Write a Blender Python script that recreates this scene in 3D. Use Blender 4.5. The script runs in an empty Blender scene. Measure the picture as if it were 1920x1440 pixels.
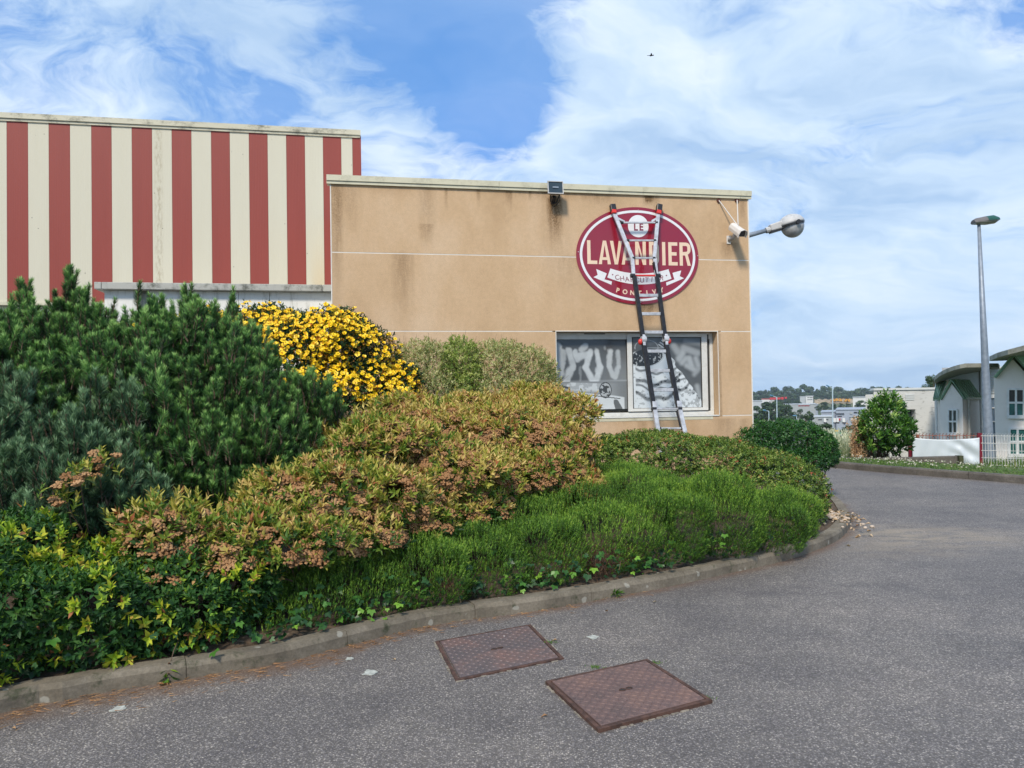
import bpy, bmesh, math, random
import numpy as np
from mathutils import Vector, Matrix

# ------------------------------------------------------------------ camera
FOC = 1442.0
TH = math.atan(28 / FOC); PH = math.radians(0.95)
FW = np.array([0, math.cos(TH), math.sin(TH)])
_r0 = np.array([1.0, 0, 0]); _u0 = np.array([0, -math.sin(TH), math.cos(TH)])
RT = _r0 * math.cos(PH) - _u0 * math.sin(PH)
UP = _u0 * math.cos(PH) + _r0 * math.sin(PH)
EYE = np.array([0, 0, 1.6])
scene = bpy.context.scene
C = scene.collection
cam = bpy.data.objects.new('camera', bpy.data.cameras.new('camera')); C.objects.link(cam)
cam.data.sensor_width = 36; cam.data.lens = 36 * FOC / 1920
cam.data.clip_start = 0.05; cam.data.clip_end = 6000
m = Matrix.Identity(4)
for i in range(3):
    m[i][0] = RT[i]; m[i][1] = UP[i]; m[i][2] = -FW[i]; m[i][3] = EYE[i]
cam.matrix_world = m
scene.camera = cam
# ------------------------------------------------------------------ light
SUN_EL, SUN_AZ = 45.0, 198.0          # elevation, compass azimuth from +Y towards +X
sun = bpy.data.objects.new('sun', bpy.data.lights.new('sun', 'SUN')); C.objects.link(sun)
sun.data.energy = 2.7; sun.data.angle = math.radians(9); sun.data.color = (1.0, 0.90, 0.77)
sd = Vector((math.sin(math.radians(SUN_AZ)) * math.cos(math.radians(SUN_EL)),
             math.cos(math.radians(SUN_AZ)) * math.cos(math.radians(SUN_EL)), math.sin(math.radians(SUN_EL))))
sun.rotation_euler = sd.to_track_quat('Z', 'Y').to_euler()
sun.location = (5, -10, 20)
scene.view_settings.view_transform = 'Standard'
scene.view_settings.look = 'None'
scene.view_settings.exposure = 0.52
scene.view_settings.gamma = 1
scene.view_settings.use_curve_mapping = False
scene.cycles.max_bounces = 6
scene.cycles.transparent_max_bounces = 8
scene.cycles.volume_bounces = 0


class NT:
    """small helper for building node trees"""
    def __init__(s, tree): s.t = tree; s.n = tree.nodes; s.l = tree.links
    def new(s, typ, **kw):
        nd = s.n.new(typ)
        for k, v in kw.items():
            if k in nd.inputs: s.put(nd.inputs[k], v)
            else: setattr(nd, k, v)
        return nd
    def put(s, sock, v):
        if hasattr(v, 'is_linked') or isinstance(v, bpy.types.NodeSocket): s.l.new(v, sock)
        else: sock.default_value = v
    def math(s, op, a, b=0.0, c=None, clamp=False):
        nd = s.n.new('ShaderNodeMath'); nd.operation = op; nd.use_clamp = clamp
        s.put(nd.inputs[0], a); s.put(nd.inputs[1], b)
        if c is not None: s.put(nd.inputs[2], c)
        return nd.outputs[0]
    def vmath(s, op, a, b=(0, 0, 0), out=0):
        nd = s.n.new('ShaderNodeVectorMath'); nd.operation = op
        s.put(nd.inputs[0], a); s.put(nd.inputs[1], b)
        return nd.outputs[out]
    def mix(s, f, a, b, blend='MIX'):
        nd = s.n.new('ShaderNodeMix'); nd.data_type = 'RGBA'; nd.blend_type = blend
        s.put(nd.inputs[0], f)
        for i, v in ((6, a), (7, b)):
            if isinstance(v, tuple) and len(v) == 3: v = v + (1,)
            s.put(nd.inputs[i], v)
        return nd.outputs[2]
    def noise(s, vec, scale, detail=4, rough=0.55, dist=0.0, out=0):
        nd = s.n.new('ShaderNodeTexNoise'); s.put(nd.inputs['Vector'], vec)
        nd.inputs['Scale'].default_value = scale; nd.inputs['Detail'].default_value = detail
        nd.inputs['Roughness'].default_value = rough; nd.inputs['Distortion'].default_value = dist
        return nd.outputs[out]
    def voro(s, vec, scale, feature='F1', out='Distance', rnd=1.0):
        nd = s.n.new('ShaderNodeTexVoronoi'); nd.feature = feature; s.put(nd.inputs['Vector'], vec)
        nd.inputs['Scale'].default_value = scale; nd.inputs['Randomness'].default_value = rnd
        return nd.outputs[out]
    def ramp(s, f, stops, interp='LINEAR'):
        nd = s.n.new('ShaderNodeValToRGB'); s.put(nd.inputs[0], f); r = nd.color_ramp; r.interpolation = interp
        while len(r.elements) < len(stops): r.elements.new(0.5)
        for e, (p, c) in zip(r.elements, stops):
            e.position = p
            e.color = (c, c, c, 1) if isinstance(c, (int, float)) else (c[0], c[1], c[2], 1)
        return nd.outputs[0]
    def smooth(s, v, a, b):
        nd = s.n.new('ShaderNodeMapRange'); nd.interpolation_type = 'SMOOTHSTEP'
        s.put(nd.inputs[0], v); nd.inputs[1].default_value = a; nd.inputs[2].default_value = b
        return nd.outputs[0]
    def objco(s): return s.n.new('ShaderNodeTexCoord').outputs['Object']
    def scaled(s, v, sc): return s.vmath('MULTIPLY', v, sc)
    def sep(s, v):
        nd = s.n.new('ShaderNodeSeparateXYZ'); s.put(nd.inputs[0], v); return nd.outputs
    def comb(s, x, y, z):
        nd = s.n.new('ShaderNodeCombineXYZ'); s.put(nd.inputs[0], x); s.put(nd.inputs[1], y); s.put(nd.inputs[2], z)
        return nd.outputs[0]


# ------------------------------------------------------------------ sky
world = bpy.data.worlds.new('World'); scene.world = world; world.use_nodes = True
w = NT(world.node_tree); w.n.clear()
out = w.new('ShaderNodeOutputWorld'); bg = w.new('ShaderNodeBackground'); w.l.new(bg.outputs[0], out.inputs[0])
bg.inputs['Strength'].default_value = 0.1
sky = w.n.new('ShaderNodeTexSky'); sky.sky_type = 'NISHITA'; sky.sun_disc = False
sky.sun_elevation = math.radians(SUN_EL); sky.sun_rotation = math.radians(SUN_AZ)
sky.air_density = 1.0; sky.dust_density = 0.6; sky.ozone_density = 2.5
d = w.n.new('ShaderNodeTexCoord').outputs['Generated']
dx, dy, dz = w.sep(d)
den = w.math('ADD', w.math('MAXIMUM', dz, 0.0), 0.30)
uv = w.comb(w.math('DIVIDE', dx, den), w.math('DIVIDE', dy, den), w.math('MULTIPLY', dz, 1.2))
warp = w.noise(uv, 1.6, 4, 0.55, out=1)
uvw = w.vmath('ADD', uv, w.vmath('MULTIPLY', w.vmath('SUBTRACT', warp, (0.5, 0.5, 0.5)), (0.75, 0.75, 0)))
n1 = w.noise(w.scaled(uvw, (1.0, 1.15, 1)), 2.6, 10, 0.55)
n2 = w.noise(w.scaled(uvw, (1.0, 1.5, 1)), 11.0, 9, 0.66)
cov = w.math('ADD', w.math('MULTIPLY', n1, 0.66), w.math('MULTIPLY', n2, 0.34))


def skydir(px, py):
    v = FW * FOC + RT * (px - 960) + UP * (720 - py)
    return tuple(v / np.linalg.norm(v))


# broad openings (negative) and banks (positive) in the cloud sheet: direction, cosine radius, weight
bias = 0.0
for (px, py, deg, wt) in [(860, 60, 7, -0.13), (720, 20, 5, -0.07), (930, 150, 4, -0.10), (430, 60, 5, -0.07), (600, 205, 4, -0.10), (320, 170, 3.5, -0.06), (1010, 10, 5, -0.10), (880, 240, 4, -0.07), (1330, 20, 3, -0.05),
                          (1300, 330, 15, 0.06), (1650, 150, 16, 0.03), (1560, 330, 5, -0.05), (1720, 300, 4, -0.05), (1500, 90, 4, -0.04), (1850, 60, 4, -0.05), (1130, 130, 5, 0.09), (470, 130, 5, 0.05), (90, 60, 9, 0.10), (1800, 480, 9, 0.08), (760, 285, 4, 0.08), (600, 110, 4, 0.07), (100, 170, 5, -0.05), (30, 90, 4, -0.04), (1500, 620, 10, 0.05)]:
    dt = w.vmath('DOT_PRODUCT', d, skydir(px, py), out=1)
    c0 = math.cos(math.radians(deg * 1.6)); c1 = 1.0
    bias = w.math('ADD', bias, w.math('MULTIPLY', w.smooth(dt, c0, c1), wt))
# away from the pictured part the sheet stays broken cloud
cov2 = w.math('ADD', cov, bias)
mask = w.smooth(cov2, 0.30, 0.60)
shade = w.noise(w.vmath('ADD', w.scaled(uvw, (1.0, 1.7, 1)), (7, 3, 0)), 2.2, 8, 0.58)
cl = w.ramp(w.math('ADD', shade, w.math('MULTIPLY', w.smooth(dz, 0.30, 0.05), 0.02)), [(0.34, (6.3, 7.1, 8.0)), (0.50, (4.75, 5.95, 7.3)), (0.66, (3.3, 4.6, 6.4))])
skyc = w.mix(1.0, w.mix(1.0, sky.outputs[0], (0.035, 0.24, 0.50), 'MULTIPLY'), (0.06, 1.2, 3.5), 'ADD')
hz = w.smooth(dz, 0.26, 0.0)
veil = w.math('MULTIPLY', w.smooth(w.noise(uvw, 0.9, 6, 0.5), 0.25, 0.7), 0.35)
col = w.mix(w.math('MAXIMUM', w.math('MULTIPLY', mask, 0.95), veil), skyc, cl)
col = w.mix(w.math('MULTIPLY', hz, 0.40), col, (3.9, 5.3, 7.1))
w.l.new(col, bg.inputs['Color'])


# ------------------------------------------------------------------ geometry helpers
def ray(px, py): return FW * FOC + RT * (px - 960) + UP * (720 - py)
def P(px, py, Y):
    v = ray(px, py); return EYE + v * (Y / v[1])
def PZ(px, py, z=0.0):
    v = ray(px, py); return EYE + v * ((z - 1.6) / v[2])
ANG = math.radians(11.1)
UU = np.array([math.cos(ANG), math.sin(ANG), 0]); NN = np.array([math.sin(ANG), -math.cos(ANG), 0])
ORG = P(1411, 800, 11.97); ORG[2] = 0
def PF(px, py, off=0.0):
    """facade coordinates (u, z) of the sight line's crossing with the plane off metres in front of the facade"""
    v = ray(px, py); t = ((ORG + NN * off - EYE) @ NN) / (v @ NN); p = EYE + v * t
    return float((p - ORG) @ UU), float(p[2])


class MB:
    def __init__(s): s.v = []; s.f = []; s.m = []
    def add(s, vs, fs, mi=0):
        b = len(s.v); s.v += [tuple(map(float, p)) for p in vs]
        s.f += [tuple(b + i for i in f) for f in fs]; s.m += [mi] * len(fs)
        return s
    def box(s, x0, x1, y0, y1, z0, z1, mi=0):
        return s.add([(x0, y0, z0), (x1, y0, z0), (x1, y1, z0), (x0, y1, z0), (x0, y0, z1), (x1, y0, z1), (x1, y1, z1), (x0, y1, z1)],
                     [(0, 3, 2, 1), (4, 5, 6, 7), (0, 1, 5, 4), (1, 2, 6, 5), (2, 3, 7, 6), (3, 0, 4, 7)], mi)
    def beam(s, a, b, w_, h_, up=(0, 0, 1), mi=0, w2=None, h2=None):
        a = Vector(a); b = Vector(b); d_ = (b - a).normalized(); u_ = Vector(up)
        if abs(d_.dot(u_)) > .98: u_ = Vector((0, 1, 0))
        x = d_.cross(u_).normalized(); y = x.cross(d_).normalized(); vs = []
        for p, ww, hh in ((a, w_, h_), (b, w2 or w_, h2 or h_)):
            for sx, sy in ((-1, -1), (1, -1), (1, 1), (-1, 1)): vs.append(p + x * sx * ww / 2 + y * sy * hh / 2)
        return s.add(vs, [(3, 2, 1, 0), (4, 5, 6, 7), (0, 1, 5, 4), (1, 2, 6, 5), (2, 3, 7, 6), (3, 0, 4, 7)], mi)
    def tube(s, pts, r, n=8, mi=0, cap=True):
        pts = [Vector(p) for p in pts]; rs = r if isinstance(r, (list, tuple)) else [r] * len(pts)
        b = len(s.v); prev = None
        for i, p in enumerate(pts):
            t = (pts[min(i + 1, len(pts) - 1)] - pts[max(i - 1, 0)]).normalized()
            if prev is None: x = t.orthogonal().normalized()
            else: x = (prev - t * prev.dot(t)).normalized()
            prev = x; y = t.cross(x)
            for k in range(n):
                a = 2 * math.pi * k / n; s.v.append(tuple(p + (x * math.cos(a) + y * math.sin(a)) * rs[i]))
        for i in range(len(pts) - 1):
            for k in range(n):
                s.f.append((b + i * n + k, b + i * n + (k + 1) % n, b + (i + 1) * n + (k + 1) % n, b + (i + 1) * n + k)); s.m.append(mi)
        if cap:
            s.f.append(tuple(b + k for k in reversed(range(n)))); s.m.append(mi)
            e = b + (len(pts) - 1) * n; s.f.append(tuple(e + k for k in range(n))); s.m.append(mi)
        return s
    def prism(s, bottom, top, mi=0):
        n = len(bottom)
        return s.add(list(bottom) + list(top), [tuple(reversed(range(n))), tuple(range(n, 2 * n))] +
                     [(i, (i + 1) % n, n + (i + 1) % n, n + i) for i in range(n)], mi)
    def ell(s, c, r, nu=12, nv=8, mi=0, M=None):
        b = len(s.v)
        for j in range(nv + 1):
            ph = math.pi * j / nv
            for i in range(nu):
                a = 2 * math.pi * i / nu
                p = Vector((r[0] * math.sin(ph) * math.cos(a), r[1] * math.sin(ph) * math.sin(a), r[2] * math.cos(ph)))
                if M is not None: p = M @ p
                s.v.append(tuple(p + Vector(c)))
        for j in range(nv):
            for i in range(nu):
                s.f.append((b + j * nu + i, b + (j + 1) * nu + i, b + (j + 1) * nu + (i + 1) % nu, b + j * nu + (i + 1) % nu)); s.m.append(mi)
        return s
    def build(s, name, mats, parent=None, smooth=False, bevel=0.0, seg=1):
        me = bpy.data.meshes.new(name); me.from_pydata(s.v, [], s.f)
        if not isinstance(mats, (list, tuple)): mats = [mats]
        for x in mats: me.materials.append(x)
        me.polygons.foreach_set('material_index', s.m)
        if smooth: me.polygons.foreach_set('use_smooth', [True] * len(s.f))
        me.update()
        bm = bmesh.new(); bm.from_mesh(me)
        if smooth: bmesh.ops.remove_doubles(bm, verts=bm.verts, dist=1e-5)
        bmesh.ops.recalc_face_normals(bm, faces=bm.faces); bm.to_mesh(me); bm.free()
        o = bpy.data.objects.new(name, me); C.objects.link(o)
        if parent is not None: o.parent = parent
        if bevel:
            b = o.modifiers.new('bevel', 'BEVEL'); b.width = bevel; b.segments = seg; b.limit_method = 'ANGLE'
        return o


def tag(o, label=None, cat=None, group=None, kind=None):
    if label: o['label'] = label
    if cat: o['category'] = cat
    if group: o['group'] = group
    if kind: o['kind'] = kind
    return o
def empty(name, loc=(0, 0, 0), rz=0.0):
    o = bpy.data.objects.new(name, None); C.objects.link(o); o.location = tuple(map(float, loc)); o.rotation_euler = (0, 0, rz)
    o.empty_display_size = .2
    return o


# ------------------------------------------------------------------ materials
def mat(name, fn=None, col=(0.5, 0.5, 0.5), rough=0.6, metal=0.0, spec=0.5, var=0.12, vscale=6.0, bump=0.0, bscale=60.0, coat=0.0, sub=None):
    """procedural material: base colour with noise variation and fine relief; fn(nt, co) may return (colour, height, roughness)"""
    m_ = bpy.data.materials.new(name); m_.use_nodes = True
    t = NT(m_.node_tree); b = t.n['Principled BSDF']; co = t.objco()
    h = None; r = rough
    if fn:
        res = fn(t, co); c = res[0]
        if len(res) > 1 and res[1] is not None: h = res[1]
        if len(res) > 2 and res[2] is not None: r = res[2]
    else:
        nz = t.noise(co, vscale, 6, 0.6)
        c = t.mix(t.smooth(nz, 0.3, 0.7), tuple(x * (1 - var) for x in col), tuple(min(1, x * (1 + var)) for x in col))
    if isinstance(c, tuple): c = c + (1,) if len(c) == 3 else c
    t.put(b.inputs['Base Color'], c)
    t.put(b.inputs['Roughness'], r)
    b.inputs['Metallic'].default_value = metal
    b.inputs['Specular IOR Level'].default_value = spec
    if coat: b.inputs['Coat Weight'].default_value = coat; b.inputs['Coat Roughness'].default_value = 0.04
    if h is None and bump: h = t.noise(co, bscale, 5, 0.6)
    if h is not None:
        bp = t.new('ShaderNodeBump'); t.put(bp.inputs['Height'], h)
        bp.inputs['Strength'].default_value = 0.6; bp.inputs['Distance'].default_value = bump or 0.004
        t.l.new(bp.outputs[0], b.inputs['Normal'])
    return m_


M = {}
def asphalt_fn(t, co):
    v1 = t.voro(co, 105.0, out='Color'); v1d = t.voro(co, 105.0)
    v2 = t.voro(t.vmath('ADD', co, (3.3, 1.7, 0)), 175.0, out='Color')
    r1 = t.sep(v1)[0]; r2 = t.sep(v2)[1]
    stone = t.ramp(r1, [(0.0, (0.030, 0.030, 0.034)), (0.38, (0.062, 0.061, 0.067)), (0.62, (0.115, 0.112, 0.120)), (0.88, (0.195, 0.19, 0.19)), (0.98, (0.34, 0.33, 0.31))])
    fine = t.ramp(r2, [(0.0, (0.038, 0.038, 0.042)), (0.6, (0.095, 0.093, 0.10)), (0.95, (0.27, 0.265, 0.26))])
    gap = t.smooth(v1d, 0.25, 0.62)
    c = t.mix(0.42, stone, fine)
    c = t.mix(t.math('MULTIPLY', gap, .8), c, (0.05, 0.048, 0.046))
    c = t.mix(1.0, c, (1.98, 1.83, 1.64), 'MULTIPLY')
    big = t.noise(co, 0.55, 5, 0.6); mid = t.noise(co, 2.6, 5, 0.65)
    c = t.mix(1.0, c, t.ramp(big, [(0.32, (0.80, 0.80, 0.82)), (0.5, (1.0, 1.0, 1.0)), (0.7, (1.30, 1.28, 1.24))]), 'MULTIPLY')
    c = t.mix(1.0, c, t.ramp(mid, [(0.3, (0.84, 0.83, 0.85)), (0.7, (1.18, 1.17, 1.14))]), 'MULTIPLY')
    # pale dust washed out in front of the bed's nose, and brown litter dust along its kerb
    x, y, z = t.sep(co)
    dn = t.noise(t.scaled(co, (1.0, 2.2, 1)), 2.2, 6, 0.7)
    def spot(cx, cy, rx, ry):
        a = t.math('DIVIDE', t.math('SUBTRACT', x, cx), rx); b_ = t.math('DIVIDE', t.math('SUBTRACT', y, cy), ry)
        return t.math('SUBTRACT', 1.0, t.math('ADD', t.math('MULTIPLY', a, a), t.math('MULTIPLY', b_, b_)), clamp=True)
    for (cx, cy, rx, ry, k, colr) in [(4.5, 8.6, 1.3, 0.9, 0.75, (0.33, 0.27, 0.19)), (3.9, 7.8, 0.9, 0.5, 0.55, (0.27, 0.22, 0.16)), (5.3, 7.2, 1.6, 1.0, 0.25, (0.25, 0.23, 0.2)),
                                      (2.3, 6.3, 1.5, 0.25, 0.35, (0.05, 0.04, 0.045)), (3.4, 4.8, 1.2, 0.25, 0.45, (0.035, 0.034, 0.036))]:
        f = t.math('MULTIPLY', t.math('MULTIPLY', spot(cx, cy, rx, ry), t.smooth(dn, 0.36, 0.62)), k)
        c = t.mix(f, c, colr)
    at = t.new('ShaderNodeAttribute', attribute_name='edge').outputs['Fac']
    f = t.math('MULTIPLY', t.smooth(t.math('ADD', at, t.math('MULTIPLY', t.math('SUBTRACT', dn, 0.5), 0.9)), 0.25, 0.95), 0.8)
    c = t.mix(f, c, t.mix(t.noise(co, 30, 4, 0.7), (0.075, 0.052, 0.042), (0.20, 0.115, 0.06)))
    h = t.math('SUBTRACT', t.math('MULTIPLY', r1, 0.7), v1d)
    return c, h, t.ramp(r1, [(0, 0.75), (1, 0.55)])
M['asphalt'] = mat('asphalt', asphalt_fn, bump=0.006)
def kerb_fn(t, co):
    g = t.new('ShaderNodeNewGeometry').outputs['Position']
    n = t.noise(g, 3.0, 7, 0.65); n2 = t.noise(g, 55, 4, 0.7)
    c = t.ramp(n, [(0.3, (0.095, 0.08, 0.058)), (0.5, (0.17, 0.145, 0.105)), (0.75, (0.27, 0.235, 0.18))])
    c = t.mix(t.smooth(t.noise(g, 7, 5, .7), .55, .72), c, (0.055, 0.06, 0.03))
    c = t.mix(1.0, c, t.ramp(n2, [(0.3, 0.75), (0.7, 1.2)]), 'MULTIPLY')
    li = t.smooth(t.voro(t.vmath('ADD', g, t.scaled(t.noise(g, 9, 3, out=1), (.08, .08, .08))), 7.0), 0.17, 0.11)
    c = t.mix(t.math('MULTIPLY', li, 0.55), c, (0.40, 0.39, 0.33))
    return c, n2, 0.9
M['kerb'] = mat('kerb_concrete', kerb_fn, bump=0.004)
def darkkerb_fn(t, co):
    g = t.new('ShaderNodeNewGeometry').outputs['Position']
    n = t.noise(g, 2.2, 7, 0.7); n2 = t.noise(g, 40, 4, 0.7)
    c = t.ramp(n, [(0.3, (0.07, 0.062, 0.052)), (0.6, (0.14, 0.125, 0.105)), (0.78, (0.24, 0.21, 0.18))])
    return t.mix(1.0, c, t.ramp(n2, [(0.3, 0.7), (0.7, 1.25)]), 'MULTIPLY'), n2, 0.9
M['kerb_dark'] = mat('weathered_concrete', darkkerb_fn, bump=0.005)
def soil_fn(t, co):
    n = t.noise(co, 5, 8, 0.7); n2 = t.voro(co, 42, out='Color')
    c = t.ramp(n, [(0.3, (0.035, 0.024, 0.016)), (0.7, (0.11, 0.075, 0.045))])
    return t.mix(0.35, c, t.ramp(t.sep(n2)[0], [(0, (0.02, 0.015, 0.01)), (0.8, (0.13, 0.085, 0.05)), (1, (0.3, 0.24, 0.17))])), n, 0.95
M['soil'] = mat('bark_soil', soil_fn, bump=0.02)
def ground_fn(t, co):
    n = t.noise(co, 0.05, 6, 0.6); n2 = t.noise(co, 1.5, 6, 0.7)
    c = t.ramp(n, [(0.35, (0.05, 0.085, 0.025)), (0.55, (0.10, 0.12, 0.04)), (0.7, (0.2, 0.18, 0.09))])
    return t.mix(1.0, c, t.ramp(n2, [(0.3, 0.7), (0.7, 1.25)]), 'MULTIPLY'), n2, 0.95
M['ground'] = mat('field_ground', ground_fn, bump=0.03)


# stains on the tan render: local coordinates x = u along the facade, z = height
STAINS = []
def _st(px, py0, py1, wpx, k):
    u, z0 = PF(px, py0); _, z1 = PF(px, py1); u2, _ = PF(px + wpx, py0)
    STAINS.append((u, z0, z0 - z1, u2 - u, k))
for a in [(1040, 372, 470, 17, 0.95), (1038, 368, 392, 9, 1.0), (1219, 366, 392, 20, 0.9), (1215, 368, 384, 9, 0.9), (1214, 570, 625, 24, 0.75), (1368, 455, 500, 20, 0.6), (1300, 366, 388, 26, 0.35), (1392, 375, 440, 9, 0.5),
          (630, 344, 640, 14, 0.55), (655, 346, 470, 26, 0.3), (800, 350, 480, 20, 0.30), (836, 350, 395, 4, 0.6), (897, 352, 395, 5, 0.5), (952, 354, 395, 6, 0.5), (958, 356, 400, 3, 0.5), (993, 356, 380, 4, 0.45), (1125, 364, 395, 40, 0.3), (730, 345, 372, 60, 0.3), (900, 348, 366, 120, 0.3), (1045, 360, 380, 150, 0.35), (1040, 370, 620, 34, 0.22),
          (755, 475, 640, 24, 0.42), (800, 420, 470, 16, 0.35), (1080, 480, 600, 40, 0.2), (1360, 785, 860, 25, 0.35), (1205, 790, 840, 12, 0.35), (1395, 785, 840, 12, 0.3), (1150, 783, 800, 90, 0.3)]:
    _st(*a)
def tan_fn(t, co):
    g = co; x, y, z = t.sep(g)
    n = t.noise(t.scaled(g, (1, 1, 0.6)), 1.1, 6, 0.6); fine = t.noise(g, 95, 5, 0.75); midn = t.noise(g, 16, 5, 0.7)
    c = t.ramp(n, [(0.32, (0.49, 0.33, 0.185)), (0.5, (0.57, 0.395, 0.235)), (0.68, (0.62, 0.45, 0.29))])
    c = t.mix(1.0, c, t.ramp(fine, [(0.28, 0.66), (0.46, 0.98), (0.7, 1.14)]), 'MULTIPLY')
    c = t.mix(1.0, c, t.ramp(midn, [(0.3, 0.93), (0.7, 1.06)]), 'MULTIPLY')
    pit = t.smooth(t.noise(t.scaled(g, (1, 1, 1.6)), 60, 3, 0.6), 0.66, 0.74)
    c = t.mix(t.math('MULTIPLY', pit, 0.45), c, (0.16, 0.10, 0.055))
    streak = t.noise(t.scaled(g, (1, 1, 0.16)), 13, 6, 0.72); speck = t.noise(g, 42, 4, 0.8)
    tot = 0.0
    for (u, z0, ln, wd, k) in STAINS:
        a = t.math('DIVIDE', t.math('SUBTRACT', x, u), max(wd, 0.01)); side = t.math('SUBTRACT', 1.0, t.math('MULTIPLY', a, a), clamp=True)
        dn_ = t.math('DIVIDE', t.math('SUBTRACT', z0, z), ln)
        v = t.math('MULTIPLY', t.smooth(dn_, -0.04, 0.03), t.smooth(dn_, 1.05, 0.0))
        tot = t.math('ADD', tot, t.math('MULTIPLY', t.math('MULTIPLY', side, v), k))
    nn = t.math('ADD', t.math('MULTIPLY', streak, 0.7), t.math('MULTIPLY', speck, 0.55))
    f = t.math('MULTIPLY', tot, t.smooth(nn, 0.38, 0.74), clamp=True)
    c = t.mix(t.math('MULTIPLY', f, 1.25, clamp=True), c, (0.20, 0.115, 0.05))
    dark = t.math('MULTIPLY', t.math('MULTIPLY', t.math('MULTIPLY', tot, tot), t.smooth(speck, 0.52, 0.62)), 0.75, clamp=True)
    c = t.mix(dark, c, (0.05, 0.035, 0.025))
    return c, t.math('ADD', fine, t.math('MULTIPLY', midn, 0.6)), 0.92
M['tan'] = mat('tan_roughcast', tan_fn, bump=0.006)
def grime(base, dirt, sc=4.0, amt=0.6, stretch=(1, 1, 1), rough=0.55, bump=0.0):
    def fn(t, co):
        n = t.noise(t.scaled(co, stretch), sc, 8, 0.72); n2 = t.noise(co, sc * 12, 4, 0.7)
        f = t.math('MULTIPLY', t.smooth(t.math('ADD', n, t.math('MULTIPLY', n2, 0.25)), 0.58, 0.85), amt)
        return t.mix(f, base, dirt), n2, rough
    return mat('painted', fn, bump=bump or 0.001)
M['cap'] = grime((0.60, 0.57, 0.42), (0.13, 0.12, 0.08), 5, 0.35); M['cap'].name = 'cream_metal_flashing'
M['cap_dirty'] = grime((0.56, 0.53, 0.40), (0.10, 0.10, 0.07), 3.5, 0.95, (1, 1, 2)); M['cap_dirty'].name = 'lichened_flashing'
M['joint'] = mat('white_joint', col=(0.72, 0.69, 0.62), var=0.08, rough=0.7)
M['concrete'] = grime((0.42, 0.42, 0.38), (0.06, 0.065, 0.05), 5, 0.95, (1, 1, 1), 0.9, 0.003); M['concrete'].name = 'aged_concrete'
def redpan(t, co):
    n = t.noise(t.scaled(co, (3, 3, 0.3)), 2, 4); rib = t.math('SINE', t.math('MULTIPLY', t.sep(co)[0], 260))
    return t.mix(n, (0.235, 0.036, 0.023), (0.285, 0.046, 0.030)), rib, 0.5
M['red_panel'] = mat('red_panel_paint', redpan, bump=0.0006)
def creampan(t, co):
    x, y, z = t.sep(co)
    n = t.noise(t.scaled(co, (3, 3, 0.3)), 2, 4); rib = t.math('SINE', t.math('MULTIPLY', x, 260))
    c = t.mix(n, (0.56, 0.525, 0.40), (0.61, 0.58, 0.46))
    sp = t.smooth(t.voro(co, 5.5), 0.055, 0.03); c = t.mix(t.math('MULTIPLY', sp, 0.8), c, (0.07, 0.06, 0.05))
    u0, _ = PF(297, 300, -2.0); a = t.math('DIVIDE', t.math('SUBTRACT', x, u0), 0.075)
    side = t.math('SUBTRACT', 1.0, t.math('MULTIPLY', a, a), clamp=True)
    st = t.math('MULTIPLY', side, t.smooth(t.noise(t.scaled(co, (1, 1, 0.25)), 30, 5, 0.8), 0.42, 0.66))
    c = t.mix(t.math('MULTIPLY', st, 0.6), c, (0.25, 0.18, 0.08))
    u1, _ = PF(600, 480, -2.0); a = t.math('DIVIDE', t.math('SUBTRACT', x, u1), 0.16); side = t.math('SUBTRACT', 1.0, t.math('MULTIPLY', a, a), clamp=True)
    c = t.mix(t.math('MULTIPLY', t.math('MULTIPLY', side, t.smooth(z, 4.4, 3.3)), 0.4), c, (0.55, 0.38, 0.16))
    return c, rib, 0.5
M['cream_panel'] = mat('cream_panel_paint', creampan, bump=0.0006)
def whitewall(t, co):
    x, y, z = t.sep(co)
    n = t.noise(co, 2.5, 6, 0.65); st = t.noise(t.scaled(co, (1, 1, 0.12)), 9, 6, 0.75)
    c = t.mix(n, (0.70, 0.70, 0.65), (0.80, 0.79, 0.74))
    f = t.math('MULTIPLY', t.math('MULTIPLY', t.smooth(st, 0.5, 0.75), t.smooth(z, 2.6, 3.25)), 0.8)
    return t.mix(f, c, (0.16, 0.15, 0.08)), n, 0.8
M['white_wall'] = mat('painted_concrete_wall', whitewall, bump=0.003)
M['dark'] = mat('dark_shadow_gap', col=(0.03, 0.028, 0.025), rough=0.8)
M['pvc'] = grime((0.66, 0.66, 0.62), (0.2, 0.18, 0.13), 7, 0.25, rough=0.35); M['pvc'].name = 'cream_lacquered_frame'
M['alu'] = mat('brushed_aluminium', col=(0.56, 0.56, 0.57), var=0.22, vscale=14, metal=0.4, rough=0.42)
M['blackpl'] = mat('black_plastic', col=(0.018, 0.018, 0.02), rough=0.4)
M['blackal'] = mat('black_anodised', col=(0.03, 0.028, 0.028), rough=0.3, metal=0.4, var=0.3, vscale=20)
M['redpl'] = mat('red_plastic', col=(0.65, 0.035, 0.025), rough=0.35)
M['galv'] = mat('galvanised_grey', col=(0.24, 0.28, 0.33), var=0.15, vscale=9, rough=0.5, metal=0.3)
M['rust'] = mat('rusty_brown', col=(0.10, 0.03, 0.02), var=0.4, rough=0.85)
M['greypl'] = grime((0.50, 0.50, 0.49), (0.16, 0.15, 0.13), 8, 0.7); M['greypl'].name = 'weathered_grey_housing'
M['whitepl'] = grime((0.66, 0.63, 0.58), (0.3, 0.25, 0.2), 12, 0.4); M['whitepl'].name = 'cream_white_plastic'
M['glassy'] = mat('dark_lens', col=(0.015, 0.016, 0.02), rough=0.08, spec=0.8)
M['flood_glass'] = mat('floodlight_glass', col=(0.035, 0.05, 0.055), rough=0.12, spec=0.8)
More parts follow.
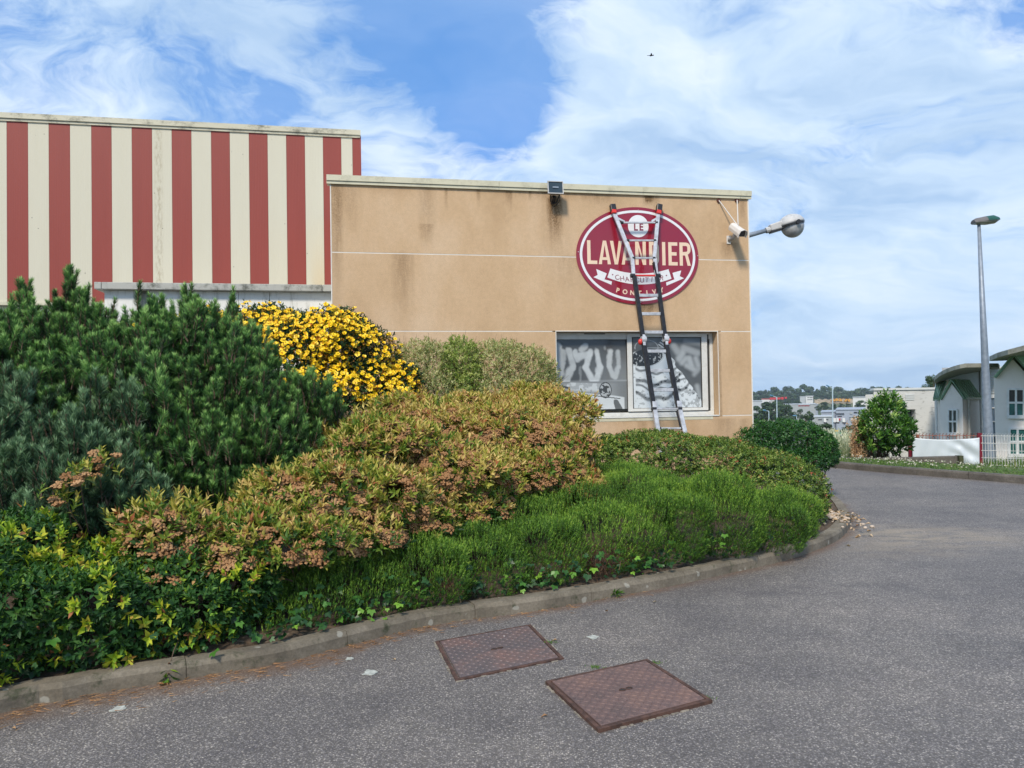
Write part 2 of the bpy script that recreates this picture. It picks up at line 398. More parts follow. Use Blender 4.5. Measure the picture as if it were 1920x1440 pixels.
# ------------------------------------------------------------------ ground, road, kerbs
def catmull(pts, n=6, closed=False):
    pts = [np.array(p, float) for p in pts]; out_ = []
    for i in range(len(pts) - 1):
        p0 = pts[max(i - 1, 0)]; p1 = pts[i]; p2 = pts[i + 1]; p3 = pts[min(i + 2, len(pts) - 1)]
        for k in range(n):
            t = k / n
            out_.append(0.5 * ((2 * p1) + (-p0 + p2) * t + (2 * p0 - 5 * p1 + 4 * p2 - p3) * t * t + (-p0 + 3 * p1 - 3 * p2 + p3) * t ** 3))
    out_.append(pts[-1]); return out_
def resample(pts, step):
    pts = [np.array(p, float) for p in pts]; d_ = [0]
    for a, b in zip(pts, pts[1:]): d_.append(d_[-1] + np.linalg.norm(b - a))
    n = max(2, int(round(d_[-1] / step)) + 1); s = np.linspace(0, d_[-1], n); arr = np.array(pts)
    return [np.array([np.interp(x, d_, arr[:, k]) for k in range(arr.shape[1])]) for x in s]

kpx = [(0, 1338), (104, 1318), (187, 1300), (312, 1280), (417, 1262), (542, 1240), (703, 1198), (827, 1170), (1010, 1145), (1127, 1124), (1240, 1103), (1311, 1088), (1381, 1072), (1451, 1057), (1508, 1040), (1550, 1024), (1578, 1008), (1592, 990), (1594, 974)]
kp = [PZ(x, y)[:2] for x, y in kpx]
kp = [np.array((-5.6, 1.2)), np.array((-3.9, 2.75))] + kp + [np.array((4.72, 11.3)), np.array((4.78, 12.6)), np.array((4.75, 15.0)), np.array((4.7, 19.0))]
KP = resample(catmull(kp, 8), 0.125)
def offset_path(path, dist):
    out_ = []
    for i, p in enumerate(path):
        t = path[min(i + 2, len(path) - 1)] - path[max(i - 2, 0)]; t = t / np.linalg.norm(t)
        out_.append(p + np.array([-t[1], t[0]]) * dist)
    return out_
KI = offset_path(KP, 0.13)       # inner edge of the kerb
KH = 0.10
# valley terrain under and beyond everything
def smoothst(x, a, b):
    t = np.clip((x - a) / (b - a), 0, 1); return t * t * (3 - 2 * t)
def terrain_z(x, y):
    r = math.hypot(x, y); az = math.degrees(math.atan2(x, y))
    prof = np.interp(r, [0, 15.6, 19, 24, 30, 60, 150, 420, 600, 800, 1000, 1200, 1500, 5000], [0, 0, -.25, -.9, -2.2, -5, -16, -32, -34, -25, -9, 2, 6, 6])
    wt = smoothst(az, 1, 7) * (1 - smoothst(az, 75, 95)); back = smoothst(y, 10, 14)
    return float(prof * wt * back) - 0.06
rr = [0, 4, 8, 11, 13, 15, 16.5, 18, 20, 22, 25, 30, 36, 45, 60, 90, 150, 250, 420, 600, 800, 1000, 1200, 1500, 2500, 4500]
aa = [-180 + 6 * i for i in range(32)] + [12 + 1.5 * i for i in range(28)] + [54 + 6 * i for i in range(22)]
vs = []; fs = []
for r in rr:
    for a in aa: x = r * math.sin(math.radians(a)); y = r * math.cos(math.radians(a)); vs.append((x, y, terrain_z(x, y)))
na = len(aa)
for j in range(len(rr) - 1):
    for i in range(na): fs.append((j * na + i, j * na + (i + 1) % na, (j + 1) * na + (i + 1) % na, (j + 1) * na + i))
g = MB().add(vs, fs).build('ground', M['ground'], smooth=True); tag(g, kind='structure')

# far kerb line
fk = [PZ(1480, 869)[:2], PZ(1563, 877)[:2], PZ(1640, 884.5)[:2], PZ(1750, 893.5)[:2], PZ(1920, 907.5)[:2]]
dirn = (fk[4] - fk[1]) / np.linalg.norm(fk[4] - fk[1])
fk = [fk[1] - dirn * 9, fk[1] - dirn * 1.2] + fk[1:] + [fk[4] + dirn * 4, fk[4] + dirn * 12]
FK = resample(catmull(fk, 6), 0.25)
# road sheet with an 'edge' attribute that says how close a point lies to the bed's kerb (litter gathers there)
xs = np.concatenate([np.arange(-16, -5, 1.0), np.arange(-5, 9.1, 0.18), np.arange(10, 20, 1.0)]); ys = np.concatenate([np.arange(-12, 2.5, 1.0), np.arange(2.5, 13, 0.18), np.arange(13, 26, 0.8)])
FKa = np.array(FK)
def right_limit(y): return float(np.interp(y, FKa[::-1, 1], FKa[::-1, 0])) + 0.04
KPa = np.array(KP)
me = bpy.data.meshes.new('road'); vs = []; ed = []
for y in ys:
    lim = right_limit(y)
    for x in xs:
        xx = min(x, lim) if x < 19 else lim
        vs.append((xx, y, 0.0)); dd = float(np.min(np.hypot(KPa[:, 0] - xx, KPa[:, 1] - y))); k = 0.42 if xx < -0.9 else 0.22
        ed.append(max(0.0, 1 - dd / k))
nx = len(xs); fs = [(j * nx + i, j * nx + i + 1, (j + 1) * nx + i + 1, (j + 1) * nx + i) for j in range(len(ys) - 1) for i in range(nx - 1)
                    if abs(vs[j * nx + i][0] - vs[j * nx + i + 1][0]) + abs(vs[(j + 1) * nx + i][0] - vs[(j + 1) * nx + i + 1][0]) > 1e-4]
me.from_pydata(vs, [], fs); me.materials.append(M['asphalt'])
a_ = me.attributes.new('edge', 'FLOAT', 'POINT'); a_.data.foreach_set('value', ed); me.update()
road = bpy.data.objects.new('road', me); C.objects.link(road); tag(road, kind='structure')

def kerb_run(name, path, width, height, stone_len, material, gap=0.006):
    root = empty(name); tag(root, kind='structure')
    step = np.linalg.norm(path[1] - path[0]); n = max(2, int(round(stone_len / step))); inner = offset_path(path, width); i = 0; k = 0
    while i < len(path) - 1:
        j = min(i + n, len(path) - 1); mb = MB(); a = path[i:j + 1]; b = inner[i:j + 1]
        def sh(pp):      # shorten both ends a little: the open joint
            pp = [np.array(q) for q in pp]
            pp[0] = pp[0] + (pp[1] - pp[0]) / np.linalg.norm(pp[1] - pp[0]) * gap; pp[-1] = pp[-1] + (pp[-2] - pp[-1]) / np.linalg.norm(pp[-2] - pp[-1]) * gap
            return pp
        a = sh(a); b = sh(b); mcount = len(a); h = height + random.uniform(-.004, .004); vs = []
        for q, r in zip(a, b):
            q2 = q + (r - q) * 0.12
            vs += [(q[0], q[1], -0.05), (q[0], q[1], h - 0.03), (q2[0], q2[1], h), (r[0], r[1], h), (r[0], r[1], -0.05)]
        fs = []
        for s in range(mcount - 1):
            for e in range(4): fs.append((s * 5 + e, s * 5 + e + 1, s * 5 + 5 + e + 1, s * 5 + 5 + e))
        fs += [(0, 1, 2, 3, 4), tuple(range((mcount - 1) * 5 + 4, (mcount - 1) * 5 - 1, -1))]
        mb.add(vs, fs).build('kerb_stone', material, root); i = j; k += 1
    return root
random.seed(3)
kerb_run('kerb', KP, 0.13, KH, 1.0, M['kerb'], .002)
FKl = [p for p in FK][::-1]
kerb_run('far_kerb', FKl, -0.16 if False else 0.16, 0.13, 2.0, M['kerb_dark']) if False else kerb_run('far_kerb', FK, 0.16, 0.13, 2.0, M['kerb_dark'])

# planted bed soil, rising gently from the kerb towards the walls
vs = []; fs = []; rows = 7; back = []
for p in KI:
    back.append(np.array([min(max(p[0] * 0.7 - 0.2, -9), 3.4), max(p[1], 0) * 0.15 + 11.2]))
for j in range(rows):
    t = j / (rows - 1)
    for p, q in zip(KI, back):
        c_ = p * (1 - t) + q * t; vs.append((c_[0], c_[1], 0.085 + 0.42 * t + random.uniform(-.012, .012)))
n = len(KI)
for j in range(rows - 1):
    for i in range(n - 1): fs.append((j * n + i, j * n + i + 1, (j + 1) * n + i + 1, (j + 1) * n + i))
soil = MB().add(vs, fs).build('bed_soil', M['soil'], smooth=True); tag(soil, kind='structure')

# verge beyond the far kerb
vin = offset_path(FK, 0.15); vs = []; fs = []
for p in vin: vs.append((p[0], p[1], 0.10))
for p, q in zip(vin, offset_path(FK, 1.2)): vs.append((q[0], q[1], 0.13))
for p, q in zip(vin, offset_path(FK, 2.6)): vs.append((q[0], q[1], 0.02))
for p, q in zip(vin, offset_path(FK, 5.5)): vs.append((q[0], q[1], terrain_z(q[0], q[1]) - .1))
n = len(vin)
for j in range(3):
    for i in range(n - 1): fs.append((j * n + i, j * n + i + 1, (j + 1) * n + i + 1, (j + 1) * n + i))
def grassg(t, co):
    n1_ = t.noise(co, 3, 6, .7); n2_ = t.noise(co, 40, 4, .7)
    return t.mix(t.smooth(n1_, .35, .65), (0.055, 0.10, 0.02), (0.12, 0.14, 0.04)), n2_, .95
M['grass_ground'] = mat('grass_ground', grassg, bump=.02)
vg = MB().add(vs, fs).build('verge', M['grass_ground'], smooth=True); tag(vg, kind='structure')

# ------------------------------------------------------------------ manhole covers
def rustplate(t, co):
    n = t.noise(co, 4.5, 6, .65); n2 = t.noise(co, 60, 4, .7)
    c = t.ramp(n, [(.3, (0.105, 0.075, 0.068)), (.5, (0.155, 0.098, 0.085)), (.7, (0.205, 0.122, 0.094))])
    return t.mix(1.0, c, t.ramp(n2, [(.3, .8), (.7, 1.2)]), 'MULTIPLY'), n2, .62
M['plate'] = mat('rusty_chequer_plate', rustplate, bump=.001, metal=.15)
def plate2(t, co):
    n = t.noise(co, 3.0, 6, .65); n2 = t.noise(co, 60, 4, .7); x, y, z = t.sep(co)
    c = t.ramp(n, [(.3, (0.105, 0.09, 0.092)), (.5, (0.14, 0.105, 0.1)), (.72, (0.225, 0.125, 0.10))])
    sp = t.smooth(t.voro(co, 9), .06, .03)
    c = t.mix(t.math('MULTIPLY', sp, .6), c, (.5, .5, .48))
    return t.mix(1.0, c, t.ramp(n2, [(.3, .8), (.7, 1.2)]), 'MULTIPLY'), n2, .5
M['plate2'] = mat('greyed_chequer_plate', plate2, bump=.001, metal=.15)
M['frame_iron'] = mat('rusty_frame_iron', col=(0.075, 0.038, 0.026), var=.5, vscale=20, rough=.85, bump=.002)
M['mortar'] = mat('pale_mortar', col=(0.24, 0.21, 0.165), var=.4, vscale=15, rough=.9, bump=.003)
def cover(px4, z, label, pm):
    c4 = [np.array(PZ(x, y, z)) for x, y in px4]          # left, back, right, front
    ctr = sum(c4) / 4; root = empty('manhole_cover', (ctr[0], ctr[1], 0)); tag(root, label, 'manhole cover', 'steel manhole covers in the asphalt')
    L, B, R, Fr = [c - ctr for c in c4]; e1 = B - L; e2 = Fr - L
    e1 = ((B - L) + (R - Fr)) / 2; e2 = ((Fr - L) + (R - B)) / 2; o0 = -(e1 + e2) / 2
    l1 = np.linalg.norm(e1); l2 = np.linalg.norm(e2); a1 = e1 / l1; a2 = e2 / l2
    def q(a, b, zz): p = o0 + a1 * a + a2 * b; return (p[0], p[1], zz)
    def slab(mb, a0, a_1, b0, b1, z0, z1): mb.prism([q(a0, b0, z0), q(a_1, b0, z0), q(a_1, b1, z0), q(a0, b1, z0)], [q(a0, b0, z1), q(a_1, b0, z1), q(a_1, b1, z1), q(a0, b1, z1)])
    g_ = .008; fw_ = .022
    mb = MB(); slab(mb, 0, l1, 0, l2, -.03, z); mb.build('plate', pm, root, bevel=.003)
    mb = MB(); k0 = -g_ - fw_
    slab(mb, k0, l1 + g_ + fw_, k0, -g_, -.04, z - .004); slab(mb, k0, l1 + g_ + fw_, l2 + g_, l2 + g_ + fw_, -.04, z - .004)
    slab(mb, k0, -g_, -g_, l2 + g_, -.04, z - .004); slab(mb, l1 + g_, l1 + g_ + fw_, -g_, l2 + g_, -.04, z - .004); mb.build('frame', M['frame_iron'], root)
    mb = MB(); rnd = random.Random(int(px4[0][0]))
    for (a, b, da, db) in [(l1 + g_ + fw_ + .006, -.03, 0, 1), (-.03, l2 + g_ + fw_ + .006, 1, 0), (-.03, -g_ - fw_ - .006, 1, 0), (-g_ - fw_ - .006, -.03, 0, 1)]:
        k = 0
        while k < l1:
            ln = rnd.uniform(.015, .06)
            if rnd.random() < .5:
                w_ = rnd.uniform(.003, .011); mb.prism([q(a + da * k - (1 - da) * w_, b + db * k - (1 - db) * w_, .0), q(a + da * (k + ln) - (1 - da) * w_ * .6, b + db * (k + ln) - (1 - db) * w_ * .6, .0), q(a + da * (k + ln) + (1 - da) * w_ * .7, b + db * (k + ln) + (1 - db) * w_ * .7, .0), q(a + da * k + (1 - da) * w_, b + db * k + (1 - db) * w_, .0)],
                         [q(a + da * k - (1 - da) * w_ * .8, b + db * k - (1 - db) * w_ * .8, .005), q(a + da * (k + ln) - (1 - da) * w_ * .5, b + db * (k + ln) - (1 - db) * w_ * .5, .004), q(a + da * (k + ln) + (1 - da) * w_ * .5, b + db * (k + ln) + (1 - db) * w_ * .5, .004), q(a + da * k + (1 - da) * w_ * .8, b + db * k + (1 - db) * w_ * .8, .006)])
            k += ln + rnd.uniform(.0, .03)
    mo = mb.build('mortar_edge', M['mortar'], root); mo['kind'] = 'stuff'
    # raised tear-drop pattern: alternating lozenges, joined as real geometry
    mb = MB(); nn = 19
    for i in range(nn):
        for j in range(nn):
            a = (i + .5) * l1 / nn; b = (j + .5) * l2 / nn
            if abs(a - l1 / 2) < .05 and abs(b - l2 / 2) < .045: continue
            s = 1 if (i + j) % 2 else -1; dx_ = .0135; dy_ = .0042
            ux = (dx_ * .8, s * dx_ * .8); vx = (-s * dy_ * .8, dy_ * .8)
            pts = [(a - ux[0], b - ux[1]), (a + vx[0], b + vx[1]), (a + ux[0], b + ux[1]), (a - vx[0], b - vx[1])]
            vs_ = [q(x, y, z) for x, y in pts] + [q(a - ux[0] * .45, b - ux[1] * .45, z + .0035), q(a + ux[0] * .45, b + ux[1] * .45, z + .0035)]
            mb.add(vs_, [(0, 1, 4), (1, 2, 5, 4), (2, 3, 5), (3, 0, 4, 5)])
    tag(mb.build('chequer_pattern', pm, root), kind='stuff')
    # lifting slots: dark openings either side of a small bar
    mb = MB()
    for s in (-1, 1):
        ca = l1 / 2 + s * .022; cb = l2 / 2; ring = [(ca + .016 * math.cos(k * math.pi / 5), cb + .011 * math.sin(k * math.pi / 5)) for k in range(10)]
        mb.prism([q(x, y, z + .0005) for x, y in ring], [q(x, y, z + .0012) for x, y in ring])
    mb.build('lifting_slot', M['dark'], root)
    mb = MB()
    for s in (-1, 1):
        ca = l1 / 2 + s * .022; cb = l2 / 2
        mb.tube([q(ca + .019 * math.cos(k * math.pi / 6), cb + .014 * math.sin(k * math.pi / 6), z + .002) for k in range(13)], .0028, 5)
    mb.build('slot_rim', M['frame_iron'], root)
    return root
cover([(825, 1203), (990, 1172), (1047, 1232), (862, 1268)], .012, 'greyish rusty steel chequer plate cover nearest the planted bed kerb', M['plate2'])
cover([(1036, 1276), (1210, 1239), (1322, 1308), (1126, 1360)], .022, 'brown rusty steel chequer plate cover standing proud, nearer the camera', M['plate'])

# ------------------------------------------------------------------ tan building
def bempty(name, label): o = empty(name, ORG, ANG); tag(o, label, 'building'); return o
tanb = bempty('commercial_building', 'tan roughcast flat-roofed building carrying the oval red sign')
W0 = -6.355; ZT = 4.695; Z1 = 3.70; Z2 = 2.59; Z3 = 1.288; WL, WR_ = -3.118, -0.556; J = .007
mb = MB()
mb.box(W0, WL - .06, .0021, 9, -1.5, ZT); mb.box(WR_ + .06, 0, .0021, 9, -1.5, ZT)
mb.box(WL - .06, WR_ + .06, .0021, 9, Z2 + .05, ZT); mb.box(WL - .06, WR_ + .06, .0021, 9, -1.5, Z3 - .05); mb.box(WL - .06, WR_ + .06, .35, 9, Z3 - .05, Z2 + .05)
mb.build('wall', M['joint'], tanb)
def panel(x0, x1, z0, z1): MB().box(x0, x1, 0, .002, z0, z1).build('wall_panel', M['tan'], tanb)
panel(W0 + .012, 0, Z1 + J, ZT); panel(W0 + .012, 0, Z2 + J, Z1 - J)
panel(W0 + .012, WL - J * 2, Z3 + J, Z2 - J); panel(WR_ + J * 2, 0, Z3 + J, Z2 - J)
panel(W0 + .012, 0, 0, Z3 - J)
# side cladding of the right flank, in the same render
MB().box(0.0001, .012, .03, 9, -.1, ZT).build('side_wall', M['tan'], tanb)
# window reveal
mb = MB(); D = .16
mb.box(WR_, WR_ + .058, .0, D, Z3, Z2); mb.box(WL - .058, WL, .013, D, Z3, Z2)
mb.box(WL, WR_, .004, D, Z2, Z2 + .048); mb.build('window_reveal', M['tan'], tanb)
MB().box(WL - .012, WL - .002, -.003, .02, Z3 + .0, Z2 + .012).build('corner_bead', M['joint'], tanb)
MB().box(WR_ + .002, WR_ + .012, -.003, .02, Z3 + .0, Z2 + .012).build('corner_bead', M['joint'], tanb)
MB().box(WL - .002, WR_ + .002, -.003, .003, Z2 - .002, Z2 + .010).build('corner_bead', M['joint'], tanb)
MB().box(W0 - .004, W0 + .010, -.004, .02, 0, ZT).build('corner_bead', M['joint'], tanb)
MB().box(-.002, .016, -.005, .02, 0, ZT).build('corner_bead', M['joint'], tanb)
# parapet flashing in lengths
segs = [W0 - .05, -3.95, -1.72, -.13, .055]
for i, (a, b) in enumerate(zip(segs, segs[1:])):
    mb = MB(); mb.box(a + .002, b - .002, -.045, .25, ZT + .008, ZT + .088); mb.box(a + .002, b - .002, -.03, .0, ZT - .035, ZT + .006)
    mb.build('flashing', M['cap'], tanb)
MB().box(-.0, .05, .26, 9, ZT + .005, ZT + .086).build('flashing', M['cap'], tanb)
MB().box(W0, -.01, .26, 8.9, ZT - .3, ZT - .02).build('roof', M['concrete'], tanb)

# --- window: sliding frame with two printed panes
win = MB(); FY = D
zb, zt = Z3 + .022, Z2 - .002; wr = WR_ - .0
win.box(WL, wr, FY, FY + .07, Z3, Z3 + .075)                 # bottom rail
win.box(WL, wr, FY, FY + .07, zt - .105, zt)                # head
win.box(WL, WL + .03, FY, FY + .07, Z3 + .075, zt - .105); win.box(wr - .055, wr, FY, FY + .07, Z3 + .075, zt - .105)
wino = win.build('window', M['pvc'], tanb, bevel=.004)
def print_mat():
    m_ = bpy.data.materials.new('printed_film'); m_.use_nodes = True; t = NT(m_.node_tree); b = t.n['Principled BSDF']
    at = t.new('ShaderNodeAttribute', attribute_name='print').outputs['Color']; t.put(b.inputs['Base Color'], at)
    b.inputs['Roughness'].default_value = .22; b.inputs['Coat Weight'].default_value = .25; b.inputs['Coat Roughness'].default_value = .03
    return m_
M['film'] = print_mat()
def vnoise(s, t, f, seed):
    r = np.random.default_rng(seed); g_ = r.random((64, 64)); x = s * f; y = t * f; xi = np.floor(x).astype(int); yi = np.floor(y).astype(int); fx = x - xi; fy = y - yi
    fx = fx * fx * (3 - 2 * fx); fy = fy * fy * (3 - 2 * fy); G = lambda a, b: g_[a % 64, b % 64]
    return (G(xi, yi) * (1 - fx) + G(xi + 1, yi) * fx) * (1 - fy) + (G(xi, yi + 1) * (1 - fx) + G(xi + 1, yi + 1) * fx) * fy
def fbm(s, t, f, seed, o=4):
    v = 0; a = .5; tot = 0
    for i in range(o): v = v + a * vnoise(s, t, f * 2 ** i, seed + i); tot += a; a *= .5
    return v / tot
def sst(v, a, b): u_ = np.clip((v - a) / (b - a), 0, 1); return u_ * u_ * (3 - 2 * u_)
def capsule(s, t, x0, y0, x1, y1, r0_, r1_=None):
    r1_ = r0_ if r1_ is None else r1_; dx_, dy_ = x1 - x0, y1 - y0; k = np.clip(((s - x0) * dx_ + (t - y0) * dy_) / (dx_ * dx_ + dy_ * dy_ + 1e-9), 0, 1)
    return np.hypot(s - x0 - k * dx_, t - y0 - k * dy_) - (r0_ + (r1_ - r0_) * k)
def film_left(s, t):
    wv = (fbm(s, t, 9, 5) - .5) * .05; v = .055 + .16 * sst(t, .05, .62) * sst(s, .3, 1.0) + .04 * fbm(s, t, 4, 2)
    for (x0, y0, x1, y1, r, b) in [(.04, .14, .05, .48, .06, .75), (.12, .2, .10, .5, .03, .6), (.19, .17, .25, .42, .035, .7), (.24, .4, .14, .62, .04, .7), (.28, .2, .31, .3, .035, .75), (.37, .17, .43, .12, .035, .7), (.36, .26, .44, .24, .045, .75), (.36, .42, .34, .58, .012, .35),
                                   (.49, .2, .43, .42, .035, .85), (.43, .42, .52, .6, .035, .85), (.585, .2, .62, .4, .03, .85), (.62, .4, .57, .6, .033, .85), (.78, .2, .755, .4, .03, .8), (.755, .4, .8, .53, .03, .8), (.88, .2, .89, .42, .022, .7), (.89, .42, .83, .55, .028, .75), (.70, .14, .71, .17, .01, .4)]:
        dd = capsule(s + wv, t + wv, x0, y0, x1, y1, r); v = v + (b * .62 - v) * (1 - sst(dd, -.012, .022)) * (.75 + .4 * fbm(s, t, 12, 9))
    v = np.where(t > .61, .20 + .12 * s * 0 + .10 * sst(t, .61, .66) * (1 - sst(s, .7, .95)), v); v = v + sst(t, .58, .61) * (1 - sst(t, .61, .62)) * .1
    pap = t - (.755 + .16 * np.abs(s - .35) ** 1.5 * (s > .35)); pm = sst(pap, 0, .015) * (1 - sst(s, .95, .97)); v = v + (.60 - .28 * (1 - sst(s, .0, .5)) * sst(fbm(s, t, 14, 20), .45, .6) - v) * pm
    dd = capsule(s, t, .22, .69, .66, .72, .065, .075); sal = 1 - sst(dd, -.005, .006)
    v = v + (.55 - .33 * sst(t - .69 - .06 * s, .0, .07) - .18 * (fbm(s, t, 20, 30) > .58) - v) * sal
    dd = np.hypot((s - .695) / .082, (t - .735) / .105); v = np.where(dd < 1, .42 - .36 * (fbm(s, t, 26, 40, 3) > .5), v); v = np.where(np.abs(dd - 1) < .07, .05, v)
    dd = capsule(s, t, .1, .68, .19, .7, .015); v = np.where(dd < 0, .06, v)
    ln = np.abs(t - (.70 + .13 * s + .04)) < .006; v = np.where(ln & (s > .2) & (s < .9) & (sal < .5), .07, v)
    dd = capsule(s, t, .84, .9, .88, 1.0, .035, .05); v = np.where(dd < 0, .13, v)
    return v
def film_right(s, t):
    v = .07 + .05 * fbm(s, t, 5, 3)
    for (x0, y0, x1, y1, r, b) in [(.75, .15, .95, .22, .05, .5), (.78, .05, .98, .08, .035, .32), (.68, .3, .73, .22, .05, .6), (.83, .3, .86, .4, .045, .62), (.93, .3, .96, .4, .04, .55), (.72, .36, .78, .3, .04, .6), (.79, .4, .92, .47, .04, .6), (.97, .45, .9, .53, .03, .5), (.6, .12, .66, .2, .05, .5), (.25, .08, .31, .05, .03, .25), (.94, .7, .97, .85, .035, .55), (.0, .5, .02, .7, .02, .5)]:
        dd = capsule(s, t, x0, y0, x1, y1, r); v = v + (b * .6 - v) * (1 - sst(dd, -.035, .03))
    edge_r = .52 + .5 * sst(t, .15, 1.0) + .1 * (fbm(t, t, 6, 2) - .5); edge_l = .0 - .0 * t; cone = sst(edge_r - s, 0, .012) * sst(t - .26 + .12 * (s - .1), 0, .03) * sst(t - (.9 - .9 * s) * .0, -1, 0)
    body = .62 + .1 * fbm(s, t, 6, 8); tex = fbm(s, t, 18, 12)
    for k, (cy, th) in enumerate([(.50, .016), (.66, .028), (.74, .014), (.87, .03)]):
        ax = cy - .9 * (s - .33) ** 2 + .02 * np.sin(s * 23 + k); dd = np.abs(t - ax); body = body - .48 * (1 - sst(dd, th * .3, th + .03 * tex)) * (s > .03) * (1 - sst(s, .62 + .06 * k, .72 + .06 * k))
    tx = (sst(tex, .55, .64)) * sst(s, .5, .65); body = body - .3 * tx; body = body - .25 * sst(fbm(s, t, 30, 50), .62, .7) * (t > .5)
    v = v + (body - v) * cone
    dd = np.hypot((s - .2) / .235, (t - .28 + .12 * (s - .2)) / .125); bw = fbm(s, t, 40, 60, 3); v = np.where(dd < 1, .025 + .35 * (bw > .66), v); v = np.where((np.abs(dd - 1.06) < .04) & (t > .2), .5, v)
    rot = (s - .44) * .82 + (t - .08) * .57; rt = -(s - .44) * .57 + (t - .08) * .82; tg = (np.abs(rot) < .045) & (np.abs(rt) < .065); v = np.where(tg, np.where(np.sin(rt * 170) > 0, .5, .06), v)
    rg = np.abs(np.hypot((s - .2) / .17, (t - .14) / .11) - 1) < .04; v = np.where(rg & (t < .16), .35, v); v = np.where((np.abs(t - .145) < .006) & (s > .2) & (s < .5), .35, v)
    return v
def film(x0, x1, z0, z1, y, fn, parent):
    nx_, nz_ = 170, 170; s, t = np.meshgrid(np.linspace(0, 1, nx_), np.linspace(0, 1, nz_)); v = np.clip(fn(s, t), .02, .75)
    co = np.stack([x0 + s * (x1 - x0), np.full_like(s, y), z1 + t * (z0 - z1)], -1).reshape(-1, 3)
    me = bpy.data.meshes.new('pane'); idx = np.arange(nx_ * nz_).reshape(nz_, nx_); q = np.stack([idx[:-1, :-1], idx[1:, :-1], idx[1:, 1:], idx[:-1, 1:]], -1).reshape(-1, 4)
    me.from_pydata(co.tolist(), [], q.tolist()); me.materials.append(M['film'])
    at = me.color_attributes.new('print', 'FLOAT_COLOR', 'POINT'); cc = np.stack([v * .93, v * 1.0, v * 1.02, np.ones_like(v)], -1).reshape(-1); at.data.foreach_set('color', cc.astype(np.float32))
    o = bpy.data.objects.new('pane', me); C.objects.link(o); o.parent = parent; return o
lx0 = WL + .012; lx1 = PF(1176, 700, -D)[0]; sx0 = PF(1177, 700, -D + .02)[0]; sx1 = PF(1327, 700, -D + .02)[0]; gx0 = PF(1186, 700, -D + .02)[0]; gx1 = PF(1316.5, 700, -D + .02)[0]
gz0 = PF(1250, 765, -D)[1]; gz1 = PF(1250, 632, -D)[1]
MB().box(lx0 - .01, lx1 + .03, FY + .022, FY + .03, gz0 - .03, gz1 + .03).build('glass', M['glassy'], wino)
tag(film(lx0, lx1, gz0, gz1, FY + .02, film_left, wino), 'black and white print of hanging sausages and a sliced dry sausage')
mb = MB(); sy0, sy1 = FY - .022, FY - .002
mb.box(sx0, gx0, sy0, sy1, gz0 - .045, gz1 + .05); mb.box(gx1, sx1, sy0, sy1, gz0 - .045, gz1 + .05); mb.box(gx0, gx1, sy0, sy1, gz0 - .045, gz0); mb.box(gx0, gx1, sy0, sy1, gz1, gz1 + .05)
mb.build('sash', M['pvc'], wino, bevel=.003)
MB().box(gx0 + .0, gx1 - .0, sy0 + .008, sy1 - .004, gz0 + .0, gz1).build('gasket', M['dark'], wino)
tag(film(gx0 + .014, gx1 - .02, gz0 + .006, gz1 - .012, sy0 + .006, film_right, wino), 'black and white print of sausages heaped round a bowl')
MB().box(sx1 + .012, sx1 + .035, FY - .001, FY + .02, gz0 - .02, gz1 + .04).build('track_gap', M['dark'], wino)
u0, z0 = PF(1095, 626, -D); MB().box(u0, u0 + .33, FY - .006, FY - .0005, z0 - .006, z0 + .006).build('vent_slot', M['dark'], wino)
MB().box(WL - .0, WR_ + .0, -.012, FY - .024, Z3 - .004, Z3 + .014).build('sill', M['pvc'], wino, bevel=.003)
MB().box(WL + .1, WR_ - .1, -.004, .004, Z3 - .05, Z3 - .006).build('drip_edge', M['cap'], wino)

# ------------------------------------------------------------------ striped building
SB = 2.0
strb = bempty('striped_building', 'tall building clad in vertical red and cream stripes')
edges_px = [13, 53, 92, 132, 172, 210, 248, 286, 323, 360, 397, 432, 468, 503, 538, 573, 607]
ue = [PF(x, 400, -SB)[0] for x in edges_px] + [PF(640, 300, -SB)[0], PF(661, 300, -SB)[0], -5.93]
ue = [ue[0] - .2975 * k for k in range(14, 0, -1)] + ue
SZ0 = 3.215; SZT = 6.035
for i, (a, b) in enumerate(zip(ue, ue[1:])):
    red = (i % 2 == 0); isred = ((i - 14) % 2 == 0)
    MB().box(a + .0015, b - .0015, SB, SB + .05, SZ0, SZT).build('stripe_panel', M['red_panel'] if isred else M['cream_panel'], strb)
mb = MB(); mb.box(ue[0], -5.935, SB + .052, SB + 9, SZ0 + .05, SZT - .02); mb.build('wall', M['dark'], strb)
MB().box(-5.93, -5.915, SB + .0, SB + 9, SZ0, SZT).build('side_cladding', M['red_panel'], strb)
mb = MB(); mb.box(ue[0], PF(676, 245, -SB)[0], SB - .04, SB + .3, SZT + .012, SZT + .095); mb.build('flashing', M['cap_dirty'], strb)
MB().box(ue[0], -5.93, SB - .02, SB - .002, SZT - .03, SZT + .010).build('flashing', M['cap_dirty'], strb)
MB().box(ue[0], -9.6, SB - .03, SB + .06, SZ0 - .05, SZ0 - .002).build('bottom_trim', M['cap'], strb)
MB().box(ue[0], -5.96, SB + .12, SB + 8.5, -.1, SZ0 - .052).build('lower_wall', M['white_wall'], strb)
MB().box(ue[0], -5.96, SB + .3, SB + 8.5, SZT - .1, SZT - .0).build('roof', M['concrete'], strb)
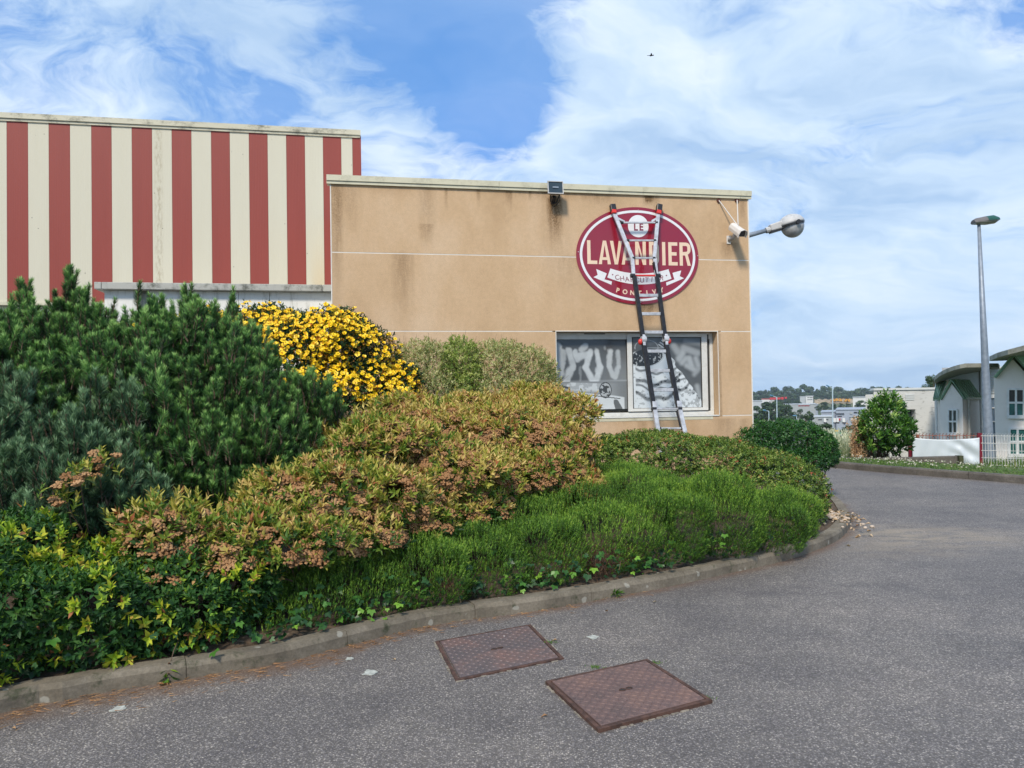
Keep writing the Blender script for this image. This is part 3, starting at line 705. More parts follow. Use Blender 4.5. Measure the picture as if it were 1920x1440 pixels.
# --- low concrete annex with a ledge in front of the stripes
ann = bempty('concrete_annex', 'low pale concrete annex with a stained ledge below the striped cladding'); AY = .9
uL = PF(176, 534, -AY)[0]; zt_ = PF(400, 531.2, -AY)[1]; zb_ = PF(400, 544, -AY)[1]; cuts = [uL, PF(190, 535, -AY)[0], PF(604, 540, -AY)[0], W0 - .008]
for a, b in zip(cuts, cuts[1:]): MB().box(a + .003, b - .003, AY, SB - .045, zb_, zt_).build('ledge', M['concrete'], ann, bevel=.006)
xs_ = [uL + .1] + [PF(x, 560, -AY - .12)[0] for x in (263, 280, 447, 505)] + [W0 - .01]
for i, (a, b) in enumerate(zip(xs_, xs_[1:])):
    if i == 1:
        MB().box(a, b, AY + .2, AY + .3, 0, zb_ - .004).build('column', M['concrete'], ann); continue
    MB().box(a + .003, b - .003, AY + .12, AY + .3, 0, zb_ - .004).build('wall_panel', M['white_wall'], ann)
MB().box(uL + .1, W0 - .01, AY + .31, SB - .05, 0, zb_ - .004).build('wall', M['white_wall'], ann)

# ------------------------------------------------------------------ oval sign
M['sign_red'] = mat('glossy_sign_red', col=(0.27, 0.006, 0.022), var=.03, rough=.3, coat=.8)
M['sign_white'] = mat('sign_white', col=(0.78, 0.78, 0.78), var=.03, rough=.35, coat=.5)
M['sign_cream'] = mat('sign_cream', col=(0.82, 0.62, 0.44), var=.03, rough=.35, coat=.5)
M['sign_ink'] = mat('sign_dark_red_ink', col=(0.22, 0.02, 0.05), var=.03, rough=.35, coat=.5)
SU, SZ = (-2.795 - .846) / 2, PF(1196, 480)[1]; SRX = (2.795 - .846) / 2; SRZ = (PF(1196, 389)[1] - PF(1197, 571)[1]) / 2; SZ = (PF(1196, 389)[1] + PF(1197, 571)[1]) / 2
sign = empty('wall_sign', ORG + UU * SU + NN * .002 + np.array([0, 0, SZ]), ANG)
tag(sign, 'glossy oval dark red sign with white ring on the tan wall', 'sign')
def oval(a, b, n=96): return [(a * math.cos(2 * math.pi * k / n), b * math.sin(2 * math.pi * k / n)) for k in range(n)]
pl = oval(SRX, SRZ); MB().prism([(x, -.014, z) for x, z in pl], [(x, 0, z) for x, z in pl]).build('board', M['sign_red'], sign)
def shape(name, loops, y0, y1, material, parent=None, smooth=False):
    """flat lettering or emblem: outlines with holes, filled as a 2D curve, given thickness and turned upright"""
    cu = bpy.data.curves.new(name, 'CURVE'); cu.dimensions = '2D'; cu.fill_mode = 'BOTH'; cu.extrude = abs(y1 - y0) / 2
    for lp in loops:
        sp = cu.splines.new('POLY'); sp.points.add(len(lp) - 1); sp.use_cyclic_u = True
        for pnt, (x, z) in zip(sp.points, lp): pnt.co = (x, z, 0, 1)
    o = bpy.data.objects.new(name, cu); me = bpy.data.meshes.new_from_object(o)
    me.transform(Matrix.Translation((0, (y0 + y1) / 2, 0)) @ Matrix.Rotation(math.radians(90), 4, 'X')); me.name = name
    bpy.data.objects.remove(o); bpy.data.curves.remove(cu)
    me.materials.clear(); me.materials.append(material); r = bpy.data.objects.new(name, me); C.objects.link(r); r.parent = parent or sign; return r
YS = -.014
shape('ring', [oval(SRX * .945, SRZ * .935), oval(SRX * .905, SRZ * .885)], YS - .0004, YS - .0016, M['sign_white'])
def su(px, py): a, b = PF(px, py); return a - SU, b - SZ
cx_, cz_ = su(1196, 424.5); cr = abs(su(1215.5, 425)[0] - su(1177, 425)[0]) / 2
shape('disc', [[(cx_ + cr * math.cos(k * math.pi / 24), cz_ + cr * 1.03 * math.sin(k * math.pi / 24)) for k in range(48)]], YS - .0004, YS - .0016, M['sign_white'])
def arc(cx, cy, rx, ry, a0, a1, n=10): return [(cx + rx * math.cos(math.radians(a0 + (a1 - a0) * k / n)), cy + ry * math.sin(math.radians(a0 + (a1 - a0) * k / n))) for k in range(n + 1)]
def glyph(ch, w_, h, s):
    """condensed bold capital in a w by h box with stroke s: list of loops"""
    if ch == 'L': return [[(0, 0), (w_, 0), (w_, s), (s, s), (s, h), (0, h)]]
    if ch == 'I': return [[(0, 0), (s, 0), (s, h), (0, h)]]
    if ch == 'E': m_ = h / 2; return [[(0, 0), (w_, 0), (w_, s), (s, s), (s, m_ - s / 2), (w_ * .9, m_ - s / 2), (w_ * .9, m_ + s / 2), (s, m_ + s / 2), (s, h - s), (w_, h - s), (w_, h), (0, h)]]
    if ch == 'V': c_ = w_ / 2; return [[(0, h), (s, h), (c_, s * 1.3), (w_ - s, h), (w_, h), (c_ + s * .5, 0), (c_ - s * .5, 0)]]
    if ch == 'A':
        c_ = w_ / 2; b0 = h * .18; b1 = b0 + s * .8; f = lambda z: s + (c_ - s) * (z / (h - s * 1.3))
        return [[(0, 0), (s, 0), (f(b0) - s * .12, b0), (w_ - f(b0) + s * .12, b0), (w_ - s, 0), (w_, 0), (c_ + s * .5, h), (c_ - s * .5, h)], [(f(b1), b1), (c_, h - s * 1.3), (w_ - f(b1), b1)]]
    if ch == 'N': return [[(0, 0), (s, 0), (s, h - s * 1.9), (w_ - s, 0), (w_, 0), (w_, h), (w_ - s, h), (w_ - s, s * 1.9), (s, h), (0, h)]]
    if ch == 'D':
        r = w_ * .55; return [[(0, 0)] + arc(w_ - r, r, r, r, -90, 0) + arc(w_ - r, h - r, r, r, 0, 90) + [(0, h)], [(s, s), (s, h - s)] + arc(w_ - r, h - r, r - s, r - s, 90, 0) + arc(w_ - r, r, r - s, r - s, 0, -90)]
    if ch == 'R':
        r = w_ * .42; m_ = h * .44
        return [[(0, 0), (s, 0), (s, m_), (w_ * .5, m_), (w_ - s, 0), (w_, 0), (w_ * .74, m_ + s * .3)] + arc(w_ - r, m_ + r + .2 * s, r, r, -60, 0, 6) + arc(w_ - r, h - r, r, r, 0, 90) + [(0, h)],
                [(s, m_ + s), (s, h - s)] + arc(w_ - r, h - r, r - s, r - s, 90, 0) + arc(w_ - r, m_ + r + s * .1, r - s, r - s, 0, -80) ]
base = su(1190, 496.8)[1]; hh = su(1190, 453)[1] - base
for ch, x0, x1 in [('L', 243, 355), ('A', 370, 508), ('V', 500, 636), ('A', 628, 762), ('N', 783, 903), ('D', 938, 1048), ('I', 1085, 1120), ('E', 1155, 1257), ('R', 1280, 1404)]:
    a = su(1060 + x0 / 6, 480)[0]; b = su(1060 + x1 / 6, 480)[0]
    lp = glyph(ch, b - a, hh, .052); lp = [[(x + a, z + base) for x, z in l] for l in lp]
    shape('letter_' + ch.lower(), lp, YS - .0004, YS - .0016, M['sign_cream'])
# ribbon: three pieces
def rb(pts): return [su(1060 + x / 6, 360 + y / 6) for x, y in pts]
top_ = [(503 + (1155 - 503) * k / 12, 862 + 54 * (1 - ((k - 6) / 6) ** 2) + 8 * k / 12) for k in range(13)]; bot_ = [(468 + (1190 - 468) * k / 12, 963 + 72 * (1 - ((k - 6) / 6) ** 2) + 14 * k / 12) for k in range(13)]
shape('ribbon', [rb(top_ + bot_[::-1])], YS - .0004, YS - .0016, M['sign_white'])
shape('ribbon_tail', [rb([(343, 868), (462, 918), (436, 985), (520, 1008), (514, 1046), (312, 960), (360, 935)])], YS - .0004, YS - .0016, M['sign_white'])
shape('ribbon_tail', [rb([(1298, 885), (1200, 912), (1222, 985), (1128, 1020), (1134, 1056), (1330, 972), (1282, 950)])], YS - .0004, YS - .0016, M['sign_white'])
def text(ch, x, z, size, rot, y0, material, parent, offs=0.0, name='letter', sx=1.0, Mw=None):
    cu = bpy.data.curves.new(name, 'FONT'); cu.body = ch; cu.size = size; cu.align_x = 'CENTER'; cu.align_y = 'CENTER'; cu.offset = offs; cu.extrude = .0005
    o = bpy.data.objects.new(name, cu); me = bpy.data.meshes.new_from_object(o); bpy.data.objects.remove(o); bpy.data.curves.remove(cu)
    me.transform(Matrix.Translation((x, y0, z)) @ Matrix.Rotation(math.radians(90), 4, 'X') @ Matrix.Rotation(rot, 4, 'Z') @ Matrix.Diagonal((sx, 1, 1, 1)))
    if Mw is not None: me.transform(Mw)
    me.materials.clear(); me.materials.append(material); r = bpy.data.objects.new(name, me); C.objects.link(r); r.parent = parent; return r
word = 'CHARCUTIER'
for k, ch in enumerate(word):
    t_ = (k + .5) / len(word); xx = 552 + (1108 - 552) * t_; yy = 945 + 6 * t_ + 52 * (1 - ((xx - 829) / 340) ** 2) - 4
    x, z = su(1060 + xx / 6, 360 + yy / 6 ); text(ch, x, z, .105, -(829 - xx) / 340 * -.27, YS - .0022, M['sign_ink'], sign, name='letter_' + ch.lower())
for xx, yy in ((528, 932), (1132, 941)):
    x, z = su(1060 + xx / 6, 360 + yy / 6); shape('dot', [[(x + .011 * math.cos(k * .785), z + .011 * math.sin(k * .785)) for k in range(8)]], YS - .0018, YS - .0026, M['sign_ink'])
for k, ch in enumerate('PONTIVY'):
    xx = 585 + (1078 - 585) * k / 6; yy = 1105 + 36 * (1 - ((xx - 829) / 260) ** 2)
    x, z = su(1060 + xx / 6, 360 + yy / 6); text(ch, x, z, .095, (xx - 829) / 260 * .25, YS - .0010, M['sign_cream'], sign, offs=.0035, name='letter_' + ch.lower())
for k, ch in enumerate('LE'):
    x, z = su(1060 + (787 + 62 * k) / 6, 360 + 400 / 6); text(ch, x, z, .155, 0, YS - .0022, M['sign_ink'], sign, offs=.005, name='letter_' + ch.lower(), sx=.85)
for xx, yy in ((142, 675), (1482, 718), (813, 208), (845, 1243)):
    x, z = su(1060 + xx / 6, 360 + yy / 6); MB().tube([(x, YS - .001, z), (x, YS - .005, z)], .007, 8).build('screw', M['alu'], sign)

# ------------------------------------------------------------------ ladder (in facade-local coordinates)
LAD = empty('telescopic_ladder', ORG + NN * 1.2 + UU * -1.0, ANG)
tag(LAD, 'telescopic aluminium and black ladder leaning on the tan wall across the oval sign', 'ladder')
KL = .26; ZL0 = 4.47
def PL(px, py):
    """sight line meets the ladder's leaning plane: off = .06 + (ZL0 - z) * KL ; returns local (x, y, z) relative to the ladder's empty"""
    v = ray(px, py); n_ = NN + np.array([0, 0, KL]); p0 = ORG + NN * .06 + np.array([0, 0, ZL0]); t = ((p0 - EYE) @ n_) / (v @ n_); p = EYE + v * t
    q = p - (ORG + NN * 1.2 + UU * -1.0); return (float(q @ UU), float(-(q @ NN)), float(q[2]))
LN = Vector((0, -1, KL)).normalized()
def lerp(a, b, t): return tuple(a[i] + (b[i] - a[i]) * t for i in range(3))
def stile(pa, pb, w0, dpt, material, w1=None): MB().beam(PL(*pa), PL(*pb), w0, dpt, up=LN, w2=w1).build('stile', material, LAD, bevel=.004)
stile((1150, 396), (1185.5, 484), .060, .030, M['alu']); stile((1185.5, 484), (1188, 519), .055, .03, M['alu'])
stile((1234.5, 396), (1226.5, 484), .055, .030, M['alu']); stile((1227.5, 484), (1231, 519), .055, .03, M['alu'])
stile((1189, 517), (1206, 636), .058, .05, M['blackal']); stile((1232, 519), (1247.5, 636), .058, .05, M['blackal'])
stile((1206.5, 640), (1226, 764), .060, .052, M['blackal']); stile((1248, 640), (1272, 764), .060, .052, M['blackal'])
stile((1226, 760), (1240, 850), .062, .05, M['alu']); stile((1272.5, 760), (1293, 852), .062, .05, M['alu'])
# black inner profile showing beside the silver on the right
MB().beam(lerp(PL(1224, 492), PL(1225, 492), 1), PL(1232, 530), .02, .055, up=LN).build('inner_profile', M['blackal'], LAD)
MB().beam(PL(1268.5, 770), PL(1277, 806), .02, .02, up=LN).build('inner_profile', M['blackal'], LAD)
rungs = [(417.5, 1164, 1232.5, 'alu', 0), (451, 1175, 1229.5, 'alu', 0), (484, 1186, 1228, 'alu', 0), (516.8, 1184, 1236, 'redpl', 1), (554, 1193.5, 1236, 'alu', 2), (588.5, 1198.5, 1241, 'alu', 2), (623, 1203, 1246, 'alu', 2),
         (658.5, 1208.5, 1252, 'alu', 2), (695, 1214, 1258.5, 'alu', 2), (731, 1219.5, 1265, 'alu', 2), (766.5, 1224, 1276, 'alu', 1), (803, 1234.5, 1281, 'alu', 0), (841, 1240, 1290, 'alu', 0)]
for (y, x0, x1, mm, kind) in rungs:
    a, b = PL(x0 + 2, y), PL(x1 - 2, y); MB().beam(a, b, .030 if kind < 2 else .036, .045 if kind == 2 else .026, up=(0, 0, 1), w2=None).build('rung', M[mm], LAD, bevel=.004)
    if kind < 2:
        for e in (a, b):
            r = .030 if kind == 0 else .045; dirv = (Vector(b) - Vector(a)).normalized() * (.02 if kind == 0 else .03)
            MB().tube([Vector(e) - dirv - LN * 0, Vector(e) + dirv], r * .72, 10).build('joint_collar', M['blackpl'], LAD)
# top feet, red brackets, hinges, gussets
for (x, y, xb, yb, sx) in [(1148.5, 387.5, 1150.5, 394, -1), (1237, 387.5, 1235, 395, 1)]:
    a = Vector(PL(x, y)); b = Vector(PL(xb, yb)); MB().beam(a + LN * -.01 + Vector((sx * .0, 0, .035)), b + Vector((0, 0, -.02)), .085, .075, up=LN).build('top_foot', M['blackpl'], LAD, bevel=.01, seg=2)
    MB().beam(Vector(PL(xb, yb)) + LN * .01, Vector(PL(xb + .4 * -sx, yb + 7)) + LN * .012, .07, .05, up=LN).build('foot_bracket', M['redpl'], LAD, bevel=.005)
for (x0, y0, x1, y1) in [(1157, 409, 1171, 416), (1234, 408, 1222, 415)]:
    MB().beam(PL(x0, y0), PL(x1, y1), .03, .02, up=LN).build('gusset', M['alu'], LAD)
for (x, y, s) in [(1206.5, 637, -1), (1248.5, 636, 1)]:
    c_ = Vector(PL(x, y)); MB().tube([c_ + Vector((-.035, 0, 0)), c_ + Vector((.035, 0, 0))], .05, 14).build('hinge', M['alu'], LAD)
    MB().beam(PL(x - .3, y - 9), PL(x + 1, y + 12), .045, .06, up=LN).build('hinge_plate', M['alu'], LAD, bevel=.006)
    k_ = Vector(PL(x + 5.5 * s, y + 4)); MB().ell(k_, (.038, .03, .045), 10, 7).build('hinge_knob', M['redpl'], LAD, smooth=True)
for (x, y) in [(1226, 757), (1272, 756)]:
    MB().beam(PL(x, y - 4), PL(x + 1, y + 8), .072, .06, up=LN).build('joint_clamp', M['alu'], LAD, bevel=.006)
for (x0, y0, x1, y1) in [((1240), 850, 1241, 868), (1293, 852, 1296, 870)]:
    MB().beam(PL(x0, y0), PL(x1, y1), .075, .06, up=LN, w2=.085).build('foot', M['blackpl'], LAD, bevel=.008)
MB().beam(PL(1241, 868), PL(1242.2, 902), .055, .045, up=LN).build('stile', M['alu'], LAD); MB().beam(PL(1296, 870), PL(1302, 904), .055, .045, up=LN).build('stile', M['alu'], LAD)

# ------------------------------------------------------------------ floodlight
u, z = PF(1040, 357, .16); fl = empty('floodlight', ORG + UU * u + NN * .0 + np.array([0, 0, z]), ANG)
tag(fl, 'small black floodlight with glass front fixed at the top of the tan wall', 'floodlight')
mb = MB(); w_, h_ = .105, .085; R_ = Matrix.Rotation(math.radians(-8), 4, 'X'); R2 = R_
def rot(mb_, Mx):
    mb_.v = [tuple(Mx @ Vector(p)) for p in mb_.v]; return mb_
mb.prism([(-w_, -.20, -h_), (w_, -.20, -h_), (w_, -.20, h_), (-w_, -.20, h_)], [(-w_ * .72, -.09, -h_ * .75), (w_ * .72, -.09, -h_ * .75), (w_ * .72, -.09, h_ * .75), (-w_ * .72, -.09, h_ * .75)])
rot(mb, R2).build('housing', M['blackal'], fl, bevel=.006)
mb = MB(); t_ = .012
for a in [(-w_ - t_, w_ + t_, -h_ - t_, -h_), (-w_ - t_, w_ + t_, h_, h_ + t_), (-w_ - t_, -w_, -h_, h_), (w_, w_ + t_, -h_, h_)]: mb.box(a[0], a[1], -.222, -.195, a[2], a[3])
rot(mb, R2).build('bezel', M['greypl'], fl)
rot(MB().box(-w_ + .001, w_ - .001, -.208, -.203, -h_ + .001, h_ - .001), R2).build('glass', M['flood_glass'], fl)
mb = MB().box(-.045, .045, -.22, -.215, -.008, .012); rot(mb, R2).build('reflector', M['galv'], fl)
mb = MB(); mb.tube([(-.06, -.15, -.07), (-.05, -.1, -.15), (0, -.06, -.17), (.05, -.08, -.15), (.075, -.14, -.06)], .009, 6); mb.beam((0, -.02, -.15), (0, -.12, -.08), .05, .05); mb.build('bracket', M['blackpl'], fl)
MB().tube([(.02, -.0, -.20), (.05, -.05, -.19), (.085, -.10, -.14), (.08, -.14, -.05)], .006, 6).build('cable', M['blackpl'], fl)

# ------------------------------------------------------------------ security camera with two conduit wires
u, z = PF(1366, 450, 0); cc = empty('security_camera', ORG + UU * u + np.array([0, 0, z]), ANG); tag(cc, 'cream bullet security camera on a wall bracket near the building corner', 'security camera')
def cl(px, py, off): a, b = PF(px, py, off); return Vector((a - u, -off, b - z))
MB().box(-.035, .035, -.012, .0, -.065, .065).build('wall_plate', M['whitepl'], cc, bevel=.004)
mb = MB(); mb.tube([(0, -.01, .0), (.05, -.08, .02), cl(1377, 443, .15)], [.035, .024, .02], 8); mb.ell(cl(1378, 441, .16), (.035, .035, .035), 8, 6); mb.build('bracket', M['greypl'], cc, smooth=True)
a = cl(1373.5, 425, .10); b = cl(1391, 438, .34); dr = (b - a).normalized()
prof = [(-.062, -.05), (-.068, .0), (-.052, .048), (0, .068), (.052, .048), (.068, 0), (.062, -.05)]
side = dr.cross(Vector((0, 0, 1))).normalized(); upv = side.cross(dr).normalized()
mb = MB(); mb.prism([a + side * x + upv * y for x, y in prof], [b + side * x * 1.05 + upv * y * 1.05 for x, y in prof]); mb.build('housing', M['whitepl'], cc, bevel=.005)
mb = MB(); mb.prism([b + dr * .001 + side * x * .86 + upv * y * .84 for x, y in prof], [b + dr * .004 + side * x * .86 + upv * y * .84 for x, y in prof]); mb.build('lens', M['glassy'], cc)
mb = MB(); mb.prism([b + dr * .0 + side * x * 1.1 + upv * (y * 1.1 + .002) for x, y in prof[1:6]], [b + dr * .05 + side * x * 1.1 + upv * (y * 1.1 + .002) for x, y in prof[1:6]])
hood = MB(); n_ = 5
for x, y in [(0, 0)]:
    o_ = [b + side * px_ * 1.12 + upv * py_ * 1.12 for px_, py_ in prof[0:7]]; i_ = [b + side * px_ * 1.02 + upv * py_ * 1.02 for px_, py_ in prof[0:7]]
    vs = o_ + [p + dr * .045 for p in o_] + i_ + [p + dr * .045 for p in i_]; fs = []
    for k in range(6): fs += [(k, k + 1, 8 + k, 7 + k), (14 + k + 1, 14 + k, 21 + k, 22 + k), (7 + k, 8 + k, 22 + k, 21 + k), (k + 1, k, 14 + k, 15 + k)]
    fs += [(0, 7, 21, 14), (6, 20, 27, 13)]; hood.add(vs, fs)
hood.build('hood', M['whitepl'], cc)
for (px, py, ex, ey, lb) in [(1347, 376.5, 1382, 421.5, 'left'), (1381, 376, 1384, 421.5, 'right')]:
    c0 = cl(px, py, .0); MB().tube([c0 + Vector((0, -.0, 0)), c0 + Vector((0, -.02, 0))], .032, 12).build('wire_grommet', M['rust'], cc)
    MB().tube([c0 + Vector((0, -.02, 0)), cl(ex, ey, .17)], .0085, 6).build('wire', M['whitepl'], cc)

# ------------------------------------------------------------------ lamp on an arm behind the corner of the tan building
YA = 13.1
arm0 = P(1396, 443.5, YA); wl_ = empty('wall_lamp', (arm0[0], arm0[1], arm0[2])); tag(wl_, 'round grey lamp on a tilted arm reaching out behind the tan building corner', 'wall lamp')
def wp(px, py, Y=YA): return Vector(P(px, py, Y) - arm0)
MB().tube([(-.12, .02, -.03), wp(1396, 443.5), wp(1441, 431)], [.045, .045, .036], 10).build('arm', M['galv'], wl_, smooth=True)
MB().tube([wp(1436, 432.5), wp(1446, 429.5)], .052, 10).build('collar', M['greypl'], wl_)
ax = (wp(1500, 418.0) - wp(1440, 433)).normalized(); sdv = Vector((0, 1, 0)); sdv = (sdv - ax * sdv.dot(ax)).normalized(); nrm = ax.cross(sdv).normalized()
if nrm.z < 0: nrm = -nrm
Mx = Matrix((ax, sdv, nrm)).transposed()
c_ = wp(1482, 422.5)
# upper shell (half dome), gap band, lower bowl
def dome(c, rx, ry, rz, sgn, name, material, nu=24, nv=8, extra=None):
    mb_ = MB(); vs = []; fs = []
    for j in range(nv + 1):
        ph = .5 * math.pi * j / nv
        for i in range(nu):
            a_ = 2 * math.pi * i / nu; vs.append(c + Mx @ Vector((rx * math.cos(a_) * math.cos(ph), ry * math.sin(a_) * math.cos(ph), sgn * rz * math.sin(ph))))
    for j in range(nv):
        for i in range(nu): fs.append((j * nu + i, j * nu + (i + 1) % nu, (j + 1) * nu + (i + 1) % nu, (j + 1) * nu + i))
    fs.append(tuple(range(nu))); mb_.add(vs, fs); return mb_.build(name, material, wl_, smooth=True)
dome(c_ + Mx @ Vector((.02, 0, .012)), .225, .20, .175, 1, 'upper_shell', M['greypl'])
M['bowl'] = mat('frosted_bowl', col=(0.42, 0.43, 0.43), rough=.25, var=.3, vscale=6)
dome(c_ + Mx @ Vector((.03, 0, -.014)), .195, .19, .205, -1, 'bowl', M['bowl'])
mb = MB(); mb.tube([c_ + Mx @ Vector((0.02, 0, -.014)), c_ + Mx @ Vector((.02, 0, .012))], .215, 24); mb.build('rim', M['blackpl'], wl_)
mb = MB(); mb.beam(c_ + Mx @ Vector((-.36, 0, .035)), c_ + Mx @ Vector((-.12, 0, .045)), .13, .115, up=nrm, w2=.17, h2=.13); mb.build('neck', M['greypl'], wl_, bevel=.02, seg=2)
mb = MB(); mb.beam(c_ + Mx @ Vector((-.37, 0, -.035)), c_ + Mx @ Vector((-.05, 0, -.02)), .12, .035, up=nrm); mb.build('neck_underside', M['blackpl'], wl_)
mb = MB(); k_ = c_ + Mx @ Vector((.06, -.20, .0)); mb.tube([k_, k_ + Vector((0, -.03, 0))], .04, 12); mb.build('latch', M['blackpl'], wl_)

# ------------------------------------------------------------------ street lamp at the right
YL = 20.5
b0 = P(1856, 872, YL); b0[2] = terrain_z(b0[0], b0[1]) ; pl_ = empty('street_lamp', b0); tag(pl_, 'tall grey street lamp with a green-topped head behind the wire fence', 'street lamp')
lampbase = Vector(b0); t0 = Vector(P(1855.5, 866, YL)) - lampbase; t1 = Vector(P(1835.2, 417, YL)) - lampbase
def wpx(n_, Y=YL): return n_ * Y / FOC
MB().tube([(t0.x, t0.y, 0), t0, lerp(t0, t1, .5), t1], [wpx(9.5), wpx(9), wpx(6), wpx(2.8)], 12).build('pole', M['galv'], pl_, smooth=True)
MB().tube([(t0.x, t0.y, 0.0), (t0.x, t0.y, .04)], wpx(15), 4).build('base_plate', M['galv'], pl_)
def lamphead(root, base, a, b, ra, rb_, top, body, bowl):
    a = Vector(a); b = Vector(b); dr_ = (b - a).normalized(); L_ = (b - a).length; s_ = Vector((0, 1, 0)); n_ = dr_.cross(s_).normalized()
    if n_.z < 0: n_ = -n_
    def ring(t, wd, z0, z1, k=8):
        c_ = a + dr_ * L_ * t; return [c_ + s_ * wd * math.cos(math.pi * i / k) + n_ * (z0 + (z1 - z0) * math.sin(math.pi * i / k)) for i in range(k + 1)]
    secs = [(0, .6, .55), (.12, .75, .8), (.45, .95, .95), (.75, 1.0, 1.0), (.92, .72, .6), (1.0, .25, .15)]
    for nm, i0, i1, mt in [('head', 0, 3, body), ('cover', 2, 6, top)]:
        vs = []; fs = []; ss = secs[i0:i1]
        for (t, wd, hh_) in ss: vs += ring(t, ra * wd, 0, rb_ * hh_)
        m_ = 9
        for j in range(len(ss) - 1):
            for i in range(m_ - 1): fs.append((j * m_ + i, j * m_ + i + 1, (j + 1) * m_ + i + 1, (j + 1) * m_ + i))
            fs.append((j * m_, (j + 1) * m_, (j + 1) * m_ + m_ - 1, j * m_ + m_ - 1))
        fs.append(tuple(range(m_))); fs.append(tuple(reversed(range((len(ss) - 1) * m_, len(ss) * m_)))); MB().add(vs, fs).build(nm, mt, root)
    vs = []; fs = []
    for (t, wd, hh_) in [(.02, .6, .35), (.2, .8, .5), (.5, .9, .75), (.8, .85, .7), (.97, .3, .1)]: vs += ring(t, ra * wd, -.001, -rb_ * .75 * hh_)
    for j in range(4):
        for i in range(8): fs.append((j * 9 + i, j * 9 + i + 1, (j + 1) * 9 + i + 1, (j + 1) * 9 + i))
        fs.append((j * 9, (j + 1) * 9, (j + 1) * 9 + 8, j * 9 + 8))
    fs += [tuple(range(9)), tuple(reversed(range(36, 45)))]; MB().add(vs, fs).build('bowl', bowl, root)
M['lamp_green'] = mat('dark_green_cover', col=(0.008, 0.075, 0.055), rough=.4); M['lamp_body'] = mat('lamp_brown_grey', col=(0.13, 0.12, 0.12), rough=.6); M['lamp_bowl'] = mat('lamp_bowl', col=(0.28, 0.27, 0.25), rough=.25)
lamphead(pl_, lampbase, Vector(P(1824.5, 418.5, YL)) - lampbase, Vector(P(1873.5, 412.5, YL)) - lampbase, .19, .15, M['lamp_green'], M['lamp_body'], M['lamp_bowl'])
# ------------------------------------------------------------------ houses beyond the fence
M['render_w'] = grime((0.74, 0.69, 0.64), (0.42, 0.39, 0.35), 1.2, 0.25, rough=.9); M['render_w'].name = 'pale_render'
def parging(t, co):
    n = t.noise(co, .9, 7, .65); n2 = t.noise(t.scaled(co, (1, 1, 3.0)), 1.6, 8, .75, 1.2); c = t.mix(n, (0.50, 0.50, 0.47), (0.62, 0.62, 0.59))
    lay = t.smooth(t.math('ABSOLUTE', t.math('SUBTRACT', t.math('FRACT', t.math('MULTIPLY', t.sep(co)[2], 2.1)), .5)), .47, .5)
    f = t.math('MULTIPLY', t.smooth(n2, .54, .62), .6); c = t.mix(f, c, (.24, .235, .21)); return t.mix(t.math('MULTIPLY', lay, .2), c, (.3, .3, .28)), n2, .95
M['parge'] = mat('patched_render', parging, bump=.01)
M['green_metal'] = grime((0.30, 0.47, 0.27), (0.40, 0.36, 0.22), 2.5, .5, rough=.5); M['green_metal'].name = 'green_seam_metal'
M['green_dark'] = mat('green_trim', col=(0.12, 0.22, 0.13), rough=.5)
M['clap'] = grime((0.60, 0.62, 0.60), (0.25, 0.28, 0.24), 5, .3, rough=.6); M['clap'].name = 'white_clapboard'
M['canopy'] = grime((0.34, 0.33, 0.27), (0.075, 0.075, 0.055), 1.8, .9, rough=.9); M['canopy'].name = 'stained_canopy_edge'
M['soffit'] = mat('pale_soffit', col=(0.24, 0.24, 0.21), var=.15, rough=.9)
M['pane'] = mat('window_pane', col=(0.035, 0.045, 0.05), rough=.08, spec=.8)
M['pane_teal'] = mat('teal_curtained_pane', col=(0.03, 0.13, 0.12), var=.4, vscale=3, rough=.12, spec=.8)
M['blue_glass'] = mat('blue_grey_glazing', col=(0.10, 0.14, 0.19), var=.3, vscale=1.5, rough=.1, spec=.8)
M['frame_w'] = mat('white_frames', col=(0.66, 0.66, 0.64), rough=.5)
ZB = -5.0
ORD0 = ['first', 'second', 'third', 'fourth', 'fifth', 'sixth']
def sbox(mb, x0, x1, y0, y1, z0, z1, mi=0, k=.52):
    return mb.prism([(x0, y0, z0), (x1, y0, z0), (x1 + k * (y1 - y0), y1, z0), (x0 + k * (y1 - y0), y1, z0)], [(x0, y0, z1), (x1, y0, z1), (x1 + k * (y1 - y0), y1, z1), (x0 + k * (y1 - y0), y1, z1)], mi)
def V3(px, py, Y): return Vector(P(px, py, Y))
def down(v): return Vector((v.x, v.y, ZB))
def win_at(parent, a, b, c, d_, material, nrm_, cols=2, rows=2, inset=.0, teal=None):
    """window between corners a (top left), b (top right), c (bottom right), d (bottom left), pushed out along nrm_"""
    n_ = Vector(nrm_).normalized(); w_ = .07
    def pt(s, t, off=0): return (a * (1 - s) + b * s) * (1 - t) + (d_ * (1 - s) + c * s) * t + n_ * off
    mb = MB()
    for k in range(cols + 1): s = k / cols; mb.beam(pt(s, 0, .012), pt(s, 1, .012), w_ if k in (0, cols) else .06, .06, up=n_)
    for k in range(rows + 1): t = k / rows; mb.beam(pt(0, t, .016), pt(1, t, .016), w_, .06, up=n_)
    f_ = mb.build('window', M['frame_w'], parent)
    for i in range(cols):
        for j in range(rows):
            q = [pt(i / cols, j / rows, .005), pt((i + 1) / cols, j / rows, .005), pt((i + 1) / cols, (j + 1) / rows, .005), pt(i / cols, (j + 1) / rows, .005)]
            MB().prism([x - n_ * .02 for x in q], q).build('pane', teal if (teal and j == rows - 1) else material, f_)
    MB().beam(pt(-.04, 1.02, .05), pt(1.04, 1.02, .05), .05, .12, up=(0, 0, 1)).build('sill', M['frame_w'], f_)
    return f_

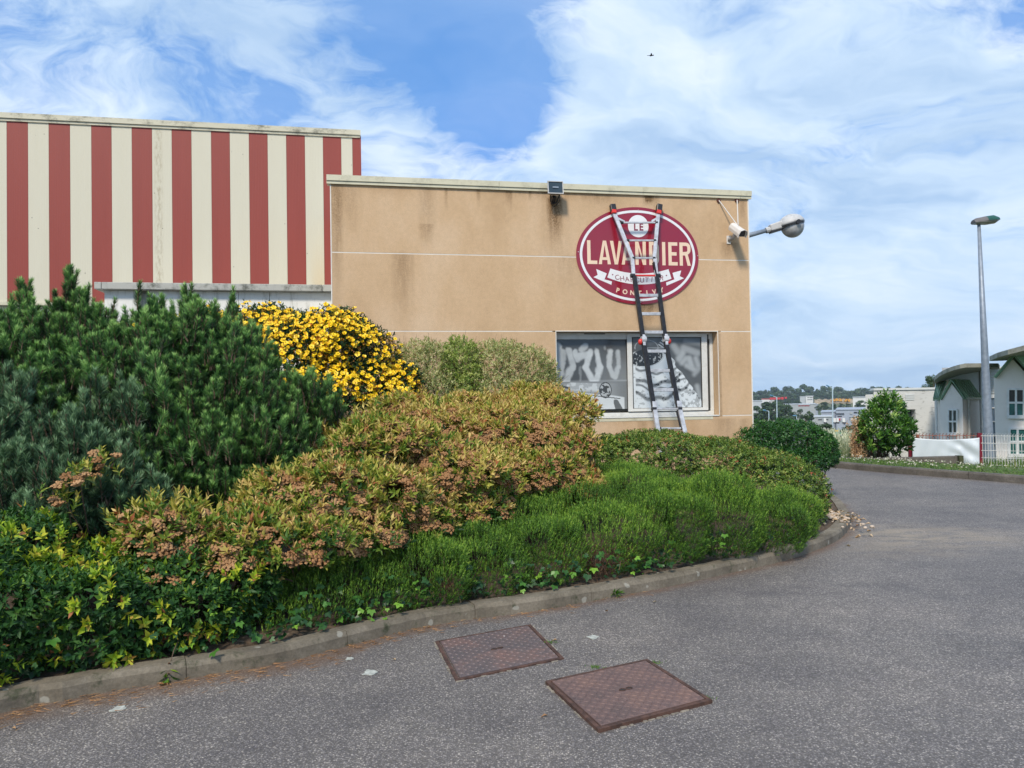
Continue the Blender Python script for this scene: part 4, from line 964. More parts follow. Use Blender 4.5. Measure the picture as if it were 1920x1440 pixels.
# --- roughly rendered flat wall building at the back
pg = empty('flat_roofed_building', P(1690, 850, 38) * [1, 1, 0]); tag(pg, 'long flat-roofed building with patchy white rendered wall behind the leafy shrub', 'building')
def rel(o, c): c.matrix_parent_inverse = Matrix.Translation(-o.location); return c
Y1 = 37.
a, b = V3(1622.5, 740, Y1), V3(1638, 739.5, Y1); c_, d_ = V3(1638, 732, Y1), V3(1699, 731, Y1)
zl, zh = a.z, c_.z; xo0, xo1 = V3(1699, 770, Y1).x, V3(1716.5, 770, Y1).x; zo1, zo0 = V3(1707, 767.5, Y1).z, V3(1707, 805, Y1).z; xe = V3(1775, 731, Y1).x
mb = MB(); sbox(mb, a.x, b.x, Y1, Y1 + 8, ZB, zl); sbox(mb, b.x + .001, xo0, Y1, Y1 + .5, ZB, zh); mb.box(xo0, xo1, Y1, Y1 + .5, zo1, zh); mb.box(xo0, xo1, Y1, Y1 + .5, ZB, zo0); mb.box(xo1, xe, Y1, Y1 + .5, ZB, zh); sbox(mb, b.x + .5, xe, Y1 + .55, Y1 + 8, ZB, zh)
rel(pg, mb.build('wall', M['parge'], pg)); rel(pg, MB().box(b.x - .02, xe, Y1 - .06, Y1 + .3, zh, zh + .1).build('coping', M['clap'], pg))
M['recess'] = mat('dim_recess', col=(0.10, 0.10, 0.095), var=.2, rough=.9)
rel(pg, MB().box(xo0 + .02, xo1 - .02, Y1 + .35, Y1 + .4, zo0 + .02, zo1 - .02).build('window', M['pane'], pg)); mb = MB()
for k in range(3): z = zo0 + .12 + k * .13; mb.beam((xo0, Y1 + .08, z), (xo1, Y1 + .08, z), .03, .03)
rel(pg, mb.build('guard_rail', M['frame_w'], pg)); xv0, xv1 = V3(1697, 745, Y1).x, V3(1714, 745, Y1).x
for k in range(4): z = V3(1705, 738.5 + 2.6 * k, Y1).z; rel(pg, MB().box(xv0, xv1, Y1 - .03, Y1 - .002, z - .09, z - .01).build('vent_slat', M['clap'], pg))

# --- gabled house with green roof and curved canopy
h1 = empty('gabled_house', P(1800, 850, 31) * [1, 1, 0]); tag(h1, 'pale gabled house with small green metal roof under a curved concrete canopy', 'house')
fl_, ap, fr = V3(1762.5, 748.5, 31.6), V3(1781.2, 715.5, 31.0), V3(1804.5, 746.5, 30.3); br, bap = V3(1837, 744.5, 33.0), V3(1815.5, 714.2, 33.8)
off = (br - fr) ; bl = fl_ + (bap - ap)
mb = MB(); bot = [down(fl_), down(fr), Vector((br.x, br.y, ZB)), Vector((bl.x, bl.y, ZB))]
mb.add([down(fl_), down(fr), fr, ap, fl_, down(bl), Vector((br.x, br.y, ZB)), Vector((br.x, br.y, fr.z)), Vector((bap.x, bap.y, ap.z)), Vector((bl.x, bl.y, fl_.z))], [(0, 1, 2, 3, 4), (5, 9, 8, 7, 6), (1, 6, 7, 2), (0, 4, 9, 5), (2, 7, 8, 3), (3, 8, 9, 4), (0, 5, 6, 1)])
rel(h1, mb.build('wall', M['render_w'], h1))
def roofslab(name, q, th, mt, parent, ribs=0, rib_m=None):
    n_ = (q[1] - q[0]).cross(q[3] - q[0]).normalized(); n_ = n_ if n_.z > 0 else -n_; r_ = rel(parent, MB().prism([x + n_ * .01 for x in q], [x + n_ * th for x in q]).build(name, mt, parent))
    for k in range(ribs):
        s = (k + .5) / ribs; p0 = q[0] * (1 - s) + q[1] * s + n_ * (th + .02); p1 = q[3] * (1 - s) + q[2] * s + n_ * (th + .02); o = MB().beam(p0, p1, .035, .05, up=n_).build('seam', rib_m or mt, r_)
    return r_
fap = ap + Vector((0, -.15, .05)); ffr = fr + (fr - ap) * .06 + Vector((0, -.12, .03)); ffl = fl_ + (fl_ - ap) * .06 + Vector((0, -.12, .03)); rap = Vector((bap.x, bap.y, ap.z + .05)); rbr = Vector((br.x, br.y, fr.z)) + (fr - ap) * .06; rbl = Vector((bl.x, bl.y, fl_.z)) + (fl_ - ap) * .06
roofslab('roof', [fap, rap, rbr, ffr], .06, M['green_metal'], h1, 7); roofslab('roof', [fap, rap, rbl, ffl], .06, M['green_metal'], h1, 6)
for p0, p1 in ((fap, ffr), (fap, ffl)): rel(h1, MB().beam(p0 + Vector((0, -.03, 0)), p1 + Vector((0, -.03, 0)), .09, .05).build('verge_trim', M['green_dark'], h1))
rel(h1, MB().beam(ffr, rbr, .09, .09).build('gutter', M['green_dark'], h1))
# second little green roof behind on the left
e0, e1, e2, e3 = V3(1757, 717, 34.5), V3(1776, 716, 34), V3(1762, 749.5, 33), V3(1751, 750, 33.6)
rel(h1, MB().prism([down(V3(1752, 750, 34)), down(V3(1763, 750, 33.4)), down(V3(1776, 750, 35)), down(V3(1757, 750, 36))], [V3(1752, 751, 34), V3(1763, 750.5, 33.4), V3(1776, 716, 35), V3(1757, 718, 36)]).build('side_wing', M['render_w'], h1))
roofslab('roof', [e0, e1, e2, e3], .06, M['green_metal'], h1, 4, M['green_dark']); rel(h1, MB().beam(e3, e2, .08, .08).build('gutter', M['green_dark'], h1))
rel(h1, MB().tube([V3(1755.5, 750, 33.2), down(V3(1757.5, 825, 33.2))], .045, 8).build('downpipe', M['frame_w'], h1))
sd_ = (fr - Vector((br.x, br.y, fr.z))); 
for s, px in ((.22, 1813.5),): 
    p0 = fr * (1 - .28) + Vector((br.x, br.y, fr.z)) * .28 + Vector((.0, -.05, -.05)); rel(h1, MB().tube([p0, down(p0)], .05, 8).build('downpipe', M['frame_w'], h1))
p0 = Vector((br.x, br.y - .04, fr.z - .05)); rel(h1, MB().tube([p0, down(p0)], .04, 8).build('downpipe', M['frame_w'], h1))
# gable window, set into a reveal
fn = (fr - fl_).cross(Vector((0, 0, 1))).normalized(); fn = fn if fn.y < 0 else -fn
def onface(px, py, o_, n_, off=0.0):
    v = ray(px, py); o2 = np.array(o_) + np.array(n_) * off; t = ((o2 - EYE) @ np.array(n_)) / (v @ np.array(n_)); return Vector(EYE + v * t)
def reveal(parent, px0, px1, py0, py1, o_, n_, rl):
    q = [onface(px, py, o_, n_, .004) for px, py in ((px0, py0), (px1, py0), (px1, py1), (px0, py1))]; rel(parent, MB().prism([x - n_ * .01 for x in q], q).build('window_recess', M['render_shade'] if False else M['render_w'], parent))
w_ = win_at(h1, onface(1779.5, 768, fl_, fn, .02), onface(1795.5, 768, fl_, fn, .02), onface(1795.5, 812.5, fl_, fn, .02), onface(1779.5, 812.5, fl_, fn, .02), M['pane'], fn); rel(h1, w_)
# clapboard wall and glazing behind
Y2 = 34.2; x0, x1, x2 = V3(1778, 700, Y2).x, V3(1836.5, 700, Y2).x, V3(1868, 700, Y2).x
zt_, zm_ = V3(1836, 688, Y2).z, V3(1836, 744, Y2).z; rel(h1, MB().box(x0, x2 + 1.5, Y2 + .06, Y2 + .5, ZB, zt_).build('back_wall', M['render_w'], h1)); nb = 13
for k in range(nb):
    za = zm_ + (zt_ - zm_) * k / nb; zb = zm_ + (zt_ - zm_) * (k + 1) / nb
    rel(h1, MB().prism([(x0, Y2 - .045, za), (x1 - .04, Y2 - .045, za), (x1 - .04, Y2 + .05, za), (x0, Y2 + .05, za)], [(x0, Y2 + .0, zb), (x1 - .04, Y2 + .0, zb), (x1 - .04, Y2 + .05, zb), (x0, Y2 + .05, zb)]).build('clapboard', M['clap'], h1))
for k in range(11):
    za = zm_ + (zt_ - zm_) * k / 11; zb = zm_ + (zt_ - zm_) * (k + 1) / 11
    rel(h1, MB().box(x1 + .13, x2 + .6, Y2 - .05, Y2 - .01, za + .02, zb - .01).build('clapboard', M['clap'], h1))
rel(h1, MB().box(x1, x1 + .12, Y2 - .09, Y2 + .02, ZB, zt_).build('corner_post', M['clap'], h1)); rel(h1, MB().box(x1, x2 + .6, Y2 - .1, Y2 - .0, zm_ - .06, zm_ + .02).build('head_rail', M['frame_w'], h1))
for k, (pa, pb) in enumerate([(745, 764), (766, 789.5), (792, 815), (817, 832)]):
    for x, xx in ((x1 + .15, V3(1854, 760, Y2).x), (V3(1855.5, 760, Y2).x, x2 + .5)): rel(h1, MB().box(x, xx, Y2 - .03, Y2 + .0, V3(1850, pb, Y2).z, V3(1850, pa, Y2).z).build('glazing_panel', M['blue_glass'], h1))
    rel(h1, MB().box(x1 + .12, x2 + .6, Y2 - .08, Y2 - .031, V3(1850, pb + 1.6, Y2).z, V3(1850, pb, Y2).z).build('transom', M['frame_w'], h1))
# curved canopy: near rim bottom edge, then far edge along the walls
def canopy(parent, rim, backp, th):
    bt = [V3(*q) for q in rim] ; bk = [V3(*q) for q in backp]; pts = bt + bk[::-1]; up_ = [p_ + Vector((0, 0, th)) for p_ in pts]
    n = len(pts); o = MB().add(pts + up_, [tuple(reversed(range(n))), tuple(range(n, 2 * n))] + [(i, (i + 1) % n, n + (i + 1) % n, n + i) for i in range(n)], 0)
    o.m[0] = 1; return rel(parent, o.build('canopy', [M['canopy'], M['soffit']], parent))
canopy(h1, [(1751.5, 716.5, 33.5), (1754, 711.5, 32.3), (1760, 706.5, 31.2), (1768, 702, 30.2), (1778, 697.5, 29.4), (1790, 693.5, 28.8), (1800, 691, 28.4), (1810, 689, 28.2), (1840, 688.6, 28.6), (1872, 688.6, 29.2)],
       [(1752, 719, 34.2), (1757, 720.5, 34.6), (1768, 719.8, 34.8), (1778, 716.5, 34.8), (1790, 710, 34.7), (1806, 702.5, 34.6), (1834, 692.5, 34.5), (1875, 691, 34.5)], .15)

# --- second house at the right edge
h2 = empty('gabled_house', P(1900, 850, 27) * [1, 1, 0]); tag(h2, 'taller pale gabled house with teal-curtained windows at the right edge of the view', 'house')
g0, ga, g1 = V3(1863.3, 708, 27), V3(1895.7, 670, 26.6), V3(1936, 714, 26.2); bo = Vector((4.2, 5.0, 0))
q = [down(g0), down(g1), g1, ga, g0]; qb = [p_ + bo for p_ in q]
mb = MB().add(q + qb, [(0, 1, 2, 3, 4), (5, 9, 8, 7, 6), (1, 6, 7, 2), (0, 4, 9, 5), (2, 7, 8, 3), (3, 8, 9, 4), (0, 5, 6, 1)]); rel(h2, mb.build('wall', M['render_w'], h2))
ga2, g12, g02 = ga + Vector((0, -.14, .05)), g1 + (g1 - ga) * .05 + Vector((0, -.12, .03)), g0 + (g0 - ga) * .05 + Vector((0, -.12, .03))
roofslab('roof', [ga2, ga2 + bo, g12 + bo, g12], .06, M['green_metal'], h2, 9); roofslab('roof', [ga2, ga2 + bo, g02 + bo, g02], .06, M['green_metal'], h2, 6)
for p0, p1 in ((ga2, g12), (ga2, g02)): rel(h2, MB().beam(p0 + Vector((0, -.03, 0)), p1 + Vector((0, -.03, 0)), .09, .05).build('verge_trim', M['green_dark'], h2))
fn2 = (g1 - g0).cross(Vector((0, 0, 1))).normalized(); fn2 = fn2 if fn2.y < 0 else -fn2
for (xa, xb, ya, yb) in [(1890.3, 1920.5, 729.5, 780.5), (1893, 1924, 803.5, 853)]:
    w_ = win_at(h2, *[onface(x, y, g0, fn2, .02) for x, y in ((xa, ya), (xb, ya), (xb, yb), (xa, yb))], M['pane'] if ya < 800 else M['pane_teal'], fn2, cols=2, rows=2, teal=M['pane_teal']); rel(h2, w_)
canopy(h2, [(1855, 676.8, 27.5), (1870, 670.5, 25.5), (1890, 665, 24.5), (1925, 656, 23.8), (1960, 650, 23.6)], [(1857, 677, 28.5), (1880, 676.5, 31), (1900, 675, 32), (1930, 672, 32), (1965, 668, 32)], .16)

# ------------------------------------------------------------------ fence with banner
M['post_red'] = mat('dark_red_posts', col=(0.17, 0.010, 0.022), var=.15, rough=.45)
M['wire_w'] = mat('white_coated_wire', col=(0.60, 0.60, 0.57), rough=.5)
M['rail_rust'] = mat('rusty_red_wire', col=(0.32, 0.10, 0.06), var=.3, rough=.7)
fe = empty('wire_fence', P(1838, 870, 19.3) * [1, 1, 0]); tag(fe, 'white welded wire fence with dark red posts on the far verge', 'fence')
A0 = P(1708, 872, 19.9); A1 = P(1838, 872, 19.2); A2 = P(1975, 876, 18.4); zA = P(1838, 815.5, 19.2)[2]; zB_ = P(1838, 874, 19.2)[2]
for q, hh, n_ in ((A0, .02, 1), (A1, .05, 1), (A2, .05, 1)): rel(fe, MB().box(q[0] - .05, q[0] + .05, q[1] - .03, q[1] + .03, zB_ - .4, zA + hh).build('post', M['post_red'], fe))
rel(fe, MB().box(A0[0] + .16, A0[0] + .21, A0[1] - .03, A0[1] + .03, zB_ - .3, zA + .0).build('post', M['rail_rust'], fe))
def fpanel(a, b, name, mt, step):
    a = Vector((a[0], a[1], 0)); b = Vector((b[0], b[1], 0)); L_ = (b - a).length; dr = (b - a) / L_; mb = MB(); k = .06
    while k < L_ - .04:
        p_ = a + dr * k; mb.beam((p_.x, p_.y, zB_), (p_.x, p_.y, zA + .02), .0095, .0095); mb.beam((p_.x, p_.y, zA + .015), (p_.x, p_.y - .05, zA + .035), .009, .009); k += step
    o = mb.build(name, mt, fe); o['kind'] = 'stuff'; rel(fe, o)
    for k in range(5):
        z = zB_ + .03 + (zA - zB_ - .05) * k / 4; rel(fe, MB().beam((a.x, a.y - .012, z), (b.x, b.y - .012, z), .012, .012).build('horizontal_wire', mt, fe))
fpanel(A1, A2, 'wire_mesh', M['wire_w'], .058); fpanel(A0, A1, 'wire_mesh', M['rail_rust'], .075)
# curled wire ends above the banner
for px in (1729, 1753, 1779, 1808): c = V3(px, 818, 19.35 + (1838 - px) / 130 * .7); rel(fe, MB().tube([c + Vector((.035 * math.cos(a), 0, .03 * math.sin(a))) for a in [k * .6 for k in range(9)]], .008, 5).build('wire_hook', M['blackal'], fe))
def banfn(t, co):
    x, y, z = t.sep(co); n = t.noise(co, 2.5, 5, .6); c = t.mix(n, (0.50, 0.56, 0.60), (0.62, 0.67, 0.70)); f = t.smooth(t.noise(t.scaled(co, (1, 1, 1)), 1.6, 3), .54, .66)
    return t.mix(t.math('MULTIPLY', f, .35), c, (0.60, 0.45, 0.42)), n, .45
M['banner'] = mat('white_tarpaulin', banfn, bump=.004); nx_, nz_ = 60, 18; vs = []; fs = []
for j in range(nz_ + 1):
    t = j / nz_
    for i in range(nx_ + 1):
        s = i / nx_; a = np.array(P(1711 + (1836.5 - 1711) * s, 860, 19.75 - .62 * s)); sag = 3.5 * math.sin(math.pi * s) ** .8 * (1 - t)
        top = 820.5 + 3 * s * (1 - s) * 4 * .6; bot = 858 + (14 * smoothst(s, .70, .80)); py = top + (bot - top) * t + sag * .6; q = P(1711 + (1836.5 - 1711) * s, py, 19.75 - .62 * s - .05 + .007 * math.sin(s * 30 + t * 3) * (.4 + t) + .018 * math.sin((s * 1.7 - t * 1.1) * 9) * math.exp(-((s - .85) / .25) ** 2))
        vs.append(tuple(q))
for j in range(nz_):
    for i in range(nx_): fs.append((j * (nx_ + 1) + i, j * (nx_ + 1) + i + 1, (j + 1) * (nx_ + 1) + i + 1, (j + 1) * (nx_ + 1) + i))
bn = MB().add(vs, fs).build('banner', M['banner'], smooth=True); so = bn.modifiers.new('thickness', 'SOLIDIFY'); so.thickness = .002; tag(bn, 'faded white tarpaulin banner tied to the wire fence', 'banner')

# low concrete sleepers lying on the verge
for k, (xa, ya0, ya1, xb, yb0, yb1, Y0, Y1_, lab) in enumerate([(1556, 858, 876, 1638, 859, 873, 17.6, 17.4, 'dark concrete sleeper lying on the verge beside the rounded shrub'), (1641, 860, 868, 1796, 855.5, 870, 17.3, 16.9, 'long grey concrete sleeper lying in front of the banner')]):
    a, b = V3(xa, ya1, Y0), V3(xb, yb1, Y1_); za, zb = V3(xa, ya0, Y0).z, V3(xb, yb0, Y1_).z; dr = Vector((b.x - a.x, b.y - a.y, 0)).normalized(); nn = Vector((-dr.y, dr.x, 0)); w_ = .22
    o = MB().prism([Vector((a.x, a.y, -.15)), Vector((b.x, b.y, -.15)), Vector((b.x, b.y, -.15)) + nn * w_, Vector((a.x, a.y, -.15)) + nn * w_], [Vector((a.x, a.y, za)), Vector((b.x, b.y, zb)), Vector((b.x, b.y, zb)) + nn * w_, Vector((a.x, a.y, za)) + nn * w_]).build('concrete_sleeper', M['kerb_dark'], bevel=.012); tag(o, lab, 'concrete sleeper')
a = V3(1796.5, 871, 16.9); o = MB().box(a.x + .01, a.x + .1, a.y - .04, a.y + .14, -.1, V3(1797, 854.5, 16.9).z).build('wooden_stake', M['dark_wood'] if 'dark_wood' in M else mat('mossy_dark_wood', col=(0.045, 0.05, 0.022), var=.4, rough=.9)); tag(o, 'short dark mossy stake at the right end of the long sleeper', 'stake')

# ------------------------------------------------------------------ distant buildings in the valley
M['shed_grey'] = mat('grey_sheet_cladding', col=(0.36, 0.38, 0.38), var=.08, rough=.6); M['shed_blue'] = mat('blue_grey_cladding', col=(0.34, 0.38, 0.44), var=.06, rough=.6)
M['far_white'] = mat('far_white_wall', col=(0.66, 0.66, 0.64), var=.05, rough=.8); M['far_roof'] = mat('far_pale_roof', col=(0.45, 0.48, 0.50), var=.1, rough=.7); M['far_red'] = mat('far_red_paint', col=(0.55, 0.035, 0.04), var=.1, rough=.6); M['far_dark'] = mat('far_dark_glass', col=(0.04, 0.045, 0.055), rough=.3)
M['earth'] = mat('bare_ochre_earth', col=(0.34, 0.26, 0.15), var=.35, vscale=.08, rough=.95); M['digger'] = mat('machine_yellow', col=(0.60, 0.30, 0.03), rough=.6)
def farb(name, label, cat, px0, px1, py0, py1, Y, dep, wallm, roofm=None, wins=(), red=()):
    a = P(px0, py1, Y); b = P(px1, py0, Y); o = empty(name, (a[0], Y, a[2])); tag(o, label, cat); w_, h_ = b[0] - a[0], b[2] - a[2]
    sbox(MB(), 0, w_, 0, dep, -8, h_, k=a[0] / Y * 1.05).build('wall', wallm, o); sbox(MB(), -.3, w_ + .3, -.3, dep + .3, h_ + .002, h_ + .4, k=a[0] / Y * 1.05).build('roof', roofm or M['far_roof'], o)
    def loc(px, py): q = P(px, py, Y); return q[0] - a[0], q[2] - a[2]
    for (x0, x1, y0, y1) in wins: (u0, v1), (u1, v0) = loc(x0, y0), loc(x1, y1); MB().box(u0, u1, -.12, -.005, v0, v1).build('window', M['far_dark'], o)
    for (x0, x1, y0, y1, mm) in red: (u0, v1), (u1, v0) = loc(x0, y0), loc(x1, y1); MB().box(u0, u1, -.6, -.15, v0, v1).build('fascia', mm, o)
    return o, loc
bo_, lc = farb('grey_shed', 'long grey shed with red lettering on its gable among the far trees', 'building', 1470, 1529, 758, 771, 560, 30, M['shed_grey'], red=[(1497, 1518, 757.6, 759.2, M['far_roof'])])
x_, z_ = lc(1507, 760.6); text('BOWLING', x_, z_, 1.25 * 1.1, 0, -.35, M['far_red'], bo_, offs=.03, name='lettering', sx=1.25)
farb('shed_wing', 'darker grey wing at the right of the far grey shed', 'building', 1518.5, 1533, 758.5, 768, 575, 20, M['shed_blue'], wins=[(1524, 1525, 761, 767), (1528, 1529, 761, 767)])
farb('white_block', 'small white two-storey building with dark windows on the far slope', 'building', 1511, 1524.5, 742.5, 752, 700, 14, M['far_white'], wins=[(1514, 1517, 744.8, 746), (1518, 1523.5, 744.8, 746), (1514, 1516, 748.6, 750.2), (1517, 1523.5, 748.8, 749.8)])
farb('low_annex', 'pale low building left of the small white block on the far slope', 'building', 1500, 1510.8, 743.5, 751, 705, 12, M['far_roof'])
farb('red_store', 'low shop with bright red fascia among trees on the far left slope', 'building', 1428, 1452, 748.5, 754, 640, 20, M['far_white'], M['far_red'], red=[(1443, 1463, 745.5, 749, M['far_red']), (1464, 1469, 744.5, 749, M['far_red']), (1471, 1475, 744.2, 747.5, M['far_red'])])
farb('white_roof_shed', 'pale roofed shed just right of the tan building edge in the distance', 'building', 1405, 1429, 752, 758, 520, 20, M['far_roof'])
b2, lc2 = farb('car_dealership', 'large blue-grey commercial building with dark strip windows in the valley', 'building', 1568, 1632, 768, 791, 330, 40, M['shed_blue'], M['shed_blue'], wins=[(1565, 1582.5, 775, 776), (1568, 1583, 777, 778), (1570, 1578.5, 780, 781.6), (1592, 1606, 782.5, 788)], red=[(1556, 1583, 785, 788, M['far_red']), (1581, 1584, 788, 794, M['far_red'])])
x_, z_ = lc2(1595.5, 774.5); mb = MB(); mb.tube([(x_, -.15, z_), (x_, -.3, z_)], .55, 12); mb.build('emblem', M['shed_grey'], b2)
for px in (1602, 1605, 1609.5, 1613.5): x_, z_ = lc2(px, 773.2); MB().box(x_ - .32, x_ + .32, -.3, -.15, z_ - .25, z_ + .25).build('letter', M['far_dark'], b2)
farb('blue_grey_hall', 'stepped blue-grey hall left of the dealership in the valley', 'building', 1540, 1569, 773, 790, 335, 30, M['shed_blue'], M['shed_blue'])
farb('flat_roof_hall', 'low building with broad pale flat roof in front of the blue-grey hall', 'building', 1527, 1560, 782, 795, 310, 16, M['shed_grey'], M['far_roof'], wins=[(1534, 1553, 786, 787.5)])
farb('white_office', 'white office with dark ground floor left of the rendered wall in the distance', 'building', 1599, 1625, 745, 752, 430, 16, M['far_white']); farb('office_base', 'dark lower storey of the distant white office', 'building', 1602.5, 1611, 752.3, 759, 434, 10, M['shed_blue'], wins=[(1603, 1610, 752.5, 754)])
for k, (px, w_) in enumerate([(1545, 5), (1562.5, 6), (1569, 4.5), (1580, 5.5), (1597, 5), (1603, 4)]):
    a = P(px, 794.5, 290); o = empty('parked_van', a); tag(o, f'{ORD0[k]} white van from the left parked in front of the valley buildings', 'van', 'white vans parked in the valley'); L_ = w_ * 290 / FOC
    MB().prism([(0, 0, .35), (L_, 0, .35), (L_, 1.9, .35), (0, 1.9, .35)], [(.0, .1, 2.1), (L_ * .86, .1, 2.1), (L_ * .86, 1.8, 2.1), (0, 1.8, 2.1)]).build('body', M['far_white'], o)
    for s in (.2, .8): MB().tube([(L_ * s, -.02, .33), (L_ * s, .2, .33)], .33, 10).build('wheel', M['blackpl'], o)
# bare worked ground with yellow machines on the slope
vs = []; fs = []
for i in range(25):
    for j in range(5): s = i / 24; t = j / 4; px = 1527 + 76 * s; py = 748.5 + 8 * t + 1.2 * math.sin(i * 1.7 + j); Yq = 690 - 60 * t; vs.append(tuple(P(px, py, Yq)))
for i in range(24):
    for j in range(4): fs.append((i * 5 + j, i * 5 + j + 1, (i + 1) * 5 + j + 1, (i + 1) * 5 + j))
o = MB().add(vs, fs).build('earth_slope', M['earth'], smooth=True); tag(o, kind='structure')
for k, (px, py) in enumerate([(1562, 752.2), (1568, 751.5), (1575, 752), (1586, 752.5), (1590, 753)]):
    o = empty('digger', P(px, py + 1.4, 640)); tag(o, f'{ORD0[k]} yellow construction machine from the left on the distant bare slope', 'digger', 'yellow machines on the far slope'); MB().box(-1.4, 1.4, -1, 1, 0.5, 1.6).build('body', M['digger'], o); MB().box(-.4, .8, -.8, .8, 1.61, 2.7).build('cab', M['digger'], o); MB().box(-1.6, 1.6, -1.1, 1.1, 0, .49).build('track', M['blackpl'], o); MB().beam((1.0, 0, 1.5), (3.0, 0, 2.8), .3, .3).build('arm', M['digger'], o)

# distant lamp posts and road signs
for k, (px, y0, y1, Y, hx, hy, w_, lab) in enumerate([(1561, 728, 823, 62, 1550, 722.5, 2.2, 'tallest distant lamp post rising above the valley buildings'), (1456.5, 745, 800, 120, 1444, 741, 1.7, 'slender distant lamp post with drooping blue head above the trees'), (1441.5, 771, 800, 130, 1431.5, 769, 1.6, 'short distant lamp post with blue head left of the taller post'), (1493.5, 779.5, 800, 170, 1489, 779.5, 1.2, 'tiny far lamp post in front of the grey shed trees')]):
    b_ = P(px + .6, y1, Y); o = empty('lamp_post', b_); tag(o, lab, 'lamp post'); t_ = P(px, y0, Y) - b_; h_ = P(hx, hy, Y) - b_; r = w_ * Y / FOC / 2
    MB().tube([(0, 0, 0), t_], [r * 1.3, r], 8).build('pole', M['lampfar'] if 'lampfar' in M else M.setdefault('lampfar', mat('pale_blue_pole', col=(0.42, 0.52, 0.58), rough=.5)), o)
    MB().tube([t_, t_ * .35 + h_ * .65], r * .8, 6).build('arm', M['lampfar'], o)
    mb = MB(); d_ = Vector(h_ - t_).normalized(); c_ = Vector(t_ * .2 + h_ * .8); q = d_.to_track_quat('X', 'Z').to_matrix().to_3x3(); mb.ell(c_, (4.2 * Y / FOC, 1.6 * Y / FOC, 1.3 * Y / FOC), 10, 6, M=q); mb.build('lamp_head', M.setdefault('lamp_blue', mat('lamp_head_blue', col=(0.08, 0.22, 0.34), rough=.4)), o, smooth=True)
b_ = P(1563.5, 826, 45); o = empty('direction_sign', b_); tag(o, 'green arrow direction sign topped by a small yellow sign in the valley', 'road sign'); M['sgn_g'] = mat('sign_green', col=(0.02, 0.34, 0.22), rough=.5); M['sgn_y'] = mat('sign_yellow', col=(0.75, 0.48, 0.03), rough=.5)
def s_(px, py, dy=0.): q = P(px, py, 45) - b_; return (q[0], q[1] + dy, q[2])
for nm, pts, mm in (('green_panel', [(1564, 810.2), (1575.5, 810.2), (1578.5, 812.8), (1575.5, 815.4), (1564, 815.4)], M['sgn_g']), ('yellow_panel', [(1565, 806.3), (1570.5, 806.3), (1572, 807.8), (1570.5, 809.4), (1565, 809.4)], M['sgn_y'])):
    MB().prism([s_(x, y, .04) for x, y in pts], [s_(x, y) for x, y in pts]).build(nm, mm, o)
for pts in ([(1565.5, 812), (1573, 812), (1573, 812.5), (1565.5, 812.5)], [(1565.5, 813.6), (1571, 813.6), (1571, 814.1), (1565.5, 814.1)]): MB().prism([s_(x, y, -.002) for x, y in pts], [s_(x, y, -.01) for x, y in pts]).build('lettering', M['far_white'], o)
for px in (1565.5, 1574.5): a_ = s_(px, 830, .05); b2_ = s_(px, 810, .05); MB().tube([a_, b2_], .04, 6).build('post', M['galv'], o)

# ------------------------------------------------------------------ trees
RT_ = np.random.default_rng(5)
def leafmat(name, a, b, c):
    m_ = bpy.data.materials.new(name); m_.use_nodes = True; t = NT(m_.node_tree); bb = t.n['Principled BSDF']; at = t.new('ShaderNodeAttribute', attribute_name='tint').outputs['Fac']; r = t.new('ShaderNodeObjectInfo').outputs['Random']
    t.put(bb.inputs['Base Color'], t.ramp(t.math('ADD', t.math('MULTIPLY', at, .75), t.math('MULTIPLY', r, .25)), [(0, a), (.5, b), (1, c)])); bb.inputs['Roughness'].default_value = .6; return m_
M['crown'] = leafmat('tree_leaves', (0.012, 0.032, 0.012), (0.028, 0.065, 0.02), (0.07, 0.12, 0.03)); M['bark'] = mat('bark', col=(0.09, 0.07, 0.05), var=.3, rough=.95)
def tree_mesh(seed, nb=11, nl=900, leaf=.05, squat=1.0):
    r = np.random.default_rng(seed); mb = MB(); tr = MB(); top = .93; tr.tube([(0, 0, -.12), (.01, 0, .25), (r.normal() * .03, 0, .55), (r.normal() * .05, 0, .85)], [.035, .026, .016, .005], 6, cap=False); bl = []
    for k in range(nb):
        a = r.random() * 6.28; z = .25 + .6 * r.random(); rad = .34 * squat * math.sin(math.pi * min(1, (z - .08) / .95)) * (.4 + .6 * r.random()); c = np.array([math.cos(a) * rad, math.sin(a) * rad, z]); bl.append((c, .11 + .09 * r.random())); tr.tube([(0, 0, max(.15, z - .25)), tuple(c * .5 + np.array([0, 0, z * .45])), tuple(c)], [.014, .009, .003], 4, cap=False)
    bl.append((np.array([0, 0, .84]), .15)); V = []; F = []; T = []
    for c, rr in bl:
        n = nl // len(bl); d_ = r.normal(size=(n, 3)); d_ /= np.linalg.norm(d_, axis=1, keepdims=True); p = c + d_ * rr * (.6 + .45 * r.random((n, 1))) * [1, 1, .8]; tb = r.random() * .35 + .25
        for q, dd in zip(p, d_):
            u = np.cross(dd + r.normal(size=3) * .6, r.normal(size=3)); u /= np.linalg.norm(u); v = np.cross(u, dd + r.normal(size=3) * .5); v /= np.linalg.norm(v); s = leaf * (.5 + .7 * r.random()) * .5; b = len(V); V += [q - u * s, q + v * s * .7, q + u * s, q - v * s * .7]; F.append((b, b + 1, b + 2, b + 3)); T.append(tb + .3 * r.random() + .15 * dd[2])
    me = bpy.data.meshes.new('crown'); me.from_pydata([tuple(x) for x in V], [], F); at = me.attributes.new('tint', 'FLOAT', 'FACE'); at.data.foreach_set('value', np.clip(T, 0, 1).astype(np.float32)); me.materials.append(M['crown']); me.update()
    t_ = tr.build('trunk', M['bark']); tm = t_.data; bpy.data.objects.remove(t_); return me, tm
